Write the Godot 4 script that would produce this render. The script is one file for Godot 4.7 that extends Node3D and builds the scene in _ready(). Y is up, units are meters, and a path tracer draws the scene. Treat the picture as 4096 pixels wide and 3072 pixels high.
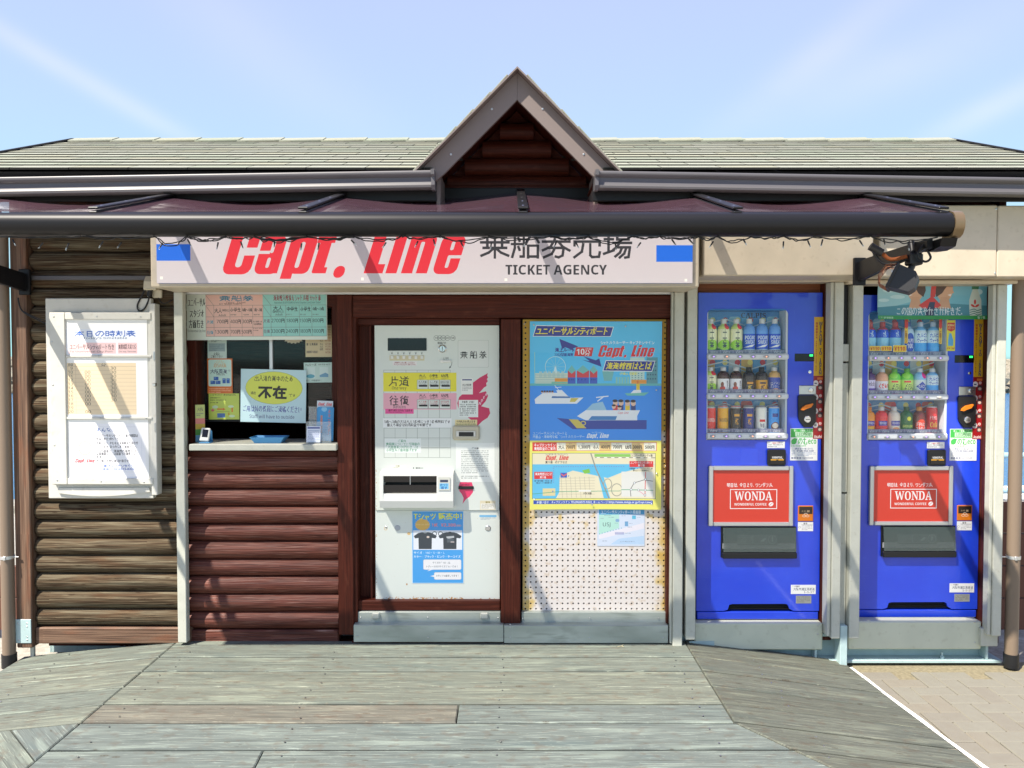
extends Node3D
# A small log-built ferry ticket kiosk on a quay: wooden ramp in front, smoked canopy above, two drink machines on its right.

const EYE := 1.70

var M := {}
var names := {}
var rng := RandomNumberGenerator.new()
var box_cache := {}


func _ready():
	rng.seed = 20
	make_camera_and_light()
	await make_materials()
	build_setting()
	build_deck()
	build_kiosk()
	build_roof()
	build_gutters()
	build_shutters()
	build_canopy()
	build_signs()
	build_window_bay()
	build_ticket_machine()
	build_pegboard()
	build_drink_machines()
	build_small_things()


func make_camera_and_light():
	var cam := Camera3D.new()
	cam.name = "camera"
	cam.position = Vector3(0, EYE, 4.485)
	cam.rotation_degrees = Vector3(-1.72, 0, 0)
	cam.fov = 51.28
	cam.near = 0.05
	cam.far = 6000.0
	add_child(cam)
	cam.current = true
	var env := Environment.new()
	env.background_mode = Environment.BG_SKY
	env.tonemap_mode = Environment.TONE_MAPPER_LINEAR
	env.tonemap_exposure = 2.05
	env.sdfgi_enabled = true
	env.ssao_enabled = true
	env.ssil_enabled = true
	var sky := Sky.new()
	sky.sky_material = make_sky()
	env.sky = sky
	env.background_energy_multiplier = 0.53
	var we := WorldEnvironment.new()
	we.name = "world"
	we.environment = env
	add_child(we)
	var sun := DirectionalLight3D.new()
	sun.name = "sun"
	sun.light_energy = 1.6
	sun.light_color = Color(1.0, 0.965, 0.91)
	sun.light_angular_distance = 0.55
	sun.shadow_enabled = true
	add_child(sun)
	sun.look_at_from_position(Vector3.ZERO, Vector3(0.52, -1.0, -0.5), Vector3.UP)


# ---------------------------------------------------------------- names and nodes

func numbered(called: String) -> String:
	if not names.has(called):
		names[called] = 0
		return called
	names[called] += 1
	return "%s_%03d" % [called, names[called]]


func thing(called: String, label: String, category: String, at := Vector3.ZERO, group := "") -> Node3D:
	var o := Node3D.new()
	o.name = numbered(called)
	add_child(o)
	o.position = at
	tag(o, label, category, group)
	return o


func tag(o: Node, label: String, category: String, group := "") -> Node:
	if label != "":
		o.set_meta("label", label)
	if category != "":
		o.set_meta("category", category)
	if group != "":
		o.set_meta("group", group)
	return o


func setting(called: String, mesh: Mesh, mat: Material) -> MeshInstance3D:
	var o := part(self, numbered(called), mesh, mat)
	o.set_meta("kind", "structure")
	return o


func part(parent: Node, called: String, mesh: Mesh, mat: Material, at := Vector3.ZERO) -> MeshInstance3D:
	var o := MeshInstance3D.new()
	o.name = called
	o.mesh = mesh
	if mat:
		o.material_override = mat
	o.position = at
	parent.add_child(o, true)
	return o


func node(parent: Node, called: String, at := Vector3.ZERO) -> Node3D:
	var o := Node3D.new()
	o.name = called
	o.position = at
	parent.add_child(o, true)
	return o


# ---------------------------------------------------------------- shapes

func new_st() -> SurfaceTool:
	var st := SurfaceTool.new()
	st.begin(Mesh.PRIMITIVE_TRIANGLES)
	return st


func uv_of(p: Vector3, long: int, off: Vector2) -> Vector2:
	return Vector2(p[long], p[(long + 1) % 3] + p[(long + 2) % 3]) + off


func tri(st: SurfaceTool, a: Vector3, b: Vector3, c: Vector3, n: Vector3, ua := Vector2.ZERO, ub := Vector2.ZERO, uc := Vector2.ZERO):
	var flip := (b - a).cross(c - a).dot(n) > 0.0
	for k in ([[a, ua], [c, uc], [b, ub]] if flip else [[a, ua], [b, ub], [c, uc]]):
		st.set_normal(n)
		st.set_uv(k[1])
		st.add_vertex(k[0])


func quad(st: SurfaceTool, a: Vector3, b: Vector3, c: Vector3, d: Vector3, n: Vector3, u := [Vector2.ZERO, Vector2.ZERO, Vector2.ZERO, Vector2.ZERO]):
	tri(st, a, b, c, n, u[0], u[1], u[2])
	tri(st, a, c, d, n, u[0], u[2], u[3])


# a box from lo to hi with chamfered edges; uv in metres, u along the axis called long
func bevel(st: SurfaceTool, lo: Vector3, hi: Vector3, r := 0.004, long := 0, off := Vector2.ZERO):
	var c := (lo + hi) / 2.0
	var h := (hi - lo) / 2.0
	r = minf(r, minf(h.x, minf(h.y, h.z)) * 0.8)
	for a in 3:
		var b := (a + 1) % 3
		var e := (a + 2) % 3
		for s in [-1.0, 1.0]:
			var n := Vector3.ZERO
			n[a] = s
			var q := []
			for k in [[-1, -1], [1, -1], [1, 1], [-1, 1]]:
				var p := Vector3.ZERO
				p[a] = s * h[a]
				p[b] = k[0] * (h[b] - r)
				p[e] = k[1] * (h[e] - r)
				q.append(c + p)
			quad(st, q[0], q[1], q[2], q[3], n, q.map(func(p): return uv_of(p, long, off)))
			if r < 0.0003:
				continue
			for s2 in [-1.0, 1.0]:
				var m := Vector3.ZERO
				m[a] = s
				m[b] = s2
				var g := []
				for k in [[0, -1], [0, 1], [1, 1], [1, -1]]:
					var p := Vector3.ZERO
					p[a] = s * (h[a] - (r if k[0] else 0.0))
					p[b] = s2 * (h[b] - (0.0 if k[0] else r))
					p[e] = k[1] * (h[e] - r)
					g.append(c + p)
				quad(st, g[0], g[1], g[2], g[3], m.normalized(), g.map(func(p): return uv_of(p, long, off)))
	if r >= 0.0003:
		for k in 8:
			var s := Vector3(1 if k & 1 else -1, 1 if k & 2 else -1, 1 if k & 4 else -1)
			tri(st, c + s * Vector3(h.x, h.y - r, h.z - r), c + s * Vector3(h.x - r, h.y, h.z - r), c + s * Vector3(h.x - r, h.y - r, h.z), s.normalized())


func box_mesh(size: Vector3, r := 0.004, long := 0, off := Vector2.ZERO) -> ArrayMesh:
	var key := [size.snapped(Vector3.ONE * 0.0005), r, long, off]
	if not box_cache.has(key):
		var st := new_st()
		bevel(st, -size / 2.0, size / 2.0, r, long, off)
		box_cache[key] = st.commit()
	return box_cache[key]


# a box part given by its corner coordinates
func slab(parent: Node, called: String, x0: float, x1: float, y0: float, y1: float, z0: float, z1: float, mat: Material, r := 0.004, long := -1) -> MeshInstance3D:
	var size := Vector3(absf(x1 - x0), absf(y1 - y0), absf(z1 - z0))
	if long < 0:
		long = 0 if size.x >= size.y and size.x >= size.z else (1 if size.y >= size.z else 2)
	var off := Vector2(rng.randf() * 5.0, rng.randf() * 3.0) if mat and mat.resource_name.begins_with("wood") else Vector2.ZERO
	var o := part(parent, called, box_mesh(size, r, long, off), mat, Vector3((x0 + x1) / 2, (y0 + y1) / 2, (z0 + z1) / 2))
	return o


# a print: a thin sheet whose front face shows the uv rectangle of an atlas
func sheet(parent: Node, called: String, x0: float, x1: float, y0: float, y1: float, z: float, mat: Material, uv := Rect2(0, 0, 1, 1), thick := 0.0015, curl := 0.0) -> MeshInstance3D:
	var st := new_st()
	var w := x1 - x0
	var h := y1 - y0
	var nx := 6 if curl > 0.0 else 1
	var ny := 6 if curl > 0.0 else 1
	var edge := uv.position + uv.size * Vector2(0.004, 0.5)
	for i in nx:
		for j in ny:
			var q := []
			var t := []
			for k in [[0, 0], [1, 0], [1, 1], [0, 1]]:
				var a := float(i + k[0]) / nx
				var b := float(j + k[1]) / ny
				var bulge: float = curl * (sin(a * PI * 2.0 + b * 2.0) * 0.35 + pow(absf(b - 0.5) * 2.0, 3.0) + 0.5 * pow(absf(a - 0.5) * 2.0, 4.0) + 0.3)
				q.append(Vector3(-w / 2 + a * w, h / 2 - b * h, thick + bulge))
				t.append(uv.position + uv.size * Vector2(a, b))
			var n: Vector3 = (q[1] - q[0]).cross(q[3] - q[0]).normalized()
			if n.z < 0:
				n = -n
			quad(st, q[0], q[1], q[2], q[3], n, t)
			var back := q.map(func(p): return p - Vector3(0, 0, thick))
			quad(st, back[0], back[1], back[2], back[3], -n, [edge, edge, edge, edge])
			for e in [[0, 1, j == 0, Vector3.UP], [1, 2, i == nx - 1, Vector3.RIGHT], [2, 3, j == ny - 1, Vector3.DOWN], [3, 0, i == 0, Vector3.LEFT]]:
				if e[2]:
					quad(st, q[e[0]], q[e[1]], back[e[1]], back[e[0]], e[3], [edge, edge, edge, edge])
	return part(parent, called, st.commit(), mat, Vector3((x0 + x1) / 2, (y0 + y1) / 2, z))


# a solid of revolution about y; profile is [radius, height] from the bottom up
func lathe(st: SurfaceTool, prof: Array, seg := 16, at := Vector3.ZERO, uv := Rect2(0, 0, 1, 1), squash := 1.0):
	var y0: float = prof[0][1]
	var y1: float = prof[-1][1]
	st.set_smooth_group(0)
	for i in prof.size() - 1:
		var r0: float = prof[i][0]
		var r1: float = prof[i + 1][0]
		var h0: float = prof[i][1]
		var h1: float = prof[i + 1][1]
		for k in seg:
			var q := []
			var t := []
			var ns := []
			for e in [[0, k], [0, k + 1], [1, k + 1], [1, k]]:
				var an = TAU * e[1] / seg
				var r := r1 if e[0] else r0
				var h := h1 if e[0] else h0
				q.append(at + Vector3(sin(an) * r, h, cos(an) * r * squash))
				var sx := clampf(sin(an) if cos(an) > -0.05 else signf(sin(an)), -1, 1)
				t.append(uv.position + uv.size * Vector2(0.5 + 0.5 * sx, (y1 - h) / (y1 - y0)))
				ns.append(Vector3(sin(an) * (h1 - h0), r0 - r1, cos(an) * (h1 - h0) / squash).normalized())
			for e in [[0, 1, 2], [0, 2, 3]]:
				if q[e[0]].distance_to(q[e[1]]) < 1e-6 or q[e[1]].distance_to(q[e[2]]) < 1e-6 or q[e[0]].distance_to(q[e[2]]) < 1e-6:
					continue
				var flip: bool = (q[e[1]] - q[e[0]]).cross(q[e[2]] - q[e[0]]).dot(ns[0]) > 0.0
				for v in ([e[0], e[2], e[1]] if flip else e):
					st.set_normal(ns[v])
					st.set_uv(t[v])
					st.add_vertex(q[v])


func tube(st: SurfaceTool, pts: Array, r: float, seg := 8, closed := false):
	var rings := []
	var n := pts.size()
	var up := Vector3.UP
	for i in n:
		var d: Vector3 = (pts[mini(i + 1, n - 1)] - pts[maxi(i - 1, 0)]).normalized()
		if absf(d.dot(up)) > 0.95:
			up = Vector3.RIGHT if absf(d.x) < 0.9 else Vector3.BACK
		var a := d.cross(up).normalized()
		var b := a.cross(d).normalized()
		up = b
		var ring := []
		for k in seg:
			var an := TAU * k / seg
			ring.append([pts[i] + (a * cos(an) + b * sin(an)) * r, a * cos(an) + b * sin(an)])
		rings.append(ring)
	for i in n - 1:
		for k in seg:
			var p00: Array = rings[i][k]
			var p01: Array = rings[i][(k + 1) % seg]
			var p10: Array = rings[i + 1][k]
			var p11: Array = rings[i + 1][(k + 1) % seg]
			for e in [[p00, p10, p11], [p00, p11, p01]]:
				var flip: bool = (e[1][0] - e[0][0]).cross(e[2][0] - e[0][0]).dot(e[0][1]) > 0.0
				for v in ([e[0], e[2], e[1]] if flip else e):
					st.set_normal(v[1])
					st.set_uv(Vector2(float(i) / n, float(k) / seg))
					st.add_vertex(v[0])
	for end in [0, n - 1]:
		var d: Vector3 = (pts[1] - pts[0]).normalized() * -1.0 if end == 0 else (pts[n - 1] - pts[n - 2]).normalized()
		for k in range(1, seg - 1):
			tri(st, rings[end][0][0], rings[end][k][0], rings[end][k + 1][0], d)


# a flat outline (x, y) pushed from z0 to z1
func prism(st: SurfaceTool, pts: PackedVector2Array, z0: float, z1: float, long := 0, off := Vector2.ZERO):
	var idx := Geometry2D.triangulate_polygon(pts)
	for k in range(0, idx.size(), 3):
		for f in [[z1, Vector3.BACK], [z0, Vector3.FORWARD]]:
			var v := []
			for j in 3:
				v.append(Vector3(pts[idx[k + j]].x, pts[idx[k + j]].y, f[0]))
			tri(st, v[0], v[1], v[2], f[1], uv_of(v[0], long, off), uv_of(v[1], long, off), uv_of(v[2], long, off))
	var clockwise := Geometry2D.is_polygon_clockwise(pts)
	for k in pts.size():
		var a := pts[k]
		var b := pts[(k + 1) % pts.size()]
		var n := Vector3(b.y - a.y, a.x - b.x, 0).normalized() * (-1.0 if clockwise else 1.0)
		var v := [Vector3(a.x, a.y, z0), Vector3(b.x, b.y, z0), Vector3(b.x, b.y, z1), Vector3(a.x, a.y, z1)]
		quad(st, v[0], v[1], v[2], v[3], n, v.map(func(p): return uv_of(p, long, off)))


# the same outline (z, y) pushed along x
func prism_x(st: SurfaceTool, pts: Array, x0: float, x1: float):
	var flat := PackedVector2Array()
	for p in pts:
		flat.append(Vector2(-p[0], p[1]))
	var tmp := new_st()
	prism(tmp, flat, x0, x1)
	st.append_from(tmp.commit(), 0, Transform3D(Basis(Vector3.UP, PI / 2), Vector3.ZERO))


# a rounded profile (z, y) drawn out along x, shaded smooth where its bends are gentle
func extrude(st: SurfaceTool, pts: Array, x0: float, x1: float):
	var n := pts.size()
	var p := []
	var area := 0.0
	for k in n:
		p.append(Vector2(pts[k][0], pts[k][1]))
	for k in n:
		area += p[k].cross(p[(k + 1) % n])
	var face := []
	for k in n:
		var d: Vector2 = (p[(k + 1) % n] - p[k]).normalized()
		face.append(Vector2(d.y, -d.x) * signf(area))
	for k in n:
		var m := (k + 1) % n
		var a: Vector2 = face[k]
		var b: Vector2 = face[k]
		if face[k].dot(face[(k + n - 1) % n]) > 0.6:
			a = (face[k] + face[(k + n - 1) % n]).normalized()
		if face[k].dot(face[m]) > 0.6:
			b = (face[k] + face[m]).normalized()
		var v := [[Vector3(x0, p[k].y, p[k].x), a], [Vector3(x1, p[k].y, p[k].x), a], [Vector3(x1, p[m].y, p[m].x), b], [Vector3(x0, p[m].y, p[m].x), b]]
		for e in [[0, 1, 2], [0, 2, 3]]:
			var flat_n := Vector3(0, face[k].y, face[k].x)
			var flip: bool = (v[e[1]][0] - v[e[0]][0]).cross(v[e[2]][0] - v[e[0]][0]).dot(flat_n) > 0.0
			for j in ([e[0], e[2], e[1]] if flip else e):
				st.set_normal(Vector3(0, v[j][1].y, v[j][1].x))
				st.set_uv(Vector2(v[j][0].x, v[j][0].y))
				st.add_vertex(v[j][0])
	var idx := Geometry2D.triangulate_polygon(PackedVector2Array(p))
	for k in range(0, idx.size(), 3):
		for s in [[x0, Vector3.LEFT], [x1, Vector3.RIGHT]]:
			tri(st, Vector3(s[0], p[idx[k]].y, p[idx[k]].x), Vector3(s[0], p[idx[k + 1]].y, p[idx[k + 1]].x), Vector3(s[0], p[idx[k + 2]].y, p[idx[k + 2]].x), s[1])


# a round log lying along x, uneven and rounded at its ends
func log_mesh(length: float, r: float, seed_: int, round_l := 0.03, round_r := 0.0) -> ArrayMesh:
	var st := new_st()
	var g := RandomNumberGenerator.new()
	g.seed = seed_
	var xs := []
	var rs := []
	if round_l > 0:
		for k in [[0.0, 0.35], [0.15, 0.66], [0.4, 0.87], [0.7, 0.97], [1.0, 1.0]]:
			xs.append(k[0] * round_l)
			rs.append(k[1])
	else:
		xs.append(0.0)
		rs.append(1.0)
	var n := 5
	for k in range(1, n):
		xs.append(lerpf(round_l, length - round_r, float(k) / n))
		rs.append(1.0 + g.randf_range(-0.018, 0.018))
	if round_r > 0:
		for k in [[1.0, 1.0], [0.7, 0.97], [0.4, 0.87], [0.15, 0.66], [0.0, 0.35]]:
			xs.append(length - k[0] * round_r)
			rs.append(k[1])
	else:
		xs.append(length)
		rs.append(1.0)
	var seg := 20
	var du := g.randf() * 7.0
	var dv := g.randf() * 5.0
	var lump := []
	for k in seg:
		lump.append(1.0 + g.randf_range(-0.012, 0.012))
	for i in xs.size() - 1:
		for k in seg:
			var q := []
			var t := []
			var ns := []
			for e in [[0, 0], [1, 0], [1, 1], [0, 1]]:
				var an: float = TAU * (k + e[1]) / seg
				var rr: float = r * rs[i + e[0]] * lump[(k + e[1]) % seg]
				q.append(Vector3(xs[i + e[0]], sin(an) * rr, cos(an) * rr))
				t.append(Vector2(xs[i + e[0]] + du, r * TAU * (k + e[1]) / seg + dv))
				var slope: float = (rs[i + 1] - rs[i]) * r / maxf(xs[i + 1] - xs[i], 0.001)
				ns.append(Vector3(-slope, sin(an), cos(an)).normalized())
			for e in [[0, 1, 2], [0, 2, 3]]:
				var flip: bool = (q[e[1]] - q[e[0]]).cross(q[e[2]] - q[e[0]]).dot(ns[0]) > 0.0
				for v in ([e[0], e[2], e[1]] if flip else e):
					st.set_normal(ns[v])
					st.set_uv(t[v])
					st.add_vertex(q[v])
	for end in [0, xs.size() - 1]:
		for k in range(1, seg - 1):
			var v := []
			for j in [0, k, k + 1]:
				var an: float = TAU * j / seg
				v.append(Vector3(xs[end], sin(an) * r * rs[end], cos(an) * r * rs[end]))
			tri(st, v[0], v[1], v[2], Vector3.LEFT if end == 0 else Vector3.RIGHT)
	return st.commit()


func screw(parent: Node, x: float, y: float, z: float, r := 0.005):
	if not box_cache.has("screw"):
		var st := new_st()
		lathe(st, [[1.0, 0.0], [1.0, 0.25], [0.7, 0.5], [0.0, 0.6]], 10)
		box_cache["screw"] = st.commit()
	var o := part(parent, "screw", box_cache["screw"], M.steel, Vector3(x, y, z))
	o.rotation.x = PI / 2
	o.scale = Vector3.ONE * r


# ---------------------------------------------------------------- printed matter: a small drawing board and a stroke alphabet

class Canvas:
	var im: Image
	var org: Vector2
	var k: Vector2
	var stack := []

	func _init(w: int, h: int, area: Rect2, bg: Color):
		im = Image.create(w, h, false, Image.FORMAT_RGBA8)
		im.fill(bg)
		org = area.position
		k = Vector2(w, h) / area.size

	func rect(x0: float, y0: float, x1: float, y1: float, c: Color):
		var a := (Vector2(x0, y0) - org) * k
		var b := (Vector2(x1, y1) - org) * k
		var p := Vector2i(roundi(a.x), roundi(a.y))
		im.fill_rect(Rect2i(p, (Vector2i(roundi(b.x), roundi(b.y)) - p).max(Vector2i.ONE)), c)

	func frame(x0: float, y0: float, x1: float, y1: float, w: float, c: Color):
		rect(x0, y0, x1, y0 + w, c)
		rect(x0, y1 - w, x1, y1, c)
		rect(x0, y0, x0 + w, y1, c)
		rect(x1 - w, y0, x1, y1, c)

	# even-odd fill of several closed outlines
	func fill(loops: Array, c: Color):
		var edges := []
		var lo := 1e9
		var hi := -1e9
		for loop in loops:
			var n: int = loop.size()
			var prev: Vector2 = (loop[n - 1] - org) * k
			for q in loop:
				var p: Vector2 = (q - org) * k
				if p.y != prev.y:
					edges.append([minf(p.y, prev.y), maxf(p.y, prev.y), p.x, p.y, (p.x - prev.x) / (p.y - prev.y)])
				lo = minf(lo, p.y)
				hi = maxf(hi, p.y)
				prev = p
		var wide := im.get_width()
		for y in range(maxi(0, roundi(lo)), mini(im.get_height(), roundi(hi) + 1)):
			var yc := y + 0.5
			var xs := []
			for e in edges:
				if yc >= e[0] and yc < e[1]:
					xs.append(e[2] + (yc - e[3]) * e[4])
			xs.sort()
			for j in range(0, xs.size() - 1, 2):
				var a := clampi(roundi(xs[j]), 0, wide)
				var b := clampi(roundi(xs[j + 1]), 0, wide)
				if b > a:
					im.fill_rect(Rect2i(a, y, b - a, 1), c)

	func poly(pts: Array, c: Color):
		fill([pts], c)

	func oval(cx: float, cy: float, rx: float, ry: float, c: Color, tilt := 0.0):
		var p := []
		for j in 28:
			var a := TAU * j / 28
			p.append(Vector2(cx, cy) + Vector2(cos(a) * rx, sin(a) * ry).rotated(tilt))
		fill([p], c)

	func ring(cx: float, cy: float, rx: float, ry: float, w: float, c: Color):
		var p := []
		var q := []
		for j in 32:
			var a := TAU * j / 32
			p.append(Vector2(cx + cos(a) * rx, cy + sin(a) * ry))
			q.append(Vector2(cx + cos(a) * (rx - w), cy + sin(a) * (ry - w)))
		fill([p, q], c)

	func line(pts: Array, w: float, c: Color):
		for j in pts.size() - 1:
			var a: Vector2 = pts[j]
			var b: Vector2 = pts[j + 1]
			var d := (b - a)
			d = d.normalized() if d.length() > 0 else Vector2.RIGHT
			var n := Vector2(-d.y, d.x) * w / 2
			var e := d * w * 0.38
			fill([[a - e + n, b + e + n, b + e - n, a - e - n]], c)

	func rounded(x0: float, y0: float, x1: float, y1: float, r: float, shear := 0.0, base := 0.0) -> Array:
		var p := []
		for q in [[x1 - r, y0 + r, -90], [x1 - r, y1 - r, 0], [x0 + r, y1 - r, 90], [x0 + r, y0 + r, 180]]:
			for j in 5:
				var a := deg_to_rad(q[2] + 22.5 * j)
				var v := Vector2(q[0] + cos(a) * r, q[1] + sin(a) * r)
				v.x += (base - v.y) * shear
				p.append(v)
		return p

	func block(x0: float, y0: float, x1: float, y1: float, r: float, c: Color, shear := 0.0, base := 0.0):
		fill([rounded(x0, y0, x1, y1, r, shear, base)], c)


var fonts := {}
var letter_cache := {}


func font_rid(kind: String) -> RID:
	if not fonts.has(kind):
		var f := SystemFont.new()
		f.font_names = PackedStringArray(["Droid Serif" if kind.begins_with("serif") else "Droid Sans"])
		f.font_weight = 700 if kind.ends_with("bold") else 400
		fonts[kind] = f
	return fonts[kind].get_rids()[0]


# outlines of a letter for a size of 64, baseline at 0, and its advance
func letter(kind: String, ch: String) -> Array:
	var key := kind + ch
	if not letter_cache.has(key):
		var ts := TextServerManager.get_primary_interface()
		var rid := font_rid(kind)
		var g := ts.font_get_glyph_index(rid, 64, ch.unicode_at(0), 0)
		var d := ts.font_get_glyph_contours(rid, 64, g)
		var loops := []
		var start := 0
		if d.has("contours"):
			for last in d.contours:
				var raw := []
				for j in range(start, last + 1):
					raw.append(d.points[j])
				start = last + 1
				var n := raw.size()
				var out := []
				for j in n:
					var p: Vector3 = raw[j]
					if p.z == 1.0:
						out.append(Vector2(p.x, p.y))
						continue
					var b: Vector3 = raw[(j + n - 1) % n]
					var e: Vector3 = raw[(j + 1) % n]
					var v := Vector2(p.x, p.y)
					var v0 := Vector2(b.x, b.y) if b.z == 1.0 else (Vector2(b.x, b.y) + v) / 2
					var v1 := Vector2(e.x, e.y) if e.z == 1.0 else (Vector2(e.x, e.y) + v) / 2
					for s in [0.33, 0.66, 1.0]:
						out.append(v0.lerp(v, s).lerp(v.lerp(v1, s), s))
				loops.append(out)
		letter_cache[key] = [loops, ts.font_get_glyph_advance(rid, 64, g).x]
	return letter_cache[key]


# the strokes of a Japanese sign on a 9 x 9 grid
func strokes(ch: String) -> Array:
	var code: String = SIGNS.get(ch, "")
	var marks := ""
	if code == "":
		for row in VOICED:
			var at: int = row[0].find(ch)
			if at >= 0:
				code = SIGNS.get(row[1][at], "")
				marks = row[2]
	if code == "":
		code = "1181 1119 8189 1989 1383 1585 5159 1787" if ch.unicode_at(0) >= 0x4e00 else ""
	var out := []
	for s in (code + marks).split(" ", false):
		var line := []
		for j in range(0, s.length() - 1, 2):
			line.append(Vector2(int(s[j]), int(s[j + 1])) / 9.0)
		out.append(line)
	return out


# writes s with the top of its line at y; o: w width factor, a alignment 0..1, b stroke weight, sh slant, f font, p pitch, v vertical
func write(c: Canvas, s: String, x: float, y: float, size: float, col: Color, o := {}):
	var w: float = o.get("w", 1.0)
	var weight: float = o.get("b", 0.1)
	var sh: float = o.get("sh", 0.0)
	var f: String = o.get("f", "sans")
	var vert: bool = o.get("v", false)
	var adv := []
	var total := 0.0
	for ch in s:
		var latin: bool = ch.unicode_at(0) < 0x250 or ch == "¥"
		var a: float = (letter(f, ch)[1] / 64.0 * 1.06 * w if latin else w * (0.72 if SMALL.has(ch) else 1.0)) * size
		if o.has("p"):
			a = o.p
		if vert:
			a = o.get("p", size)
		adv.append(a)
		total += a
	if o.has("fit"):
		var q: float = o.fit / total
		w *= q
		for j in adv.size():
			adv[j] *= q
		total = o.fit
	var at = 0.0 if vert else -total * o.get("a", 0.0)
	for j in s.length():
		var ch := s[j]
		var px = x + (0.0 if vert else at)
		var py = y + (at if vert else 0.0)
		at += adv[j]
		if ch == " " or ch == "　":
			continue
		if ch.unicode_at(0) < 0x250:
			var g := letter(f, ch)
			var k := size * 1.06 / 64.0
			if vert:
				px -= g[1] * k * w / 2
			var loops := []
			for loop in g[0]:
				var l := []
				for p in loop:
					l.append(Vector2(px + p.x * k * w - p.y * k * sh, py + size * 0.88 + p.y * k))
				loops.append(l)
			c.fill(loops, col)
			continue
		var sc := 0.66 if SMALL.has(ch) else 1.0
		var base: String = SMALL.get(ch, ch)
		var m := size * 0.93 * sc
		var oy := size * (0.34 if sc < 1.0 else 0.03)
		if vert:
			px -= size * w / 2
		for line in strokes(base):
			var l := []
			for p in line:
				var v := Vector2(px + (0.04 + p.x * 0.9) * m * w, py + oy + (0.03 + p.y * 0.94) * m)
				v.x += (py + size - v.y) * sh
				l.append(v)
			c.line(l, size * weight * (0.9 if sc < 1.0 else 1.0) * clampf(sqrt(w), 0.62, 1.0), col)


# rows of print too small to read: short dark strokes set like writing
func tiny_text(c: Canvas, x0: float, y0: float, x1: float, rows: int, pitch: float, size: float, col: Color, seed_ := 1):
	var g := RandomNumberGenerator.new()
	g.seed = seed_
	for r in rows:
		var x := x0
		var stop := lerpf(x0, x1, 1.0 if r < rows - 1 else 0.6)
		while x < stop - size * 0.7:
			var y := y0 + r * pitch
			c.rect(x, y + size * g.randf_range(0.0, 0.25), x + size * 0.75, y + size * 0.35, col)
			c.rect(x + size * g.randf_range(0.1, 0.5), y, x + size * 0.62, y + size, col)
			if g.randf() < 0.6:
				c.rect(x, y + size * 0.75, x + size * 0.7, y + size, col)
			x += size * (1.05 if g.randf() < 0.9 else 1.8)


func print_material(c: Canvas, rough := 0.5, coat := 0.0) -> StandardMaterial3D:
	var m := StandardMaterial3D.new()
	m.resource_name = "print"
	m.albedo_texture = ImageTexture.create_from_image(c.im)
	m.texture_repeat = false
	m.roughness = rough
	if coat > 0:
		m.clearcoat_enabled = true
		m.clearcoat = coat
		m.clearcoat_roughness = 0.12
	return m


func rgb(r: int, g: int, b: int) -> Color:
	return Color8(r, g, b)


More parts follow.
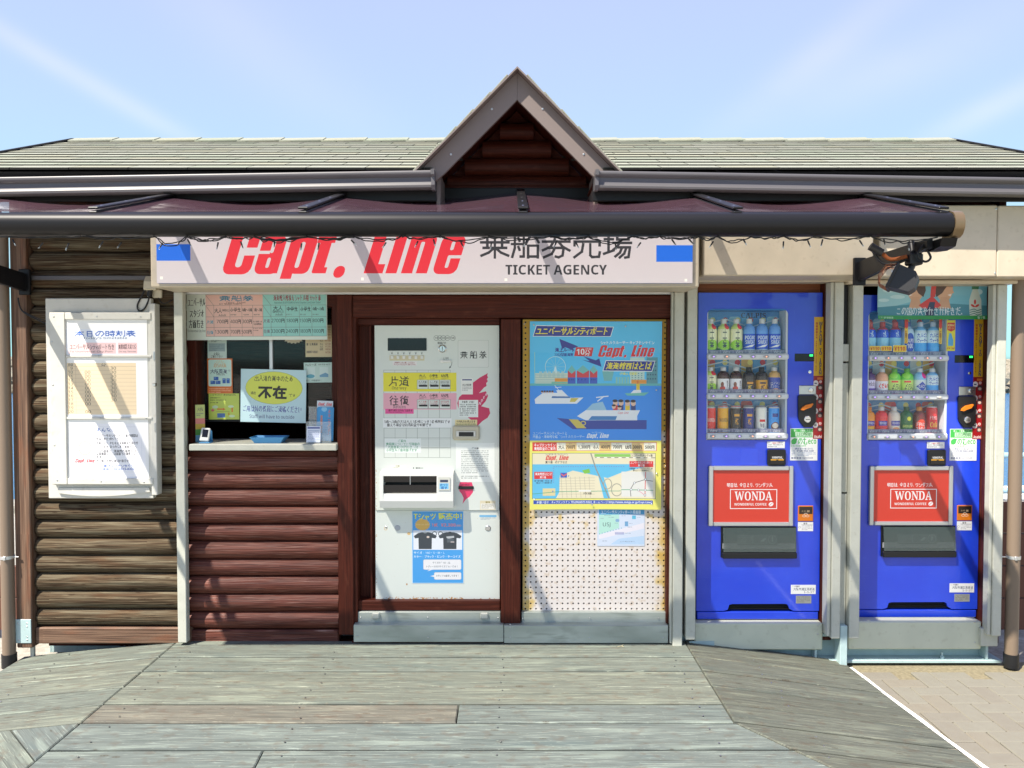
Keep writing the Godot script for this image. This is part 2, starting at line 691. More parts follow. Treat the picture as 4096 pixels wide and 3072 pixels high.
const SMALL := {"ャ": "ヤ", "ュ": "ユ", "ョ": "ヨ", "ッ": "ツ", "ィ": "イ", "ェ": "エ", "ァ": "ア", "ォ": "オ", "っ": "つ", "ょ": "よ", "、": "、", "。": "。"}
const VOICED := [
	["ガギグゲゴザジズゼゾダヂヅデドバビブベボ", "カキクケコサシスセソタチツテトハヒフヘホ", " 7081 9090"],
	["がぎぐげござじずぜぞだぢづでどばびぶべぼ", "かきくけこさしすせそたちつてとはひふへほ", " 7081 9090"],
	["パピプペポ", "ハヒフヘホ", " 8091 9180"],
]
const SIGNS := {
	"ア": "018154 434629", "イ": "7015 5359", "ウ": "5052 1215 12827639", "エ": "1282 5258 0898", "オ": "0393 6069 6318", "カ": "13838769 404419", "キ": "1372 0685 4059", "ク": "4015 32827639",
	"ケ": "3015 2383 636639", "コ": "128288 1888", "サ": "0393 3036 707549", "シ": "2142 1435 296893", "ス": "128219 5689", "セ": "049376 313888", "ソ": "1224 817539", "タ": "4015 32827639 3466",
	"チ": "7122 0494 525639", "ツ": "1224 4143 817539", "テ": "2171 0494 545729", "ト": "3039 3375", "ナ": "0393 505629", "ニ": "2272 0898", "ノ": "807419", "ハ": "3216 6288", "ヒ": "202888 8224",
	"フ": "12827639", "ヘ": "054298", "ホ": "0393 5059 2518 7588", "マ": "128246 3568", "ミ": "2172 2474 1888", "ム": "501888 6689", "メ": "7019 2468", "モ": "2282 0595 424888", "ヤ": "049275 3149", "ユ": "227268 0898",
	"ヨ": "1282 8288 1585 1888", "ラ": "2272 14847639", "リ": "2126 717639", "ル": "313609 606895", "レ": "202884", "ロ": "1282 8288 1888 1218", "ワ": "1215 12827639", "ン": "1234 196893", "ー": "0595",
	"あ": "1272 4048 643819165464 868769", "い": "111829 7276", "う": "3161 24638549", "え": "3161 247419 465899", "お": "0363 3038 19157686 7294", "か": "03637869 3019 7294", "き": "1272 1474 4067 262979", "く": "702679",
	"け": "1019 4393 707659", "こ": "2272 172878", "さ": "1383 4066 262979", "し": "20275987", "す": "0393 606749457469", "せ": "0494 7075 312878", "そ": "21721494 9446 4679", "た": "0262 4019 5484 475989",
	"ち": "1272 402654868849", "つ": "03638549", "て": "0282 82545979", "と": "2044 73162989", "な": "0242 3016 7284 646838376789", "に": "1019 4282 465888", "ね": "2029 0323 074373877969", "の": "5237180531719569",
	"は": "1019 4393 707859475799", "ま": "1282 1484 505829376889", "み": "2151280725 2597 7459", "む": "0262 303828173539 398986", "め": "2157 60281724638659", "も": "40487886 1373 1676", "や": "05739475 2059 5062",
	"よ": "505828376889 5283", "ら": "4152 232645858749", "り": "2026 607649", "る": "2171 711564758759", "れ": "2029 0323 084762688999", "ろ": "2171 71156475866949", "わ": "2029 0323 0743638769", "を": "1272 40164557 94475989",
	"ん": "40093556597985", "ほ": "1019 4282 4484 707858476799", "。": "0607 1718 0808", "、": "0618", "・": "4455 5445", "「": "406040 4045", "」": "6965", "！": "5056 5859", "〜": "0514355597", "：": "4343 4747", "（": "604459", "）": "306549", "＆": "4023 2346 4679 5359 2768",
	"乗": "7121 0292 0494 1686 3236 7276 5159 4609 6699", "船": "2011 1141 111609 4149 0545 2333 2636 6054 8094 5595 5559 9599 5989", "券": "2031 7061 1282 0494 514408 5498 3676 76755949 5639",
	"売": "5053 0191 2373 0705 0595 9597 374819 67688998", "場": "0333 2028 0846 5080 5053 8083 5383 5282 4595 5547 5696 968979 7649", "本": "0292 5059 5208 5298 3676", "日": "2171 2129 7179 2575 2979",
	"時": "0131 0108 3138 0434 0838 7073 5191 4393 4696 84898979 5768", "刻": "2031 0252 3215 1544 4408 3658 6166 909989", "表": "1181 2272 0494 5054 5407 3639 3957 5599 8467", "行": "3012 4115 2329 5181 4494 74797959",
	"方": "5052 0292 424519 4575 75796959", "面": "0191 5133 1383 1319 8389 1989 3339 6369 3565 3767", "大": "0393 505409 5499", "人": "505409 5499", "小": "5059 5949 2417 7487",
	"学": "2031 5041 8061 0305 0393 9395 2575 7546 464939 0696", "生": "2014 1383 1575 5059 0999", "中": "1282 1216 8286 1686 5059", "上": "5059 5484 0999", "下": "0191 5159 5375",
	"歳": "4042 4171 0393 1309 2545 2757 3559 5389 8599 8466 7182", "円": "1119 1181 8189 8979 1585 5155", "片": "303609 6063 3393 3676 7679", "道": "1022 0424 2427 2709 2799 5061 8071 3292 6254 4484 4448 8488 4686 4888",
	"往": "3012 4215 2429 6071 5393 5696 7379 4999", "復": "3012 3215 2329 6043 5191 5383 5356 8386 5484 5686 6547 5787 8748 5799", "海": "1021 0314 0926 5033 4191 4348 4383 8389 3595 4888 6267",
	"遊": "1021 0424 2427 2709 2799 4042 3252 4227 4454 5457 7152 5292 6484 8465 6568 5696", "館": "2004 2044 1333 1318 3336 1535 1838 7071 5153 5191 9193 6369 6383 8385 6585 6787 8789 6989", "入": "3050 5053 5309 5399",
	"西": "0191 1383 1319 8389 1989 3135 3526 6167 6787", "分": "3005 6095 2676 7679 7959 4609", "出": "5059 1214 1484 8284 0609 0999 9699", "港": "1021 0314 0926 5054 8084 4292 3494 5437 7497 5676 7678 5659 5999 9997",
	"作": "3014 2329 5033 4292 6269 6585 6888", "業": "3032 6062 1021 9081 0292 3243 7263 1484 0696 1585 5359 4609 5699", "不": "0191 6108 5359 5488", "在": "0292 4007 2429 4585 6369 3999",
	"現": "0131 0434 0838 2128 5080 5056 8086 5282 5484 5686 5639 7679 7999 9997", "用": "211609 2181 8189 8979 2484 2686 5159", "外": "2005 1343 4347 4709 1536 7079 7488", "係": "3014 2329 8041 6143 8144 4485 6679 6748 8697",
	"員": "2080 2022 8082 2282 2484 2428 8488 2686 2888 3809 6899", "連": "1021 0424 2427 2709 2799 4191 4383 4346 8386 4686 4788 6068", "絡": "2003 0324 3305 0535 2529 0617 4648 6043 5181 8135 5488 5696 5659 9699 5999",
	"全": "5004 5094 2575 1777 0999 5559", "示": "2171 0494 5459 2718 7788", "阪": "0109 0130 3023 2335 3515 9151 5155 5549 5585 8549 6699", "周": "101709 1080 8089 8979 3262 5144 2474 3666 3638 6668 3868",
	"幼": "2003 0323 2305 0535 2508 0848 3749 5393 939889 7075 7549", "児": "1015 4080 4045 8085 4282 4585 36181709 6668 6899 9996", "料": "0434 2029 0112 4132 2408 2437 5162 5465 4896 8089", "金": "5004 5094 3474 2676 5459 2738 7767 0999",
	"必": "1316 3138 3878 7876 8117 9396", "要": "0191 1282 1214 8284 1484 4144 6164 0696 4537 3779 6649 7609", "無": "3003 1191 0393 0595 2125 4145 6165 8185 1709 3748 5768 8799", "名": "4005 3171 7109 3343 3676 3639 7679 3979",
	"様": "0343 2029 2206 2346 5061 8071 5292 5484 4696 7079 5667 8697", "合": "5004 5094 3464 2676 2629 7679 2979", "案": "5051 1113 1191 9193 4226 2464 7426 0696 5559 5619 5689", "内": "1219 1282 8289 8979 5054 5427 5477",
	"特": "1004 0242 2029 0645 7074 5292 4494 4696 84898979 5768", "車": "1181 2383 2336 8386 2686 0898 5059", "引": "0141 4144 4404 0407 0747 474939 8089", "販": "0030 0006 3036 0232 0434 0636 1709 2739 5090 5055 5548 5484 8448 6499",
	"枚": "0343 2029 2307 2346 6044 5282 8148 5499", "国": "0109 0191 9199 0999 2373 3565 2777 5357 6677", "爽": "0191 5055 5509 5599 1233 3213 1536 3516 6283 8263 6586 8566", "好": "2016 1647 0343 3309 5181 8163 6369 6959 4595",
	"照": "0030 0005 3035 0232 0535 5090 9083 7043 5484 5456 8486 5686 0809 3839 5859 8899", "明": "0131 0107 3137 0434 0737 515749 5191 9199 9989 5393 5696", "今": "5004 5094 3464 2676 7648", "市": "5052 0292 1418 1484 8488 5259",
	"区": "0191 0109 0999 3278 7338", "岸": "5052 1012 1282 8082 1484 1409 3676 2898 5459", "通": "1021 0424 2427 2709 2799 4181 8153 4348 4383 8389 4585 4787 6388", "千": "7121 0494 5159", "札": "0343 2029 2307 2345 6068 6899 9997",
	"使": "3014 2329 4191 5282 5255 8285 5585 7056 5649 5699", "告": "2013 1383 5055 0595 2676 2629 7679 2979", "注": "1021 0314 0926 6071 4393 5696 7379 4999", "間": "0009 0030 3033 0333 6090 6063 6393 9099 3565 3539 6569 3767 3969",
	"天": "1181 0494 5154 5409 5499", "山": "5059 1419 1989 8489", "高": "5051 0191 3363 3335 6365 3565 1619 1686 8689 3767 3739 6769 3969", "校": "0343 2029 2307 2345 7071 5191 6354 8394 8559 5599", "未": "2272 0494 5059 4508 5598",
	"茶": "0191 3032 6062 5305 5395 2575 5459 5617 6687", "十": "0494 5059", "六": "5052 0393 4519 5588", "水": "5059 5949 0434 3419 8154 5499", "極": "0343 2029 2307 2345 4191 6145 4577 4999", "口": "1282 1218 8288 1888",
	"白": "5041 1282 1219 8289 1585 1989", "運": "1021 0424 2427 2709 2799 3133 3191 9193 4484 4346 8386 4686 3797 6168",
	"航": "2011 1141 111609 4149 0545 2333 2636 7071 5191 6364 64675349 6383 8388 8999", "以": "1118 1836 4254 9147 6699", "結": "2003 0324 3305 0535 2529 0617 4648 5191 7074 5484 5696 5659 9699 5999",
}


# ---------------------------------------------------------------- sky and materials

func make_sky() -> ProceduralSkyMaterial:
	var m := ProceduralSkyMaterial.new()
	m.sky_top_color = Color(0.735, 0.768, 0.99)
	m.sky_horizon_color = Color(0.76, 1.0, 1.0)
	m.sky_curve = 0.17
	m.ground_bottom_color = Color(0.42, 0.42, 0.4)
	m.ground_horizon_color = Color(0.62, 0.68, 0.72)
	m.sun_angle_max = 1.0
	# thin cirrus: streaks of soft noise over the whole dome
	var w := 1024
	var h := 512
	var n := FastNoiseLite.new()
	n.seed = 5
	n.frequency = 0.012
	n.fractal_octaves = 5
	var veil := FastNoiseLite.new()
	veil.seed = 9
	veil.frequency = 0.006
	veil.fractal_octaves = 3
	var im := Image.create(w, h, false, Image.FORMAT_RGBA8)
	var streaks := [[-38.0, 21.5, -19.0, 13.0, 0.6, 0.62], [-28.0, 27.0, -6.0, 13.0, 2.6, 0.22], [12.0, 14.0, 31.0, 25.5, 1.2, 0.4], [14.0, 15.0, 36.0, 21.0, 1.7, 0.34], [25.5, 13.0, 36.0, 17.0, 0.8, 0.5], [60.0, 30.0, 110.0, 50.0, 4.0, 0.4], [-150.0, 20.0, -70.0, 40.0, 4.0, 0.4], [130.0, 15.0, 175.0, 35.0, 3.0, 0.4]]
	for y in h / 2:
		var el := 90.0 - 180.0 * (y + 0.5) / h
		for x in w:
			var az := wrapf(360.0 * (x + 0.5) / w, -180.0, 180.0)
			var grain := 0.5 + 0.5 * n.get_noise_2d(x * 0.9 + y * 0.5, y * 2.6 - x * 1.1)
			var a := 0.16 * maxf(0.0, veil.get_noise_2d(x, y * 2.0)) * grain
			for s in streaks:
				var p := Vector2(az, el)
				var s0 := Vector2(s[0], s[1])
				var s1 := Vector2(s[2], s[3])
				var t := clampf((p - s0).dot(s1 - s0) / (s1 - s0).length_squared(), 0.0, 1.0)
				var d: float = p.distance_to(s0.lerp(s1, t)) / s[4]
				if d < 3.0:
					a += s[5] * exp(-d * d) * (0.25 + 1.0 * grain) * sin(PI * clampf(t, 0.04, 0.96))
			im.set_pixel(x, y, Color(0.7, 0.56, 0.6, clampf(a * 0.66, 0.0, 0.6)))
	m.sky_cover = ImageTexture.create_from_image(im)
	m.sky_cover_modulate = Color(1, 1, 1, 1)
	return m


# natively computed noise, drawn with a colour ramp and drawn out along u
func noise_layer(w: int, h: int, stretch: float, freq: float, seed_: int, ramp: Array, octaves := 4, kind := FastNoiseLite.TYPE_SIMPLEX_SMOOTH) -> Image:
	var n := FastNoiseLite.new()
	n.noise_type = kind
	n.seed = seed_
	n.frequency = freq
	n.fractal_octaves = octaves
	var g := Gradient.new()
	var offs := PackedFloat32Array()
	var cols := PackedColorArray()
	for r in ramp:
		offs.append(r[0])
		cols.append(r[1])
	g.offsets = offs
	g.colors = cols
	var t := NoiseTexture2D.new()
	t.width = int(w / stretch)
	t.height = h
	t.seamless = true
	t.noise = n
	t.color_ramp = g
	while t.get_image() == null:
		await get_tree().process_frame
	var im := t.get_image()
	im.clear_mipmaps()
	im.convert(Image.FORMAT_RGBA8)
	if stretch != 1.0:
		im.resize(w, h, Image.INTERPOLATE_CUBIC)
	return im


func layered(w: int, h: int, base: Color, layers: Array) -> Image:
	var im := Image.create(w, h, false, Image.FORMAT_RGBA8)
	im.fill(base)
	for l in layers:
		var over: Image = await noise_layer(w, h, l[0], l[1], l[2], l[3], l[4] if l.size() > 4 else 4)
		im.blend_rect(over, Rect2i(0, 0, w, h), Vector2i.ZERO)
	return im


func knots(im: Image, count: int, seed_: int, dark: Color):
	var g := RandomNumberGenerator.new()
	g.seed = seed_
	for k in count:
		var cx := g.randi_range(40, im.get_width() - 41)
		var cy := g.randi_range(14, im.get_height() - 15)
		var rx := g.randf_range(9.0, 24.0)
		var ry := rx * g.randf_range(0.25, 0.4)
		for y in range(-int(ry) - 1, int(ry) + 2):
			for x in range(-int(rx) - 1, int(rx) + 2):
				var d := Vector2(x / rx, y / ry).length()
				if d < 1.0:
					var p := Vector2i(cx + x, clampi(cy + y, 0, im.get_height() - 1))
					var a := (1.0 - d * d) * (0.55 + 0.35 * sin(d * 14.0))
					im.set_pixelv(p, im.get_pixelv(p).lerp(dark, clampf(a, 0.0, 0.9)))


# fine splits along the grain
func cracks(im: Image, count: int, seed_: int, c: Color):
	var g := RandomNumberGenerator.new()
	g.seed = seed_
	for k in count:
		var x := g.randi_range(0, im.get_width() - 1)
		var y := g.randf_range(1, im.get_height() - 2)
		var n := int(pow(g.randf(), 2.0) * 330.0) + 20
		var drift := g.randf_range(-0.02, 0.02)
		for j in n:
			y += drift + g.randf_range(-0.12, 0.12)
			var p := Vector2i(posmod(x + j, im.get_width()), clampi(int(y), 0, im.get_height() - 1))
			im.set_pixelv(p, im.get_pixelv(p).lerp(c, 0.75 * sin(PI * j / n)))


func c0(c: Color, a: float) -> Color:
	return Color(c.r, c.g, c.b, a)


func plain(called: String, c: Color, rough := 0.5, metal := 0.0) -> StandardMaterial3D:
	var m := StandardMaterial3D.new()
	m.resource_name = called
	m.albedo_color = c
	m.roughness = rough
	m.metallic = metal
	M[called] = m
	return m


func textured(called: String, im: Image, scale: Vector3, rough := 0.7, bump: Image = null, bump_cm := 0.0, tri := false) -> StandardMaterial3D:
	var m := plain(called, Color.WHITE, rough)
	m.albedo_texture = ImageTexture.create_from_image(im)
	m.uv1_scale = scale
	m.uv1_triplanar = tri
	m.uv1_world_triplanar = tri
	if bump:
		m.heightmap_enabled = true
		m.heightmap_texture = ImageTexture.create_from_image(bump)
		m.heightmap_scale = bump_cm
	return m


func tinted(called: String, from: StandardMaterial3D, c: Color) -> StandardMaterial3D:
	var m: StandardMaterial3D = from.duplicate()
	m.resource_name = called
	m.albedo_color = c
	M[called] = m
	return m


func speck(a: Color, lo: float, hi: float, alpha := 1.0) -> Array:
	return [[0.0, c0(a, 0.0)], [lo, c0(a, 0.0)], [hi, c0(a, alpha)], [1.0, c0(a, alpha)]]


func make_materials():
	var grain := await noise_layer(1024, 512, 24.0, 0.09, 3, [[0.0, Color.BLACK], [1.0, Color.WHITE]], 4)
	# weathered logs
	var a := await layered(1024, 512, rgb(122, 109, 92), [
		[14.0, 0.03, 11, [[0.0, c0(rgb(66, 48, 34), 0.85)], [0.42, c0(rgb(90, 70, 52), 0.4)], [0.6, c0(rgb(138, 128, 110), 0.2)], [1.0, c0(rgb(172, 166, 150), 0.75)]]],
		[28.0, 0.11, 12, speck(rgb(58, 40, 28), 0.56, 0.72, 0.6)],
		[22.0, 0.13, 13, speck(rgb(178, 168, 146), 0.6, 0.8, 0.5)],
		[3.0, 0.012, 14, speck(rgb(112, 70, 46), 0.6, 0.9, 0.35)]])
	knots(a, 40, 4, rgb(52, 32, 20))
	cracks(a, 130, 5, rgb(40, 26, 18))
	cracks(a, 90, 6, rgb(186, 178, 158))
	textured("wood_log", a, Vector3(0.62, 1.9, 1), 0.85, grain, 0.4).albedo_color = Color(0.77, 0.77, 0.735)
	M.wood_log.metallic_specular = 0.3
	var b := await layered(1024, 512, rgb(104, 58, 46), [
		[12.0, 0.03, 21, [[0.0, c0(rgb(58, 26, 20), 0.8)], [0.5, c0(rgb(96, 46, 34), 0.3)], [1.0, c0(rgb(138, 92, 78), 0.7)]]],
		[26.0, 0.12, 22, speck(rgb(58, 28, 22), 0.55, 0.72, 0.6)],
		[20.0, 0.13, 23, speck(rgb(152, 122, 110), 0.66, 0.85, 0.55)]])
	knots(b, 26, 6, rgb(52, 24, 18))
	cracks(b, 110, 7, rgb(40, 18, 14))
	cracks(b, 110, 8, rgb(160, 130, 120))
	var red := textured("wood_log_red", b, Vector3(0.62, 1.9, 1), 0.55, grain, 0.3)
	red.metallic_specular = 0.4
	var p := await layered(1024, 512, rgb(76, 32, 21), [
		[26.0, 0.08, 31, [[0.0, c0(rgb(52, 20, 13), 0.7)], [1.0, c0(rgb(98, 46, 32), 0.6)]]],
		[30.0, 0.16, 32, speck(rgb(46, 20, 14), 0.6, 0.75, 0.5)],
		[2.0, 0.02, 33, speck(rgb(120, 76, 58), 0.6, 0.9, 0.3)]])
	textured("wood_trim", p, Vector3(0.6, 1.6, 1), 0.5, grain, 0.1)
	M.wood_trim.metallic_specular = 0.3
	# the bright unstained pine of the header boards and the gable
	var pn := await layered(1024, 512, rgb(132, 74, 36), [
		[26.0, 0.07, 34, [[0.0, c0(rgb(100, 50, 24), 0.7)], [1.0, c0(rgb(160, 98, 54), 0.6)]]]])
	knots(pn, 14, 5, rgb(70, 36, 18))
	textured("wood_orange", pn, Vector3(0.6, 1.6, 1), 0.6, grain, 0.1)
	var pg := await layered(1024, 512, rgb(104, 76, 58), [
		[26.0, 0.07, 36, [[0.0, c0(rgb(66, 44, 30), 0.7)], [1.0, c0(rgb(146, 120, 98), 0.65)]]],
		[30.0, 0.16, 37, speck(rgb(54, 36, 26), 0.6, 0.76, 0.5)],
		[3.0, 0.015, 38, speck(rgb(126, 72, 44), 0.55, 0.85, 0.4)]])
	textured("wood_post", pg, Vector3(0.6, 1.6, 1), 0.7, grain, 0.15)
	# deck boards: grey stain worn through to pale wood
	var d := await layered(2048, 1024, rgb(120, 119, 113), [
		[8.0, 0.008, 41, [[0.0, c0(rgb(102, 108, 106), 0.8)], [0.5, c0(rgb(120, 119, 113), 0.0)], [1.0, c0(rgb(127, 126, 117), 0.8)]]],
		[64.0, 0.035, 42, [[0.0, c0(rgb(84, 86, 82), 0.75)], [0.5, c0(rgb(120, 119, 113), 0.0)], [1.0, c0(rgb(150, 147, 136), 0.7)]]],
		[64.0, 0.16, 43, speck(rgb(86, 80, 74), 0.66, 0.78, 0.45)],
		[10.0, 0.012, 48, speck(rgb(158, 157, 145), 0.62, 0.82, 0.6)],
		[32.0, 0.18, 44, speck(rgb(194, 191, 178), 0.7, 0.78, 0.7)],
		[6.0, 0.26, 45, speck(rgb(196, 190, 172), 0.8, 0.86, 0.7)],
		[2.0, 0.02, 46, speck(rgb(112, 92, 80), 0.6, 0.9, 0.5)]])
	knots(d, 80, 8, rgb(82, 68, 56))
	cracks(d, 260, 9, rgb(64, 60, 54))
	cracks(d, 520, 10, rgb(206, 202, 186))
	var dg := await noise_layer(1024, 512, 36.0, 0.12, 47, [[0.0, Color.BLACK], [1.0, Color.WHITE]], 4)
	textured("wood_deck", d, Vector3(0.42, 0.84, 1), 0.85, dg, 0.16).albedo_color = Color(0.82, 0.88, 0.86)
	tinted("wood_deck_pale", M.wood_deck, Color(0.84, 0.885, 0.85))
	tinted("wood_deck_grey", M.wood_deck, Color(0.79, 0.86, 0.87))
	tinted("wood_deck_red", M.wood_deck, Color(0.83, 0.825, 0.79))
	tinted("wood_deck_dark", M.wood_deck, Color(0.72, 0.755, 0.72))
	tinted("wood_deck_side", M.wood_deck, Color(0.7, 0.73, 0.69))
	# roof shingles: mineral grit
	var grit := await noise_layer(512, 512, 1.0, 0.35, 51, [[0.0, Color.BLACK], [1.0, Color.WHITE]], 3)
	var s := await layered(512, 512, rgb(138, 142, 128), [
		[1.0, 0.35, 52, [[0.0, c0(rgb(70, 72, 62), 0.9)], [0.5, c0(rgb(148, 151, 136), 0.0)], [1.0, c0(rgb(178, 178, 164), 0.8)]], 2],
		[1.0, 0.02, 53, [[0.0, c0(rgb(136, 141, 125), 0.5)], [1.0, c0(rgb(160, 160, 144), 0.5)]]]])
	textured("shingle", s, Vector3(3, 3, 3), 0.9, grit, 0.25, true)
	tinted("shingle_warm", M.shingle, Color(1.0, 0.99, 0.96))
	tinted("shingle_cool", M.shingle, Color(0.96, 0.98, 0.96))
	plain("shingle_edge", rgb(44, 44, 40), 0.9)
	# pavers and quay
	var bk := await layered(512, 512, rgb(146, 143, 133), [
		[1.0, 0.3, 61, [[0.0, c0(rgb(122, 114, 102), 0.6)], [0.5, c0(rgb(152, 142, 128), 0.0)], [1.0, c0(rgb(178, 170, 158), 0.6)]], 3],
		[1.0, 0.015, 62, [[0.0, c0(rgb(148, 136, 122), 0.5)], [1.0, c0(rgb(158, 150, 136), 0.5)]]]])
	textured("paver", bk, Vector3(1.6, 1.6, 1.6), 0.9, grit, 0.12, true).albedo_color = Color(0.83, 0.85, 0.84)
	tinted("paver_pink", M.paver, Color(0.83, 0.835, 0.815))
	tinted("paver_grey", M.paver, Color(0.81, 0.82, 0.81))
	var cc := await layered(512, 512, rgb(164, 160, 148), [
		[1.0, 0.05, 63, [[0.0, c0(rgb(126, 122, 112), 0.7)], [1.0, c0(rgb(190, 186, 174), 0.6)]]],
		[1.0, 0.4, 64, speck(rgb(104, 100, 92), 0.62, 0.8, 0.5)]])
	textured("concrete", cc, Vector3(0.6, 0.6, 0.6), 0.9, grit, 0.2, true)
	textured("sand", cc, Vector3(1.4, 1.4, 1.4), 0.95, grit, 0.2, true).albedo_color = Color(0.8, 0.77, 0.67)
	var rk := await layered(512, 512, rgb(150, 142, 124), [
		[1.0, 0.03, 65, [[0.0, c0(rgb(88, 84, 74), 0.9)], [1.0, c0(rgb(178, 170, 150), 0.8)]]]])
	textured("rock", rk, Vector3(0.5, 0.5, 0.5), 0.95, null, 0.0, true)
	# painted metal, with stains of its own
	var ww := await layered(512, 512, rgb(218, 214, 204), [
		[1.0, 0.012, 71, [[0.0, c0(rgb(196, 194, 186), 0.5)], [1.0, c0(rgb(224, 220, 212), 0.5)]]],
		[1.0, 0.04, 72, speck(rgb(176, 168, 152), 0.72, 0.95, 0.3)]])
	textured("cream", ww, Vector3(0.9, 0.9, 0.9), 0.45, null, 0.0, true).albedo_color = Color(0.91, 0.87, 0.8)
	textured("rail_white", ww, Vector3(1.3, 1.3, 1.3), 0.42, null, 0.0, true).albedo_color = Color(0.87, 0.89, 0.87)
	textured("plinth", ww, Vector3(0.7, 0.7, 0.7), 0.5, null, 0.0, true).albedo_color = Color(0.93, 0.96, 0.9)
	textured("steel_blue", ww, Vector3(1.7, 1.7, 1.7), 0.5, null, 0.0, true).albedo_color = Color(0.78, 0.9, 0.94)
	var kp := await layered(512, 512, rgb(176, 186, 178), [
		[4.0, 0.012, 73, [[0.0, c0(rgb(142, 150, 142), 0.8)], [1.0, c0(rgb(200, 206, 200), 0.7)]]],
		[2.0, 0.02, 74, speck(rgb(140, 146, 138), 0.66, 0.9, 0.4)],
		[9.0, 0.05, 75, speck(rgb(130, 134, 126), 0.76, 0.84, 0.35)]])
	var kick := textured("kick_plate", kp, Vector3(0.8, 0.8, 0.8), 0.4, null, 0.0, true)
	kick.metallic = 0.35
	textured("notice_white", ww, Vector3(0.8, 0.8, 0.8), 0.4, null, 0.0, true).albedo_color = Color(0.93, 0.94, 0.94)
	var mw := await layered(1024, 1024, rgb(226, 230, 222), [
		[1.0, 0.006, 76, [[0.0, c0(rgb(214, 222, 214), 0.7)], [1.0, c0(rgb(232, 232, 224), 0.7)]]],
		[1.0, 0.05, 77, speck(rgb(190, 180, 160), 0.78, 0.9, 0.4)]])
	textured("machine_white", mw, Vector3(0.7, 0.7, 0.7), 0.35, null, 0.0, true)
	plain("steel", rgb(190, 192, 192), 0.3, 0.9)
	plain("chrome", rgb(214, 214, 214), 0.18, 0.95)
	plain("alu", rgb(206, 208, 208), 0.38, 0.75)
	plain("bronze", rgb(24, 24, 26), 0.42).metallic_specular = 0.35
	plain("bronze_light", rgb(122, 104, 78), 0.35, 0.45)
	plain("gutter", rgb(88, 86, 88), 0.4)
	plain("fascia", rgb(116, 105, 100), 0.55)
	plain("pipe", rgb(122, 106, 90), 0.42)
	plain("black", rgb(24, 24, 26), 0.45)
	plain("black_gloss", rgb(16, 16, 20), 0.12)
	plain("cable", rgb(20, 20, 22), 0.5)
	plain("beige_plastic", rgb(196, 188, 164), 0.45)
	plain("white_plastic", rgb(226, 226, 220), 0.4)
	plain("grey_plastic", rgb(176, 180, 184), 0.4)
	var vm := plain("vm_blue", rgb(30, 70, 220), 0.4)
	vm.albedo_color = Color.WHITE
	vm.albedo_texture = ImageTexture.create_from_image(await layered(512, 512, rgb(28, 66, 214), [
		[1.0, 0.006, 92, [[0.0, c0(rgb(24, 58, 200), 0.6)], [1.0, c0(rgb(40, 80, 222), 0.6)]]],
		[8.0, 0.12, 93, speck(rgb(96, 124, 226), 0.8, 0.9, 0.3)],
		[1.0, 0.05, 94, speck(rgb(60, 92, 214), 0.74, 0.95, 0.35)]]))
	vm.clearcoat_enabled = true
	vm.clearcoat = 0.8
	vm.clearcoat_roughness = 0.06
	vm.heightmap_enabled = true
	vm.heightmap_texture = ImageTexture.create_from_image(await noise_layer(256, 256, 1.0, 0.012, 91, [[0.0, Color.BLACK], [1.0, Color.WHITE]], 2))
	vm.heightmap_scale = 0.12
	vm.uv1_scale = Vector3(0.9, 0.9, 1)
	plain("vm_inner", rgb(196, 206, 214), 0.6)
	plain("vm_inner_blue", rgb(52, 124, 196), 0.7)
	plain("vm_strip", rgb(216, 220, 222), 0.35)
	plain("orange", rgb(226, 122, 24), 0.4)
	plain("tray_blue", rgb(70, 140, 190), 0.4)
	plain("pale_blue", rgb(150, 190, 214), 0.4)
	plain("rust", rgb(138, 74, 34), 0.9)
	plain("copper", rgb(150, 96, 66), 0.4, 0.6)
	plain("white_paint", rgb(232, 232, 226), 0.6)
	plain("fence_brown", rgb(96, 58, 44), 0.7)
	plain("twig", rgb(178, 170, 140), 0.9)
	plain("far_tower", rgb(176, 176, 172), 0.8)
	plain("far_glass", rgb(70, 92, 112), 0.2)
	var smoke := plain("smoked_sheet", Color(rgb(108, 80, 92), 0.5), 0.12)
	smoke.transparency = BaseMaterial3D.TRANSPARENCY_ALPHA
	var glass := plain("window_glass", Color(0.5, 0.56, 0.54, 0.03), 0.04)
	glass.metallic_specular = 0.3
	glass.transparency = BaseMaterial3D.TRANSPARENCY_ALPHA
	var pane := plain("vm_glass", Color(0.6, 0.7, 0.75, 0.03), 0.04)
	pane.metallic_specular = 0.32
	pane.transparency = BaseMaterial3D.TRANSPARENCY_ALPHA
	var flap := plain("flap_glass", Color(0.3, 0.36, 0.35, 0.5), 0.1)
	flap.transparency = BaseMaterial3D.TRANSPARENCY_ALPHA
	var acr := plain("acrylic", Color(0.85, 0.92, 0.95, 0.14), 0.08)
	acr.transparency = BaseMaterial3D.TRANSPARENCY_ALPHA
	var lamp := plain("led_violet", rgb(190, 150, 255), 0.4)
	lamp.emission_enabled = true
	lamp.emission = rgb(170, 120, 255)
	lamp.emission_energy_multiplier = 1.2
	var lamp2 := plain("led_orange", rgb(255, 190, 150), 0.4)
	lamp2.emission_enabled = true
	lamp2.emission = rgb(255, 140, 90)
	lamp2.emission_energy_multiplier = 1.0
	var green := plain("led_green", rgb(60, 220, 110), 0.4)
	green.emission_enabled = true
	green.emission = rgb(40, 220, 100)
	green.emission_energy_multiplier = 1.2
	# sea: ripples in relief
	var rip := await noise_layer(512, 512, 4.0, 0.05, 81, [[0.0, Color.BLACK], [1.0, Color.WHITE]], 4)
	var sea := plain("sea", rgb(52, 108, 150), 0.16)
	sea.heightmap_enabled = true
	sea.heightmap_texture = ImageTexture.create_from_image(rip)
	sea.heightmap_scale = 6.0
	sea.uv1_scale = Vector3(0.25, 0.25, 0.25)
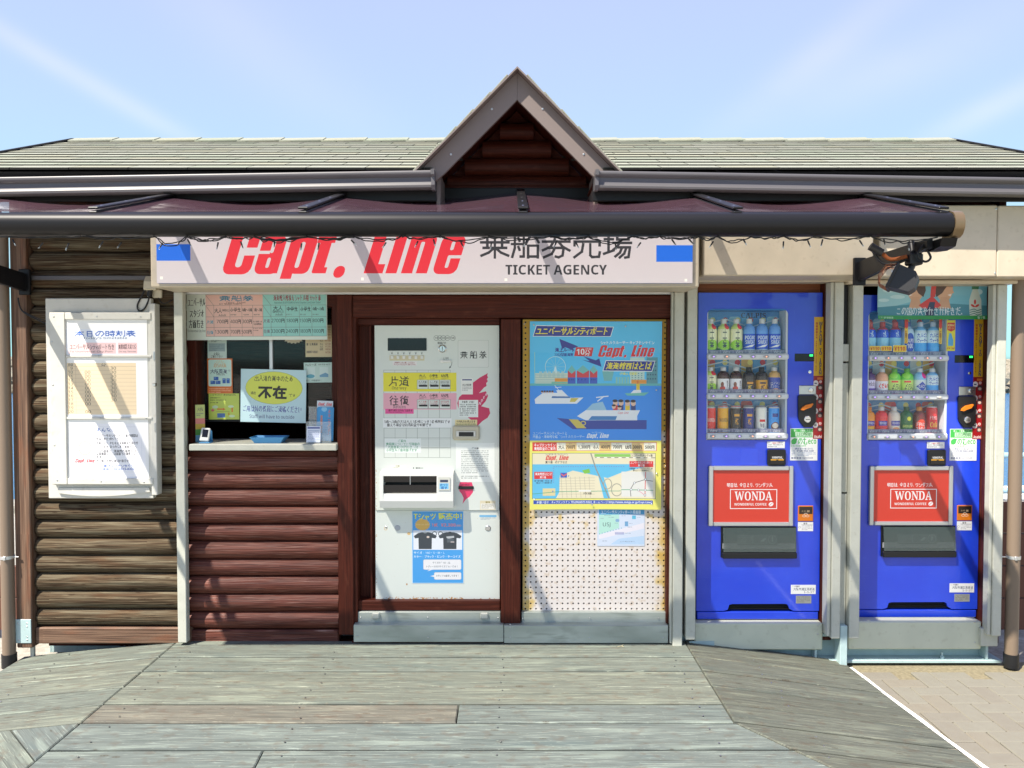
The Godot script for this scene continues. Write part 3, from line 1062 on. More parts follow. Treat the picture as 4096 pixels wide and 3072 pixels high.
	sea.uv1_triplanar = true
	sea.uv1_world_triplanar = true


# ---------------------------------------------------------------- the setting: quay, sea, breakwater, deck

func flat(x0: float, x1: float, z0: float, z1: float, y: float) -> ArrayMesh:
	var st := new_st()
	quad(st, Vector3(x0, y, z0), Vector3(x1, y, z0), Vector3(x1, y, z1), Vector3(x0, y, z1), Vector3.UP)
	return st.commit()


func rock_mesh(seed_: int) -> ArrayMesh:
	var g := RandomNumberGenerator.new()
	g.seed = seed_
	var s := SphereMesh.new()
	s.radius = 0.5
	s.height = 1.0
	s.radial_segments = 7
	s.rings = 4
	var a := s.get_mesh_arrays()
	var v: PackedVector3Array = a[Mesh.ARRAY_VERTEX]
	var ix: PackedInt32Array = a[Mesh.ARRAY_INDEX]
	var moved := {}
	for k in v.size():
		var key := v[k].snapped(Vector3.ONE * 0.01)
		if not moved.has(key):
			moved[key] = v[k] * g.randf_range(0.7, 1.25)
		v[k] = moved[key]
	var st := new_st()
	for k in range(0, ix.size(), 3):
		var n := (v[ix[k + 1]] - v[ix[k]]).cross(v[ix[k + 2]] - v[ix[k]])
		if n.length() > 1e-7:
			n = n.normalized()
			if n.dot(v[ix[k]]) < 0:
				n = -n
			tri(st, v[ix[k]], v[ix[k + 1]], v[ix[k + 2]], n)
	return st.commit()


func build_setting():
	setting("ground", flat(-80, 80, -4.4, 80, -0.022), M.concrete)
	var q := new_st()
	bevel(q, Vector3(-80, -3.0, -4.7), Vector3(80, 0.1, -4.4), 0.03)
	setting("quay_edge", q.commit(), M.concrete)
	setting("sea", flat(-3000, 3000, -5000, -4.7, -1.35), M.sea)
	# pavers, laid in a herringbone beside the ramp
	var yard := setting("pavement", flat(1.2, 6.0, 0.0, 5.0, -0.012), M.sand)
	var pm := [box_mesh(Vector3(0.1965, 0.05, 0.0965), 0.005), box_mesh(Vector3(0.0965, 0.05, 0.1965), 0.005)]
	var mats := [M.paver, M.paver, M.paver_pink, M.paver_grey]
	for j in 19:
		for i in range(-3, 15):
			var x := 1.87 + i * 0.1
			var z := 0.17 + j * 0.1
			var k := posmod(i - j, 4)
			var c := Vector3(x, -0.025, z)
			if k == 0:
				c += Vector3(0.1, 0, 0.05)
			elif k == 3:
				c += Vector3(0.05, 0, 0.1)
			else:
				continue
			if c.x < 1.83 + 0.05 * c.z:
				continue
			var o := part(yard, "paver", pm[0 if k == 0 else 1], mats[rng.randi() % 4], c + Vector3(0, rng.randf_range(-0.0015, 0.0015), 0))
			o.rotation.y = rng.randf_range(-0.01, 0.01)
	# the far side of the harbour
	var mm := MultiMesh.new()
	mm.transform_format = MultiMesh.TRANSFORM_3D
	mm.mesh = rock_mesh(3)
	mm.instance_count = 900
	for k in 900:
		var x := rng.randf_range(-70, 70)
		var lift := rng.randf()
		var b := Basis(Vector3(rng.randf(), rng.randf(), rng.randf()).normalized(), rng.randf() * TAU).scaled(Vector3.ONE * rng.randf_range(1.0, 2.3))
		mm.set_instance_transform(k, Transform3D(b, Vector3(x, -1.4 + 2.5 * lift, -68.0 - 5.0 * lift + rng.randf_range(-1, 1))))
	var br := MultiMeshInstance3D.new()
	br.name = "breakwater"
	br.multimesh = mm
	br.material_override = M.rock
	br.set_meta("kind", "stuff")
	tag(br, "grey armour stone breakwater across the water", "breakwater")
	add_child(br)
	# a tower block on the far shore, seen in the gap beside the drainpipe
	var t := thing("tower_block", "grey tower block far across the harbour, in the gap by the left drainpipe", "building", Vector3(-414, -1, -620))
	slab(t, "wall", -11, 11, 0, 29, -8, 8, M.far_tower, 0.05)
	for r in 7:
		slab(t, "window", -9.6, 9.6, 2.5 + r * 3.7, 4.6 + r * 3.7, 7.9, 8.15, M.far_glass, 0.02)
	slab(t, "roof", -10, -3, 29, 31.5, -4, 4, M.far_tower, 0.05)
	# the low wooden fences that close the gaps on either side
	for f in [[-4.6, -2.83, 0.47, "low brown board fence behind the left drainpipe"], [2.815, 4.6, 0.85, "brown board fence behind the right drainpipe"]]:
		var o := thing("board_fence", f[3], "fence", Vector3(0, -0.02, -0.42), "board fences beside the kiosk")
		var y := 0.06
		while y < f[2] - 0.05:
			slab(o, "board", f[0], f[1], y, minf(y + 0.195, f[2]), 0.0, 0.03, M.fence_brown, 0.004)
			y += 0.2
		for x in [f[0] + 0.08, (f[0] + f[1]) / 2, f[1] - 0.08]:
			slab(o, "post", x - 0.04, x + 0.04, 0.0, f[2] + 0.02, -0.085, -0.004, M.fence_brown, 0.004)
	# railing at the quay edge and a small boat beyond it
	var rl := thing("quay_railing", "pale blue pipe railing along the quay, right of the kiosk", "railing", Vector3(0, 0.1, -4.55))
	for y in [0.12, 0.52]:
		var st := new_st()
		tube(st, [Vector3(3.2, y, 0), Vector3(9.0, y, 0)], 0.035, 10)
		part(rl, "rail", st.commit(), M.pale_blue)
	for k in 6:
		var st := new_st()
		tube(st, [Vector3(3.3 + k * 1.1, 0, 0), Vector3(3.3 + k * 1.1, 0.52, 0)], 0.035, 10)
		part(rl, "post", st.commit(), M.pale_blue)
	var boat := thing("motor_boat", "small white motor boat moored beyond the railing on the right", "boat", Vector3(10.35, -1.35, -7.2))
	var hull := new_st()
	var rows := []
	for k in 7:
		var a := k / 6.0
		var half := 0.95 * sqrt(maxf(0.0, 1.0 - pow(a, 3.0)))
		rows.append([Vector3(-2.8 + 5.6 * a, 1.05 + 0.45 * a * a, half), Vector3(-2.8 + 5.2 * a, 0.35, half * 0.86), Vector3(-2.8 + 4.7 * a, -0.25, half * 0.25)])
	for k in 6:
		for s in [-1.0, 1.0]:
			var f := Vector3(1, 1, s)
			for j in 2:
				quad(hull, rows[k][j] * f, rows[k + 1][j] * f, rows[k + 1][j + 1] * f, rows[k][j + 1] * f, Vector3(0.2, -0.1, s).normalized())
		quad(hull, rows[k][0] * Vector3(1, 0.96, 1), rows[k + 1][0] * Vector3(1, 0.96, 1), rows[k + 1][0] * Vector3(1, 0.96, -1), rows[k][0] * Vector3(1, 0.96, -1), Vector3.UP)
	quad(hull, rows[0][0], rows[0][2], rows[0][2] * Vector3(1, 1, -1), rows[0][0] * Vector3(1, 1, -1), Vector3.LEFT)
	part(boat, "hull", hull.commit(), M.white_paint)
	var cab := new_st()
	prism(cab, PackedVector2Array([Vector2(-1.2, 1.0), Vector2(1.0, 1.15), Vector2(0.5, 1.95), Vector2(-1.1, 2.0)]), -0.6, 0.6)
	part(boat, "cabin", cab.commit(), M.white_paint)
	slab(boat, "window", -0.9, 0.4, 1.45, 1.8, 0.58, 0.61, M.black_gloss, 0.01)
	var br2 := new_st()
	tube(br2, [Vector3(-2.7, 1.55, 0.9), Vector3(0.5, 1.65, 0.9), Vector3(2.3, 1.95, 0.4)], 0.03, 8)
	part(boat, "rail", br2.commit(), M.white_paint)


# one board with eased edges; c are the four top corners in order, u runs along c0-c1
func board(parent: Node, c: Array, mat: Material, thick := 0.034, called := "plank") -> MeshInstance3D:
	var mid: Vector3 = (c[0] + c[1] + c[2] + c[3]) / 4.0
	var off := Vector2(rng.randf() * 9.0, rng.randf() * 9.0)
	var dir: Vector3 = (c[1] - c[0]).normalized()
	var n: Vector3 = (c[1] - c[0]).cross(c[3] - c[0]).normalized()
	if n.y < 0:
		n = -n
	var side := n.cross(dir)
	var st := new_st()
	var top := []
	var rim := []
	var low := []
	var uv := func(p: Vector3) -> Vector2: return Vector2((p - mid).dot(dir), (p - mid).dot(side)) + off
	for k in 4:
		var p: Vector3 = c[k]
		var a: Vector3 = (c[(k + 1) % 4] - p).normalized()
		var b: Vector3 = (c[(k + 3) % 4] - p).normalized()
		var sn := maxf(0.35, a.cross(b).length())
		top.append(p + (a + b) * 0.005 / sn)
		rim.append(p - n * 0.005)
		low.append(p - n * thick)
	quad(st, top[0], top[1], top[2], top[3], n, top.map(uv))
	for k in 4:
		var m := (k + 1) % 4
		var outward: Vector3 = n.cross(c[m] - c[k]).normalized()
		if outward.dot(c[k] - mid) < 0:
			outward = -outward
		quad(st, top[k], top[m], rim[m], rim[k], (outward + n).normalized(), [uv.call(top[k]), uv.call(top[m]), uv.call(rim[m]), uv.call(rim[k])])
		quad(st, rim[k], rim[m], low[m], low[k], outward, [uv.call(rim[k]), uv.call(rim[m]), uv.call(rim[m]) + Vector2(0, 0.03), uv.call(rim[k]) + Vector2(0, 0.03)])
	quad(st, low[0], low[1], low[2], low[3], -n)
	return part(parent, called, st.commit(), mat)


const LX := -1.88
const RX := 0.97
const FZ := 1.04


func deck_y(x: float, z: float) -> float:
	var y := 0.12
	if x < LX:
		y -= 0.101 * (LX - x)
	if z > FZ and x < RX + 0.95 * (z - FZ):
		y -= 0.12 * (z - FZ)
	elif x > RX:
		y -= 0.125 * (x - RX)
	return y


func build_deck():
	var d := Node3D.new()
	d.name = "deck"
	d.set_meta("kind", "structure")
	add_child(d)
	var zr := [0.025, 0.27, 0.463, 0.658, 0.853, 1.04, 1.235, 1.43, 1.625, 1.82, 2.015]
	var gap := 0.0068
	var at := func(x: float, z: float, lift: float) -> Vector3: return Vector3(x, deck_y(x, z) + lift, z)
	var tone := [M.wood_deck, M.wood_deck, M.wood_deck_pale, M.wood_deck_pale, M.wood_deck_red, M.wood_deck_grey, M.wood_deck_grey, M.wood_deck, M.wood_deck_grey, M.wood_deck]
	for r in zr.size() - 1:
		var z0: float = zr[r] + gap
		var z1: float = zr[r + 1] - gap
		var lift := rng.randf_range(-0.002, 0.002)
		# middle boards
		var ends := [LX, RX]
		if r == 4:
			ends = [LX, -0.244, RX]
		elif r == 6:
			ends = [LX, -1.023, RX]
		elif r == 8:
			ends = [LX, 0.3, RX]
		for k in ends.size() - 1:
			var g2 := 0.003 if k else 0.0015
			var a0: float = ends[k] + g2
			var a1: float = ends[k] + g2
			var b0: float = ends[k + 1] - 0.002
			var b1: float = b0
			if k == 0 and z0 > FZ:
				a0 -= 0.16 * (z0 - FZ)
				a1 -= 0.16 * (z1 - FZ)
			if k == ends.size() - 2 and z0 > FZ:
				b0 = RX + 0.95 * (z0 - FZ) - 0.002
				b1 = RX + 0.95 * (z1 - FZ) - 0.002
			var m: Material = tone[r]
			if r == 4 and k == 1:
				m = M.wood_deck_grey
			var e := 1e-4
			board(d, [at.call(a0, z0 + e, lift), at.call(b0 - e, z0 + e, lift), at.call(b1 - e, z1, lift), at.call(a1, z1, lift)], m)
		# right ramp, running down to the pavement
		if z0 < 1.9:
			var s0 := RX + maxf(0.0, 0.95 * (z0 - FZ)) + 0.002
			var s1 := RX + maxf(0.0, 0.95 * (z1 - FZ)) + 0.002
			var lf := rng.randf_range(-0.0015, 0.0015) + 0.004
			var y := func(x: float, z: float) -> Vector3: return Vector3(x, 0.12 - 0.125 * (x - RX) + lf, z)
			board(d, [y.call(s0, z0), y.call(1.846 + 0.094 * z0, z0), y.call(1.846 + 0.094 * z1, z1), y.call(s1, z1)], M.wood_deck_dark if r % 3 else M.wood_deck_side)
		# left ramp
		if r < 5:
			var lf := rng.randf_range(-0.0015, 0.0015)
			var y := func(x: float, z: float) -> Vector3: return Vector3(x, 0.12 - 0.101 * (LX - x) + lf, z)
			board(d, [y.call(-2.745, z0), y.call(LX - 0.004, z0), y.call(LX - 0.004, z1), y.call(-2.745, z1)], [M.wood_deck, M.wood_deck_pale, M.wood_deck_pale, M.wood_deck, M.wood_deck_pale][r])
	# corner boards, laid aslant
	var yc := func(x: float, z: float) -> Vector3: return Vector3(x, 0.12 - 0.101 * (LX - x) - 0.12 * (z - FZ) - 0.001, z)
	for k in 7:
		# lines of constant x - z, cut by the left ramp's last joint and by the front ramp's edge
		var s0 := -2.935 - k * 0.295
		var s1 := s0 - 0.29
		var z_edge := FZ + 0.003
		var hit := func(s: float) -> Vector2:  # where the line meets the front ramp's edge x = LX - 0.16 (z - FZ)
			var z := (LX + 0.16 * FZ - s - 0.006) / 1.16
			return Vector2(s + z, z)
		var h0: Vector2 = hit.call(s0)
		var h1: Vector2 = hit.call(s1)
		board(d, [yc.call(s0 + z_edge, z_edge), yc.call(h0.x, h0.y), yc.call(h1.x, h1.y), yc.call(s1 + z_edge, z_edge)], M.wood_deck if k % 2 else M.wood_deck_grey)
	var tip := -2.93
	var zt := FZ + 0.003
	board(d, [yc.call(tip + zt, zt), yc.call(LX - 0.006, zt), yc.call(LX - 0.01, zt + 0.005), yc.call(LX - 0.012, zt + 0.012)], M.wood_deck)
	# bearers below
	for x in [-2.6, -1.95, -1.2, -0.4, 0.4, 0.92]:
		slab(d, "bearer", x - 0.04, x + 0.04, -0.02, maxf(0.0, deck_y(x - 0.05, 0.5) - 0.04), 0.06, 0.98, M.wood_trim, 0.003)
	# screws
	var sm := new_st()
	lathe(sm, [[0.0045, 0.0], [0.0045, 0.001], [0.0, 0.0016]], 8)
	var screw_mesh := sm.commit()
	for r in zr.size() - 3:
		for x in [-2.45, -1.75, -0.95, -0.05, 0.85, 1.3]:
			for f in [0.25, 0.75]:
				var xx: float = x + rng.randf_range(-0.02, 0.02)
				var zz: float = lerpf(zr[r], zr[r + 1], f) + rng.randf_range(-0.012, 0.012)
				if xx < LX and r > 4:
					continue
				part(d, "screw", screw_mesh, M.steel, Vector3(xx, deck_y(xx, zz) + 0.003, zz))
	# the white painted edge between ramp and pavement
	var st := new_st()
	for k in 13:
		var z0 := 0.12 + k * 0.16
		var z1 := z0 + 0.1602
		var w0 := 0.024 + 0.004 * sin(k * 2.1)
		var w1 := 0.024 + 0.004 * sin((k + 1) * 2.1)
		quad(st, Vector3(1.842 + 0.094 * z0, 0.006, z0), Vector3(1.842 + 0.094 * z0 + w0, 0.005, z0), Vector3(1.842 + 0.094 * z1 + w1, 0.005, z1), Vector3(1.842 + 0.094 * z1, 0.006, z1), Vector3.UP)
	setting("painted_line", st.commit(), M.white_paint)


# ---------------------------------------------------------------- the kiosk itself

var kiosk: Node3D
const PITCH := 0.0994


func log_row(parent: Node, x0: float, x1: float, y: float, z: float, r: float, mat: Material, rl := 0.03, rr := 0.0):
	var o := part(parent, "log", log_mesh(x1 - x0, r * rng.randf_range(0.955, 1.03), rng.randi(), rl, rr), mat, Vector3(x0, y + rng.randf_range(-0.0015, 0.0015), z + rng.randf_range(-0.004, 0.003)))
	o.rotation.z = rng.randf_range(-0.0015, 0.0015)


func build_kiosk():
	kiosk = thing("ticket_kiosk", "brown log-built ferry ticket kiosk with a shingle roof and small front gable", "kiosk", Vector3(0, 0, 0))
	var k := kiosk
	# left wall of logs
	var lw := node(k, "log_wall")
	var yb := 0.209
	for j in 25:
		var y := yb + (j + 0.5) * PITCH
		log_row(lw, -2.672, -1.832, y, 0.012, 0.0515, M.wood_log, 0.028)
	slab(k, "corner_post", -2.752, -2.664, 0.1, 2.62, -0.04, 0.085, M.wood_post, 0.005)
	slab(k, "corner_plate", -2.757, -2.668, 0.128, 0.262, 0.085, 0.09, M.steel_blue, 0.002)
	for q in [[-2.74, 0.24], [-2.69, 0.24], [-2.69, 0.222], [-2.735, 0.147], [-2.69, 0.165], [-2.69, 0.147]]:
		screw(k, q[0], q[1], 0.09, 0.004)
	slab(k, "sill_beam", -2.664, -1.80, 0.115, 0.206, -0.04, 0.062, M.wood_post, 0.006)
	slab(k, "support_leg", -2.70, -2.68, 0.0, 0.125, 0.03, 0.05, M.rail_white, 0.002)
	slab(k, "trim_strip", -2.70, -1.99, 2.1392, 2.1624, 0.062, 0.078, M.gutter, 0.002)
	# body: walls behind the logs, floor, back and ceiling, leaving the window and machine openings
	slab(k, "left_side_wall", -2.70, -2.64, 0.1, 2.6, -2.2, -0.042, M.wood_trim, 0.004)
	slab(k, "right_side_wall", 2.70, 2.745, 0.1, 2.6, -2.2, 0.02, M.wood_trim, 0.004)
	slab(k, "back_wall", -2.70, 2.745, 0.1, 2.6, -2.26, -2.2, M.wood_trim, 0.004)
	slab(k, "floor", -2.66, 0.88, 0.06, 0.1, -2.2, -0.06, M.wood_trim, 0.002)
	slab(k, "wall_panel", -2.664, -1.79, 0.1, 2.68, -0.10, -0.042, M.wood_trim, 0.004)
	slab(k, "wall_panel", -1.788, -0.985, 0.1, 1.12, -0.10, -0.042, M.wood_trim, 0.004)
	slab(k, "wall_panel", -1.788, 0.875, 2.02, 2.68, -0.10, -0.042, M.wood_trim, 0.004)
	slab(k, "wall_panel", 0.877, 2.70, 2.17, 2.68, -0.10, -0.03, M.wood_trim, 0.004)
	slab(k, "ceiling", -2.66, 2.7, 2.5, 2.53, -2.19, -0.11, M.wood_trim, 0.002)
	slab(k, "partition", 0.86, 0.9, 0.1, 2.49, -2.19, -0.11, M.wood_trim, 0.004)
	# lower logs under the window
	var uw := node(k, "counter_wall")
	for j in 10:
		log_row(uw, -1.8145, -0.9744, 0.184 + (j + 0.5) * PITCH - 0.001, -0.014, 0.0515, M.wood_log_red, 0.0)
	slab(k, "counter_beam", -1.8145, -0.9772, 1.1640 - 0.002, 1.1907, -0.04, 0.025, M.wood_trim, 0.004)
	slab(k, "sill_beam", -1.8145, -0.9744, 0.112, 0.182, -0.04, 0.034, M.wood_log_red, 0.006)
	# window opening
	slab(k, "counter_sill", -1.7765, -0.9652, 1.2012, 1.2370, -0.22, 0.1, M.rail_white, 0.004)
	slab(k, "window_jamb", -1.8282, -1.7856, 1.2265, 2.03, -0.17, -0.041, M.wood_trim, 0.004)
	slab(k, "window_jamb", -1.0196, -0.9788, 1.2265, 2.03, -0.17, -0.041, M.wood_trim, 0.004)
	slab(k, "window_head", -1.8282, -0.9788, 2.0, 2.07, -0.17, -0.039, M.wood_trim, 0.004)
	var win := node(k, "sliding_window")
	slab(win, "pane", -1.7856, -1.0308, 1.3555, 1.998, -0.125, -0.121, M.window_glass, 0.0005)
	slab(win, "mullion", -1.3946, -1.3744, 1.3555, 1.998, -0.135, -0.112, M.alu, 0.002)
	slab(win, "frame", -1.7856, -1.0308, 1.3440, 1.3570, -0.135, -0.112, M.bronze, 0.002)
	# posts and frames of the middle bays
	slab(k, "post", -0.9685, -0.8825, 0.1643, 2.06, -0.04, 0.062, M.wood_trim, 0.005)
	slab(k, "jamb", -0.8851, -0.8642, 0.2282, 2.055, -0.1, 0.045, M.wood_trim, 0.003)
	slab(k, "recess_board", -0.8836, -0.7781, 0.2674, 2.0, -0.1, -0.055, M.wood_trim, 0.003)
	slab(k, "bead", -0.8066, -0.7911, 0.2800, 1.8965, -0.054, -0.02, M.wood_trim, 0.003)
	slab(k, "lintel", -0.8841, 0.8966, 1.9324, 2.06, -0.1, 0.05, M.wood_trim, 0.005)
	slab(k, "lintel_board", -0.8719, -0.0675, 1.8957, 1.9348 - 0.002, -0.1, 0.0, M.wood_trim, 0.003)
	slab(k, "post", -0.0626, 0.0473, 0.2216, 1.9308 - 0.003, -0.06, 0.053, M.wood_trim, 0.005)
	slab(k, "post", 0.8622, 0.9011, 0.2216, 1.9308 - 0.003, -0.06, 0.053, M.wood_trim, 0.004)
	slab(k, "bottom_rail", -0.8680, -0.0658, 0.2898, 0.3466, -0.1, 0.022, M.wood_trim, 0.004)
	slab(k, "kick_plate", -0.8665, -0.0642, 0.2237, 0.2874, -0.04, 0.036, M.kick_plate, 0.003)
	slab(k, "kick_plate", 0.0531, 0.8647, 0.2164, 0.2844, -0.04, 0.03, M.kick_plate, 0.003)
	slab(k, "step_plate", -0.8802, -0.0469, 0.1323, 0.2305, -0.02, 0.085, M.kick_plate, 0.003)
	slab(k, "step_plate", -0.0441, 0.8678, 0.1267, 0.2277, -0.02, 0.087, M.kick_plate, 0.003)
	slab(k, "sill_beam", -0.8962, 0.8948, 0.1, 0.1323 - 0.002, -0.04, 0.06, M.wood_trim, 0.004)
	for q in [[1423,2550],[1708,2555],[2040,2503],[2040,2513],[2040,2555],[2360,2558],[2658,2557]]:
		screw(k, 0.001 + (q[0] - 2048) * 0.001375, 1.7 - (q[1] - 1440) * 0.001381, 0.087, 0.0045)
	for q in [[1437,2478],[1708,2478],[1992,2480],[2092,2482],[2362,2480],[2639,2481]]:
		screw(k, (q[0] - 2048) * 0.00139, 1.7 - (q[1] - 1440) * 0.001392, 0.036, 0.0045)
	for q in [1499, 1936]:
		slab(k, "bumper", (q - 16 - 2048) * 0.00139, (q + 16 - 2048) * 0.00139, 0.2495, 0.2849, 0.036, 0.052, M.rail_white, 0.006)
	# the bay of the drink machines
	slab(k, "bay_floor", 0.9, 2.7, 0.165, 0.2, -0.85, -0.04, M.steel_blue, 0.003)
	slab(k, "bay_back", 0.9, 2.7, 0.2, 2.49, -0.9, -0.86, M.wood_trim, 0.004)
	slab(k, "bay_header", 0.94, 1.80, 2.06, 2.17, -0.1, -0.05, M.wood_orange, 0.004)
	slab(k, "bay_header", 1.84, 2.70, 2.12, 2.17, -0.1, -0.05, M.wood_orange, 0.004)
	slab(k, "bay_divider", 1.742, 1.80, 0.12, 2.17, -0.85, 0.02, M.wood_trim, 0.004)
	slab(k, "bay_divider", 1.835, 1.90, 0.12, 2.17, -0.85, 0.02, M.wood_trim, 0.004)
	slab(k, "bay_lining", 2.672, 2.699, 0.12, 2.17, -0.85, 0.05, M.wood_trim, 0.004)
	slab(k, "plinth", 1.0219, 1.7401, 0.0760, 0.2273, -0.03, 0.05, M.plinth, 0.006)
	slab(k, "hinge_plate", 0.9905, 1.1316, 0.0923, 0.1276, 0.051, 0.056, M.steel_blue, 0.001)
	slab(k, "plinth", 1.8814, 2.6290, 0.0788, 0.2371, -0.03, 0.05, M.plinth, 0.006)
	for q in [[3283,2517],[3283,2552],[3395,2586],[3917,2501],[3918,2586]]:
		screw(k, (q[0] - 2048) * 0.001386, 1.7 - (q[1] - 1440) * 0.00138, 0.05, 0.005)
	# steel base frame: an I-section at right, added sun-blocking webs at left
	var bf := node(k, "base_frame")
	slab(bf, "web", -2.68, 0.94, 0.0, 0.11, -0.13, -0.12, M.steel_blue, 0.002)  # added to keep sunlight off the ground below the floor, an open dark gap
	slab(bf, "added_side_web", -2.69, -2.68, 0.0, 0.11, -2.2, -0.12, M.steel_blue, 0.002)  # added as well, closes the left end against the sun
	slab(bf, "web", 0.95, 2.70, 0.02, 0.16, -0.03, -0.02, M.steel_blue, 0.002)
	slab(bf, "flange", 0.95, 2.74, 0.005, 0.022, -0.1, 0.06, M.steel_blue, 0.002)
	slab(bf, "flange", 0.95, 2.74, 0.147, 0.163, -0.1, 0.035, M.steel_blue, 0.002)
	slab(bf, "stiffener", 2.655, 2.668, 0.023, 0.146, -0.019, 0.05, M.steel_blue, 0.001)
	slab(bf, "stiffener", 1.70, 1.712, 0.023, 0.146, -0.019, 0.04, M.steel_blue, 0.001)
	slab(bf, "corner_block", 2.6120, 2.7062, 0.1055, 0.2061, 0.036, 0.075, M.rail_white, 0.003)
	var bolt := new_st()
	lathe(bolt, [[0.012, 0.0], [0.012, 0.012], [0.006, 0.013], [0.006, 0.035], [0.0, 0.036]], 6)
	part(bf, "bolt", bolt.commit(), M.steel_blue, Vector3(2.42, 0.022, 0.03))


# ---------------------------------------------------------------- roof

const EAVE := Vector2(0.35, 2.666)
const RIDGE := Vector2(-1.1, 3.2)
const GABLE := 3.01
const DX := 0.027
const DTOP := 3.172


func main_roof_y(z: float) -> float:
	return lerpf(RIDGE.y, EAVE.y, (z - RIDGE.x) / (EAVE.x - RIDGE.x))


# a roofing tab: gritted top, dark cut edges
func shingle_mesh(w: float, t: float, l: float) -> ArrayMesh:
	var top := new_st()
	var p := [Vector3(-w / 2, t / 2, -l / 2), Vector3(w / 2, t / 2, -l / 2), Vector3(w / 2, t / 2, l / 2), Vector3(-w / 2, t / 2, l / 2)]
	quad(top, p[0], p[1], p[2], p[3], Vector3.UP)
	var m := top.commit()
	var rim := new_st()
	var q := p.map(func(v): return v - Vector3(0, t, 0))
	for e in [[0, 1, Vector3.FORWARD], [1, 2, Vector3.RIGHT], [2, 3, Vector3.BACK], [3, 0, Vector3.LEFT]]:
		quad(rim, p[e[0]], p[e[1]], q[e[1]], q[e[0]], e[2])
	quad(rim, q[0], q[1], q[2], q[3], Vector3.DOWN)
	return rim.commit(m)


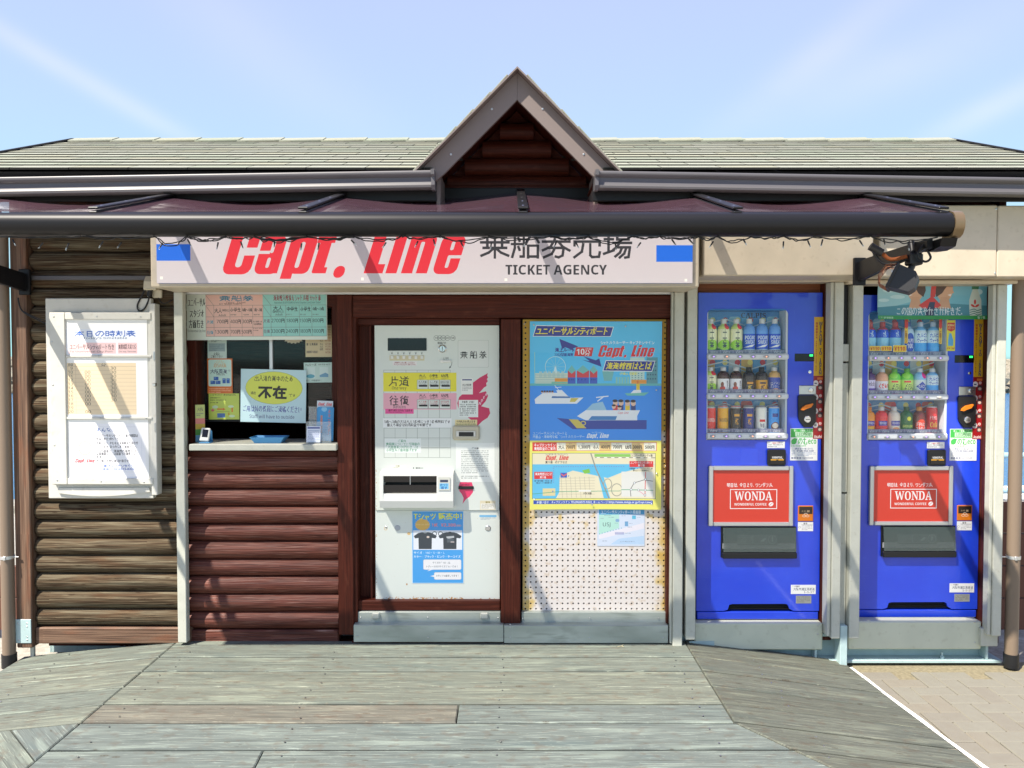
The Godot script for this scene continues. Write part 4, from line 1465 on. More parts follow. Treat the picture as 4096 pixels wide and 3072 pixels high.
func build_roof():
	var roof := node(kiosk, "roof")
	var dir := Vector2(EAVE.x - RIDGE.x, EAVE.y - RIDGE.y).normalized()
	var nrm := Vector2(-dir.y, dir.x)
	if nrm.y < 0:
		nrm = -nrm
	# boarding under the shingles, both slopes
	for s in [1.0, -1.0]:
		var st := new_st()
		var prof := []
		for p in [RIDGE, EAVE, EAVE - nrm * 0.05, RIDGE - Vector2(0, 0.055)]:
			prof.append([RIDGE.x + (p.x - RIDGE.x) * s, p.y])
		if s > 0:
			prism_x(st, prof, -GABLE, DX - 0.42)
			prism_x(st, prof, DX + 0.42, GABLE)
			var inner := []
			for p in [RIDGE, RIDGE.lerp(EAVE, 0.5), RIDGE.lerp(EAVE, 0.5) - nrm * 0.05, RIDGE - Vector2(0, 0.055)]:
				inner.append([p.x, p.y])
			prism_x(st, inner, DX - 0.42, DX + 0.42)
		else:
			prism_x(st, prof, -GABLE, GABLE)
		part(roof, "roof_boarding", st.commit(), M.bronze)
	# shingles in staggered courses
	var length := RIDGE.distance_to(EAVE)
	var course := length / 12.0
	var sw := 0.303
	var mesh := shingle_mesh(sw - 0.005, 0.011, course * 1.28)
	var tones := [M.shingle, M.shingle, M.shingle_warm, M.shingle_cool]
	for r in 12:
		var from := length - r * course + 0.012
		var mid_s := from - course * 0.64
		var c := RIDGE + dir * mid_s
		var x := -GABLE - 0.02 + (0.0 if r % 2 else -0.5) * sw + rng.randf_range(-0.05, 0.05)
		while x < GABLE + 0.02:
			var x0 := maxf(x, -GABLE - 0.02)
			var x1 := minf(x + sw, GABLE + 0.02)
			x += sw
			var reach := DTOP - main_roof_y((RIDGE + dir * (from - course)).x) - 0.03
			if reach > 0:
				if x0 > DX - reach and x1 < DX + reach:
					continue
				if x0 < DX - reach and x1 > DX - reach:
					x1 = DX - reach
				elif x0 < DX + reach and x1 > DX + reach:
					x0 = DX + reach
			if x1 - x0 < 0.03:
				continue
			var o := part(roof, "shingle", mesh, null, Vector3((x0 + x1) / 2, c.y + nrm.y * 0.013, c.x + nrm.x * 0.013))
			o.rotation.x = atan2(-dir.y, dir.x) - 0.05 + rng.randf_range(-0.004, 0.004)
			o.rotation.y = rng.randf_range(-0.003, 0.003)
			o.scale.x = (x1 - x0) / sw
			o.set_surface_override_material(0, tones[rng.randi() % 4])
			o.set_surface_override_material(1, M.shingle_edge)
	# ridge caps
	var cap := new_st()
	prism_x(cap, [[-0.1, -0.026], [0.0, 0.016], [0.1, -0.026], [0.1, -0.034], [0.0, 0.008], [-0.1, -0.034]], -0.15, 0.15)
	var cm := cap.commit()
	for k in 21:
		var o := part(roof, "ridge_cap", cm, tones[k % 4], Vector3(-2.87 + k * 0.287, RIDGE.y + 0.022, RIDGE.x))
		o.rotation.z = 0.018
	# verge flashing on both ends
	for s in [-1.0, 1.0]:
		var st := new_st()
		var prof := []
		for p in [RIDGE + Vector2(0, 0.035), EAVE + nrm * 0.03, EAVE - nrm * 0.045, RIDGE - Vector2(0, 0.045)]:
			prof.append([p.x, p.y])
		prism_x(st, prof, s * (GABLE + 0.022), s * (GABLE + 0.04))
		part(roof, "verge_flashing", st.commit(), M.bronze)
	# eave fascia and soffit
	for e in [[-GABLE, -0.3905], [0.4176, GABLE]]:
		slab(roof, "fascia_board", e[0], e[1], 2.52, 2.64, 0.3, 0.325, M.bronze, 0.004)
		slab(roof, "soffit", e[0], e[1], 2.605, 2.62, -0.04, 0.299, M.wood_trim, 0.002)
	slab(roof, "soffit", DX - 0.42, DX + 0.42, 2.655, 2.667, -0.04, 0.0, M.wood_trim, 0.002)

	# the front gable
	var d := node(kiosk, "gable")
	var half := 0.52
	for s in [-1.0, 1.0]:
		var st := new_st()
		var out := PackedVector2Array([Vector2(DX, DTOP), Vector2(DX + s * half, DTOP - half), Vector2(DX + s * (half - 0.02), DTOP - half - 0.02), Vector2(DX, DTOP - 0.04)])
		prism(st, out, -0.95, 0.355, 2)
		part(d, "gable_boarding", st.commit(), M.wood_trim)
		# shingles up each slope: courses seen edge on
		for k in 6:
			var a := k * 0.122
			var sh := new_st()
			bevel(sh, Vector3(-0.01, 0.0, -0.64), Vector3(0.13, 0.007, 0.64), 0.001, 2)
			var o := part(d, "shingle", sh.commit(), tones[k % 4], Vector3(DX + s * (a + 0.07) * 0.7071, DTOP - (a + 0.07) * 0.7071 + 0.004, -0.237))
			o.basis = Basis(Vector3(0.7071 * s, -0.7071, 0), Vector3(0.7071 * s * s * s, 0.7071, 0), Vector3(0, 0, 1 if s > 0 else -1))
			o.basis = Basis(Vector3(0, 0, 1), -PI / 4 - 0.05) if s > 0 else Basis(Vector3(0, 0, 1), PI / 4 + 0.05) * Basis(Vector3.UP, PI)
			o.position += Vector3(s * 0.7071, 0.7071, 0) * 0.006
		# drip edge and barge board
		var de := new_st()
		prism(de, PackedVector2Array([Vector2(DX, DTOP + 0.006), Vector2(DX + s * (half + 0.004), DTOP - half + 0.002), Vector2(DX + s * (half + 0.004), DTOP - half - 0.006), Vector2(DX, DTOP - 0.004)]), 0.356, 0.414)
		part(d, "drip_edge", de.commit(), M.fascia)
		var bb := new_st()
		prism(bb, PackedVector2Array([Vector2(DX + s * 0.0005, DTOP - 0.006), Vector2(DX + s * half, DTOP - half - 0.006), Vector2(DX + s * (half - 0.1), DTOP - half - 0.036), Vector2(DX + s * 0.375, DTOP - 0.375 - 0.143), Vector2(DX + s * 0.0005, DTOP - 0.143)]), 0.33, 0.356, 0)
		part(d, "barge_board", bb.commit(), M.fascia)
		var ret := new_st()
		prism(ret, PackedVector2Array([Vector2(DX + s * 0.4, DTOP - 0.4 - 0.1), Vector2(DX + s * 0.42, DTOP - 0.42 - 0.08), Vector2(DX + s * 0.42, 2.5), Vector2(DX + s * 0.4, 2.5)]), 0.02, 0.29)
		part(d, "cheek", ret.commit(), M.fascia)
		for q in [[0.13, 0.19], [0.34, 0.42]]:
			screw(d, DX + s * q[0], DTOP - q[1], 0.356, 0.006)
	# log infill set back in the triangle
	var infill := new_st()
	prism(infill, PackedVector2Array([Vector2(DX, DTOP - 0.05), Vector2(DX - 0.48, DTOP - 0.53), Vector2(DX - 0.48, 2.42), Vector2(DX + 0.48, 2.42), Vector2(DX + 0.48, DTOP - 0.53)]), -0.16, -0.13)
	part(d, "infill_panel", infill.commit(), M.wood_trim)
	for j in 7:
		var y := 2.5 + j * PITCH
		var hw := minf(0.47, DTOP - 0.05 - (y + 0.03))
		if hw > 0.05:
			log_row(d, DX - hw, DX + hw, y, -0.115, 0.0515, M.wood_trim, 0.0, 0.0)


func build_gutters():
	# (z, y) outline of a gutter: front lip, belly and roll
	var prof := [[0.335, 0.0], [0.340, -0.075], [0.355, -0.084], [0.400, -0.086], [0.413, -0.08], [0.415, -0.07], [0.408, -0.064], [0.408, -0.03], [0.417, -0.024], [0.425, -0.018], [0.428, -0.004], [0.423, 0.002], [0.413, 0.0], [0.411, -0.012], [0.400, -0.03], [0.400, -0.076], [0.355, -0.074], [0.349, -0.07], [0.345, 0.0]]
	for g in [[-3.07, -0.3992, 2.6540, 0.016, "purple grey rain gutter along the eave left of the gable"], [0.4282, 3.07, 2.6515, -0.016, "purple grey rain gutter along the eave right of the gable"]]:
		var inner: float = g[1] if g[3] > 0 else g[0]
		var o := thing("rain_gutter", g[4], "gutter", Vector3(inner, g[2], 0), "rain gutters on the front eave")
		o.rotation.z = g[3]
		var st := new_st()
		extrude(st, prof, g[0] - inner, g[1] - inner)
		part(o, "channel", st.commit(), M.gutter)
		var cap := new_st()
		prism_x(cap, [[0.330, 0.006], [0.333, -0.08], [0.355, -0.09], [0.405, -0.092], [0.421, -0.07], [0.419, -0.03], [0.435, -0.02], [0.437, 0.006]], -0.022 if g[3] > 0 else 0.004, -0.004 if g[3] > 0 else 0.022)
		var c := part(o, "end_cap", cap.commit(), M.gutter)
		c.position.x = 0.012 if g[3] > 0 else -0.012
	for p in [[-2.785, -2.785, 0.0, "brown round drainpipe at the left corner of the kiosk"], [2.772, 2.765, 0.02, "brown round drainpipe at the right corner of the kiosk"]]:
		var o := thing("drainpipe", p[3], "drainpipe", Vector3(p[1], 0, 0.1), "drainpipes at the kiosk corners")
		var st := new_st()
		tube(st, [Vector3(0, 0.0, 0), Vector3(0, 0.06, 0), Vector3((p[0] - p[1]) * 0.5, 1.2, 0), Vector3(p[0] - p[1], 2.42, 0), Vector3(p[0] - p[1], 2.5, 0.06), Vector3(p[0] - p[1], 2.57, 0.26)], 0.034, 18)
		part(o, "pipe", st.commit(), M.pipe)
		var sh := new_st()
		tube(sh, [Vector3(0, 0.0, 0), Vector3(0, 0.075, 0)], 0.0385, 18)
		part(o, "shoe", sh.commit(), M.black)
		var cl := new_st()
		tube(cl, [Vector3((p[0] - p[1]) * 0.3, 0.605, 0), Vector3((p[0] - p[1]) * 0.3, 0.622, 0)], 0.0365, 18)
		bevel(cl, Vector3(-0.014 if p[1] > 0 else 0.0, 0.603, 0.03), Vector3(0.0 if p[1] > 0 else 0.014, 0.624, 0.042), 0.002)
		bevel(cl, Vector3(-0.075 if p[1] > 0 else 0.03, 0.611, -0.004), Vector3(-0.03 if p[1] > 0 else 0.062, 0.617, 0.004), 0.001)
		part(o, "clamp", cl.commit(), M.alu)


# ---------------------------------------------------------------- roller shutters

func build_shutters():
	var a := thing("roller_shutter", "cream roller shutter box and rails framing the ticket window", "shutter", Vector3.ZERO, "roller shutters on the front")
	slab(a, "shutter_box", -1.8302, 0.9480, 2.0682, 2.42, 0.12, 0.42, M.cream, 0.006)
	slab(a, "shutter_box_back", -1.8541, 0.9516, 2.0723, 2.42, -0.03, 0.119, M.cream, 0.004)
	slab(a, "slat", -1.8038, 0.8908, 2.0610, 2.0761, 0.052, 0.068, M.alu, 0.002)
	slab(a, "guide_rail", -1.846, -1.796, 0.1370, 2.0732 - 0.002, 0.066, 0.11, M.rail_white, 0.004)
	slab(a, "guide_rail", 0.888, 0.941, 0.1119, 2.0732 - 0.002, 0.066, 0.11, M.rail_white, 0.004)
	slab(a, "guide_rail_lip", 0.874, 0.886, 0.1293, 2.0727 - 0.003, 0.066, 0.095, M.rail_white, 0.002)
	var b := thing("roller_shutter", "cream roller shutter box and rails around the left drink machine", "shutter", Vector3.ZERO, "roller shutters on the front")
	slab(b, "shutter_box", 0.9765, 1.8469, 2.1304, 2.42, 0.12, 0.38, M.cream, 0.006)
	slab(b, "shutter_box_back", 0.9541, 1.8375, 2.1265, 2.42, -0.025, 0.119, M.cream, 0.004)
	slab(b, "guide_rail", 0.959, 1.012, 0.1538, 2.1275 - 0.002, 0.02, 0.112, M.rail_white, 0.004)
	slab(b, "guide_rail", 1.762, 1.811, 0.1607, 2.1275 - 0.002, 0.022, 0.112, M.rail_white, 0.004)
	slab(b, "guide_rail_lip", 1.742, 1.760, 0.1712, 2.1271 - 0.002, 0.03, 0.1, M.rail_white, 0.002)
	screw(b, 1.7880, 2.1508, 0.38, 0.006)
	var c := thing("roller_shutter", "tall cream roller shutter box and rails around the right drink machine", "shutter", Vector3.ZERO, "roller shutters on the front")
	slab(c, "shutter_box", 1.9220, 2.5374, 2.1370, 2.5092, 0.0, 0.28, M.cream, 0.005)
	slab(c, "shutter_box", 2.5400, 2.92, 2.1344, 2.5066, 0.0, 0.28, M.cream, 0.005)
	slab(c, "shutter_box_back", 1.82, 2.74, 2.1130, 2.1370 - 0.004, -0.02, 0.14, M.cream, 0.004)
	slab(c, "guide_rail", 1.860, 1.917, 0.1607, 2.1126 - 0.002, 0.022, 0.112, M.rail_white, 0.004)
	slab(c, "guide_rail", 2.650, 2.701, 0.1747, 2.1126 - 0.002, 0.052, 0.112, M.rail_white, 0.004)
	slab(c, "guide_rail_lip", 2.630, 2.648, 0.1782, 2.1122 - 0.002, 0.052, 0.1, M.rail_white, 0.002)
	for q in [[3973,840],[3973,1094],[3562,1088]]:
		screw(c, (q[0] - 2048) * 0.001314, 1.7 + (1440 - q[1]) * 0.001314, 0.28, 0.006)
	# the post between the two machine bays, in pieces
	var p := thing("steel_post", "thin pieced steel post between the two drink machine bays", "post", Vector3((1.811 + 1.860) / 2, 0.0, 0.06))
	slab(p, "lower_piece", -0.022, 0.018, 0.0, 0.2330, -0.03, 0.05, M.steel_blue, 0.003)
	slab(p, "middle_piece", -0.021, 0.021, 0.2292, 0.9584, -0.03, 0.012, M.rail_white, 0.003)
	slab(p, "middle_piece", -0.021, 0.021, 0.9668, 1.6833, -0.03, 0.012, M.rail_white, 0.003)
	slab(p, "upper_piece", -0.02, 0.02, 1.6916, 1.7882, -0.03, 0.02, M.rail_white, 0.003)
	slab(p, "top_piece", -0.02, 0.02, 1.7896, 2.17, -0.035, -0.005, M.black, 0.003)


# ---------------------------------------------------------------- canopy

func build_canopy():
	var c := thing("canopy", "dark bronze canopy with smoked plum sheets over the ticket window", "canopy")
	var x0 := -2.70
	var x1 := 1.83
	var back_z := 0.0
	var slope := 0.28
	var zf := 1.10
	var yf := 2.318
	var bar := new_st()
	extrude(bar, [[1.07, 2.312], [1.085, 2.319], [1.108, 2.319], [1.126, 2.316], [1.142, 2.309], [1.154, 2.298], [1.161, 2.284], [1.163, 2.268], [1.161, 2.252], [1.154, 2.237], [1.143, 2.23], [1.128, 2.223], [1.108, 2.22], [1.085, 2.22], [1.072, 2.226]], x0, x1)
	part(c, "front_beam", bar.commit(), M.bronze)
	var cap := new_st()
	extrude(cap, [[1.06, 2.316], [1.085, 2.325], [1.118, 2.324], [1.145, 2.315], [1.162, 2.298], [1.169, 2.272], [1.166, 2.246], [1.152, 2.222], [1.13, 2.21], [1.08, 2.207], [1.062, 2.214]], x1 + 0.0005, x1 + 0.04)
	part(c, "end_cap", cap.commit(), M.bronze_light)
	var cap2 := new_st()
	prism_x(cap2, [[0.98, 2.206], [1.14, 2.208], [1.125, 2.175], [1.06, 2.165], [0.98, 2.17]], x1 - 0.04, x1 + 0.025)
	part(c, "end_bracket", cap2.commit(), M.bronze)
	# sheets sag between the rafters
	var xs := [-2.66, -1.75, -0.874, 0.047, 0.945, 1.805]
	for k in xs.size() - 1:
		var st := new_st()
		var n := 12
		for i in n:
			for j in 8:
				var q := []
				for e in [[0, 0], [1, 0], [1, 1], [0, 1]]:
					var a: float = float(i + e[0]) / n
					var t: float = float(j + e[1]) / 8
					var x := lerpf(xs[k] + 0.012, xs[k + 1] - 0.012, a)
					var z := lerpf(zf + 0.01, back_z, t)
					var sag := 0.045 * pow(sin(PI * a), 1.3) * smoothstep(0.0, 0.45, t) * (1.0 - 0.3 * t)
					q.append(Vector3(x, yf + 0.006 + slope * (zf - z) - sag, z))
				var nn: Vector3 = (q[1] - q[0]).cross(q[3] - q[0]).normalized()
				if nn.y < 0:
					nn = -nn
				quad(st, q[0], q[1], q[2], q[3], nn)
		part(c, "sheet", st.commit(), M.smoked_sheet)
	for k in xs.size():
		var len := (zf + 0.025 - back_z) * sqrt(1 + slope * slope)
		var r := part(c, "rafter", box_mesh(Vector3(0.036, 0.03, len), 0.003, 2), M.bronze, Vector3(xs[k], yf - 0.012 + slope * (zf + 0.025 - back_z) / 2, (zf + 0.025 + back_z) / 2))
		r.rotation.x = atan(slope)
		var t := part(c, "rafter_cap", box_mesh(Vector3(0.044, 0.01, len), 0.003, 2), M.bronze, Vector3(xs[k], yf + 0.016 + slope * (zf + 0.025 - back_z) / 2, (zf + 0.025 + back_z) / 2))
		t.rotation.x = atan(slope)
		for j in 5:
			var z := 1.05 - j * 0.22
			var b := part(c, "rivet", box_cache["screw"] if box_cache.has("screw") else null, M.chrome, Vector3(xs[k], yf + 0.024 + slope * (zf - z), z))
			b.scale = Vector3.ONE * 0.008
	# wall plate that carries the rafters, and the end arms
	slab(c, "wall_plate", x0, x1, 2.59, 2.655, -0.029, 0.02, M.bronze, 0.004)
	for e in [[x1 - 0.06, 0.402, 2.1], [x0 + 0.04, 0.11, 2.075]]:
		var arm := new_st()
		prism_x(arm, [[1.08, 2.213], [1.08, 2.175], [e[1], e[2]], [e[1], e[2] + 0.095], [0.5, 2.205]], e[0] - 0.012, e[0] + 0.012)
		part(c, "end_arm", arm.commit(), M.bronze)
		slab(c, "arm_bracket", e[0] - 0.03, e[0] + 0.03, e[2] - 0.02, e[2] + 0.12, e[1] - 0.02, e[1] + 0.002, M.bronze, 0.003)
	var pl := new_st()
	bevel(pl, Vector3(-0.002, -0.012, -0.03), Vector3(0.003, 0.012, 0.03), 0.001)
	part(c, "slot_plate", pl.commit(), M.alu, Vector3(x1 - 0.045, 2.15, 0.62))


# ---------------------------------------------------------------- signs

# the company's lettering: heavy, narrow, slanted; x and y are its left end and baseline, k its scale
func capt_line(c: Canvas, x: float, y: float, k: float, red: Color, back: Color, shear := 0.31):
	var b := 390.0
	var put := func(x0: float, y0: float, x1: float, y1: float, r: float, col: Color):
		var p := []
		for v in c.rounded(x0, y0, x1, y1, r, shear, b):
			p.append(Vector2(x + (v.x - 560.0) * k, y + (v.y - b) * k))
		c.poly(p, col)
	put.call(560.0, 0.0, 788.0, 397.0, 62.0, red)
	put.call(650.0, 55.0, 702.0, 340.0, 24.0, back)
	put.call(655.0, 182.0, 790.0, 245.0, 0.5, back)
	put.call(815.0, 85.0, 1007.0, 395.0, 55.0, red)
	put.call(925.0, 200.0, 1007.0, 388.0, 1.0, red)
	put.call(900.0, 130.0, 928.0, 225.0, 13.0, back)
	put.call(812.0, 206.0, 902.0, 232.0, 1.0, back)
	put.call(897.0, 262.0, 925.0, 345.0, 13.0, back)
	put.call(1043.0, 88.0, 1131.0, 432.0, 1.0, red)
	put.call(1100.0, 85.0, 1256.0, 393.0, 50.0, red)
	put.call(1131.0, 135.0, 1166.0, 345.0, 17.0, back)
	put.call(1283.0, 20.0, 1374.0, 388.0, 14.0, red)
	put.call(1258.0, 88.0, 1400.0, 143.0, 1.0, red)
	put.call(1320.0, 340.0, 1398.0, 388.0, 2.0, red)
	put.call(1460.0, 328.0, 1548.0, 425.0, 43.0, red)
	put.call(1704.0, 0.0, 1800.0, 388.0, 1.0, red)
	put.call(1704.0, 315.0, 1856.0, 388.0, 1.0, red)
	put.call(1879.0, 88.0, 1968.0, 388.0, 1.0, red)
	put.call(1879.0, -5.0, 1968.0, 60.0, 12.0, red)
	put.call(2004.0, 85.0, 2213.0, 388.0, 40.0, red)
	put.call(2004.0, 88.0, 2093.0, 388.0, 1.0, red)
	put.call(2120.0, 300.0, 2213.0, 388.0, 1.0, red)
	put.call(2093.0, 135.0, 2124.0, 390.0, 10.0, back)
	put.call(2254.0, 85.0, 2446.0, 395.0, 55.0, red)
	put.call(2340.0, 132.0, 2368.0, 202.0, 12.0, back)
	put.call(2340.0, 243.0, 2368.0, 345.0, 12.0, back)
	put.call(2345.0, 243.0, 2448.0, 268.0, 0.5, back)


func build_signs():
	# the long sign over the window
	var c := Canvas.new(2040, 340, Rect2(627, 775, 2143, 357), rgb(206, 199, 202))
	var blue := rgb(28, 108, 224)
	c.rect(627, 977, 762, 1043, blue)
	c.rect(2625, 981, 2770, 1047, blue)
	capt_line(c, 885, 1094, 0.4973, rgb(220, 44, 58), rgb(206, 199, 202))
	var ink := rgb(52, 52, 56)
	# the five large characters, stroke by stroke
	var big := [
		[[430, 85, 600, 85], [412, 128, 617, 128], [430, 168, 600, 168], [460, 85, 460, 168], [568, 85, 568, 168], [515, 48, 515, 240], [506, 172, 470, 203, 415, 226], [524, 172, 560, 203, 615, 226], [590, 40, 515, 52, 440, 56]],
		[[700, 34, 690, 66], [662, 70, 728, 70], [662, 70, 662, 170, 643, 236], [728, 70, 728, 232, 704, 232], [640, 140, 746, 140], [688, 95, 697, 118], [688, 160, 697, 184], [776, 40, 770, 90, 748, 130], [806, 40, 816, 90, 838, 128], [760, 152, 832, 152], [760, 152, 760, 240], [832, 152, 832, 240], [760, 232, 832, 232]],
		[[900, 38, 920, 66], [1032, 38, 1012, 66], [880, 78, 1055, 78], [868, 122, 1066, 122], [965, 36, 955, 110, 925, 160, 868, 186], [985, 124, 1015, 160, 1066, 188], [905, 168, 1022, 168], [1022, 168, 1014, 224, 985, 238, 962, 232], [958, 168, 935, 212, 876, 238]],
		[[1192, 30, 1192, 86], [1100, 52, 1288, 52], [1122, 86, 1264, 86], [1100, 122, 1288, 122], [1102, 122, 1102, 152], [1286, 122, 1286, 152], [1166, 140, 1156, 196, 1100, 238], [1218, 140, 1218, 222, 1232, 236, 1282, 234, 1288, 200]],
		[[1352, 50, 1352, 200], [1322, 104, 1386, 104], [1318, 212, 1392, 186], [1416, 38, 1500, 38], [1416, 38, 1416, 108], [1500, 38, 1500, 108], [1416, 72, 1500, 72], [1416, 106, 1500, 106], [1388, 132, 1520, 132], [1432, 134, 1416, 160, 1388, 182], [1420, 164, 1510, 164], [1510, 164, 1500, 236, 1474, 240], [1452, 166, 1436, 204, 1402, 232], [1484, 166, 1468, 210, 1434, 240]]]
	for sign in big:
		for s in sign:
			var l := []
			for k in range(0, s.size(), 2):
				l.append(Vector2(1700 + s[k] / 1.843, 900 + s[k + 1] / 1.843))
			c.line(l, 10.2, ink)
	write(c, "TICKET AGENCY", 2021, 1054, 50, ink, {"fit": 406.0, "f": "bold"})
	for q in [[640, 1112], [1444, 1116], [2018, 1119], [2738, 1121]]:
		c.rect(q[0], q[1] - 6, q[0] + 11, q[1] + 5, rgb(244, 240, 230))
	var s := thing("ticket_agency_sign", "long white ticket agency sign with red lettering above the window", "sign", Vector3.ZERO)
	sheet(s, "panel", -1.7897, 0.9093, 2.0877, 2.4309, 0.4215, print_material(c, 0.45), Rect2(0, 83.0 / 357.0, 1, 274.0 / 357.0), 0.018)
	# the notice board on the log wall
	var nb := thing("notice_board", "white metal timetable board hung on the log wall", "notice board", Vector3(0, 0, 0))
	var z := 0.07
	slab(nb, "back_panel", -2.5528, -1.9740, 0.9374, 2.0373, 0.064, 0.1, M.notice_white, 0.004)
	slab(nb, "side_flange", -1.9726, -1.9417, 0.9596, 2.0073, 0.064, 0.125, M.notice_white, 0.003)
	slab(nb, "door_panel", -2.5152, -1.9663, 1.0152, 1.9611, 0.101, 0.118, M.notice_white, 0.004)
	# frame bars of the door stand proud of the three sheets
	slab(nb, "frame_bar", -2.5149, -2.4305, 1.0196, 1.9578, 0.118, 0.131, M.notice_white, 0.003)
	slab(nb, "frame_bar", -2.4305 + 0.001, -1.9618, 1.9198, 1.9578, 0.118, 0.131, M.notice_white, 0.003)
	slab(nb, "frame_bar", -2.4305 + 0.001, -1.9618, 1.7135, 1.7271, 0.118, 0.13, M.notice_white, 0.003)
	slab(nb, "frame_bar", -2.4305 + 0.001, -1.9618, 1.3755, 1.3892, 0.118, 0.13, M.notice_white, 0.003)
	slab(nb, "frame_bar", -2.4305 + 0.001, -1.9618, 1.0196, 1.0539, 0.118, 0.131, M.notice_white, 0.003)
	var lip := new_st()
	var lp := PackedVector2Array([Vector2(-2.4936, 0.9971), Vector2(-1.9938, 0.9999), Vector2(-1.9883, 0.9764)])
	for j in 9:
		var t := j / 8.0
		lp.append(Vector2(lerpf(-2.0436, -2.4941, t), 0.9695 - 0.018 * sin(PI * t)))
	prism(lip, lp, 0.1005, 0.112)
	part(nb, "bottom_lip", lip.commit(), M.notice_white)
	for v in [1405, 1690]:
		slab(nb, "hinge", -1.9527, -1.9431, 1.7 - (v + 36 - 1440) * 0.001364, 1.7 - (v - 1440) * 0.001364, 0.1255, 0.13, M.steel, 0.002)
	slab(nb, "latch", -1.9516, -1.9352, 1.5566, 1.5744, 0.1255, 0.15, M.chrome, 0.003)
	for q in [[219,1267],[391,1266],[566,1267],[395,1426],[398,1673],[582,1673],[222,1923],[397,1927],[570,1930],[211,1540],[213,1781],[210,1368]]:
		screw(nb, (q[0] - 2048) * 0.001361, 1.7 - (q[1] - 1440) * 0.001361, 0.131, 0.0045)
	for q in [[222,1245],[580,1246],[596,1246]]:
		screw(nb, (q[0] - 2048) * 0.001366, 1.7 - (q[1] - 1440) * 0.001366, 0.1, 0.004)
	var t := Canvas.new(720, 1340, Rect2(262, 1278, 330, 640), rgb(236, 236, 234))
	# heading
	t.rect(268, 1316, 567, 1419, rgb(228, 232, 240))
	write(t, "本日の時刻表", 426, 1322, 24, rgb(48, 92, 176), {"a": 0.5, "fit": 246.0, "b": 0.14})
	write(t, "Today's timetable", 424, 1346, 11, rgb(60, 84, 120), {"a": 0.5, "fit": 178.0})
	t.rect(278, 1370, 467, 1414, rgb(232, 196, 196))
	t.rect(475, 1370, 552, 1414, rgb(232, 196, 196))
	write(t, "ユニバーサルシティポート行き", 372, 1376, 22, rgb(40, 40, 44), {"a": 0.5, "fit": 180.0, "b": 0.1})
	write(t, "To Uuniversal City Port", 368, 1401, 9, rgb(70, 60, 64), {"a": 0.5, "fit": 172.0})
	write(t, "乗船時間 片道10分", 513, 1376, 21, rgb(70, 50, 54), {"a": 0.5, "fit": 72.0, "b": 0.09})
	write(t, "One-way 10minutes", 513, 1401, 9, rgb(90, 80, 84), {"a": 0.5, "fit": 70.0})
	# timetable
	t.rect(268, 1449, 549, 1662, rgb(232, 234, 236))
	t.rect(270, 1451, 546, 1657, rgb(226, 206, 172))
	write(t, "時", 276, 1452, 12, rgb(50, 60, 70), {"w": 1.7, "b": 0.1})
	write(t, "分", 407, 1452, 12, rgb(50, 60, 70), {"w": 1.7, "b": 0.1})
	for j in 12:
		var y := 1464 + j * 15.8
		t.rect(270, y, 546, y + 1, rgb(184, 160, 130))
		write(t, str(9 + j), 294, y + 1, 14, rgb(70, 76, 70), {"a": 1.0, "w": 1.3})
		if j > 0 and j != 10:
			write(t, "00", 352, y + 0.5, 15, rgb(56, 58, 56), {"a": 0.5, "w": 1.4})
		if j < 9:
			write(t, "30", 455, y + 0.5, 15, rgb(56, 58, 56), {"a": 0.5, "w": 1.4})
	t.rect(304, 1451, 305, 1657, rgb(184, 160, 130))
	# notice
	t.rect(283, 1694, 579, 1912, rgb(238, 238, 242))
	t.frame(292, 1706, 565, 1888, 1.0, rgb(200, 204, 214))
	write(t, "ごあんない", 364, 1710, 16, rgb(60, 92, 156), {"w": 1.25, "b": 0.11})
	var rows := ["ユニバーサルシティポート発の時間は", "係員におたずね下さい。", "天候により、やむをえず欠航する場合が", "ございます。あらかじめご了承下さい。", "USJの休園日、海遊館の休館日は、", "全便運休もしくは減便での運航となり", "ます。", "その他ご不明な点はお問合せ下さい。"]
	var ys := [1736, 1749, 1766, 1780, 1798, 1809, 1821, 1837]
	for j in rows.size():
		write(t, rows[j], 382, ys[j], 11.5, rgb(44, 46, 52), {"fit": minf(168.0, rows[j].length() * 9.9), "b": 0.11})
	write(t, "(株)キャプテンライン", 407, 1857, 12.5, rgb(40, 84, 176), {"fit": 126.0, "b": 0.12})
	write(t, "電話：(06)6573-8222", 407, 1871, 10, rgb(40, 84, 176), {"fit": 128.0, "f": "bold", "b": 0.12})
	capt_line(t, 296, 1850, 0.0405, rgb(214, 44, 54), rgb(238, 238, 242))
	t.oval(337, 1792, 24, 26, rgb(226, 222, 214))
	t.ring(337, 1792, 26, 28, 2.0, rgb(206, 178, 90))
	sheet(nb, "printed_sheets", -2.4388, -1.9882, 1.0455, 1.9203, 0.1185, print_material(t, 0.35), Rect2(0, 0, 1, 1), 0.0015)


# ---------------------------------------------------------------- the ticket window

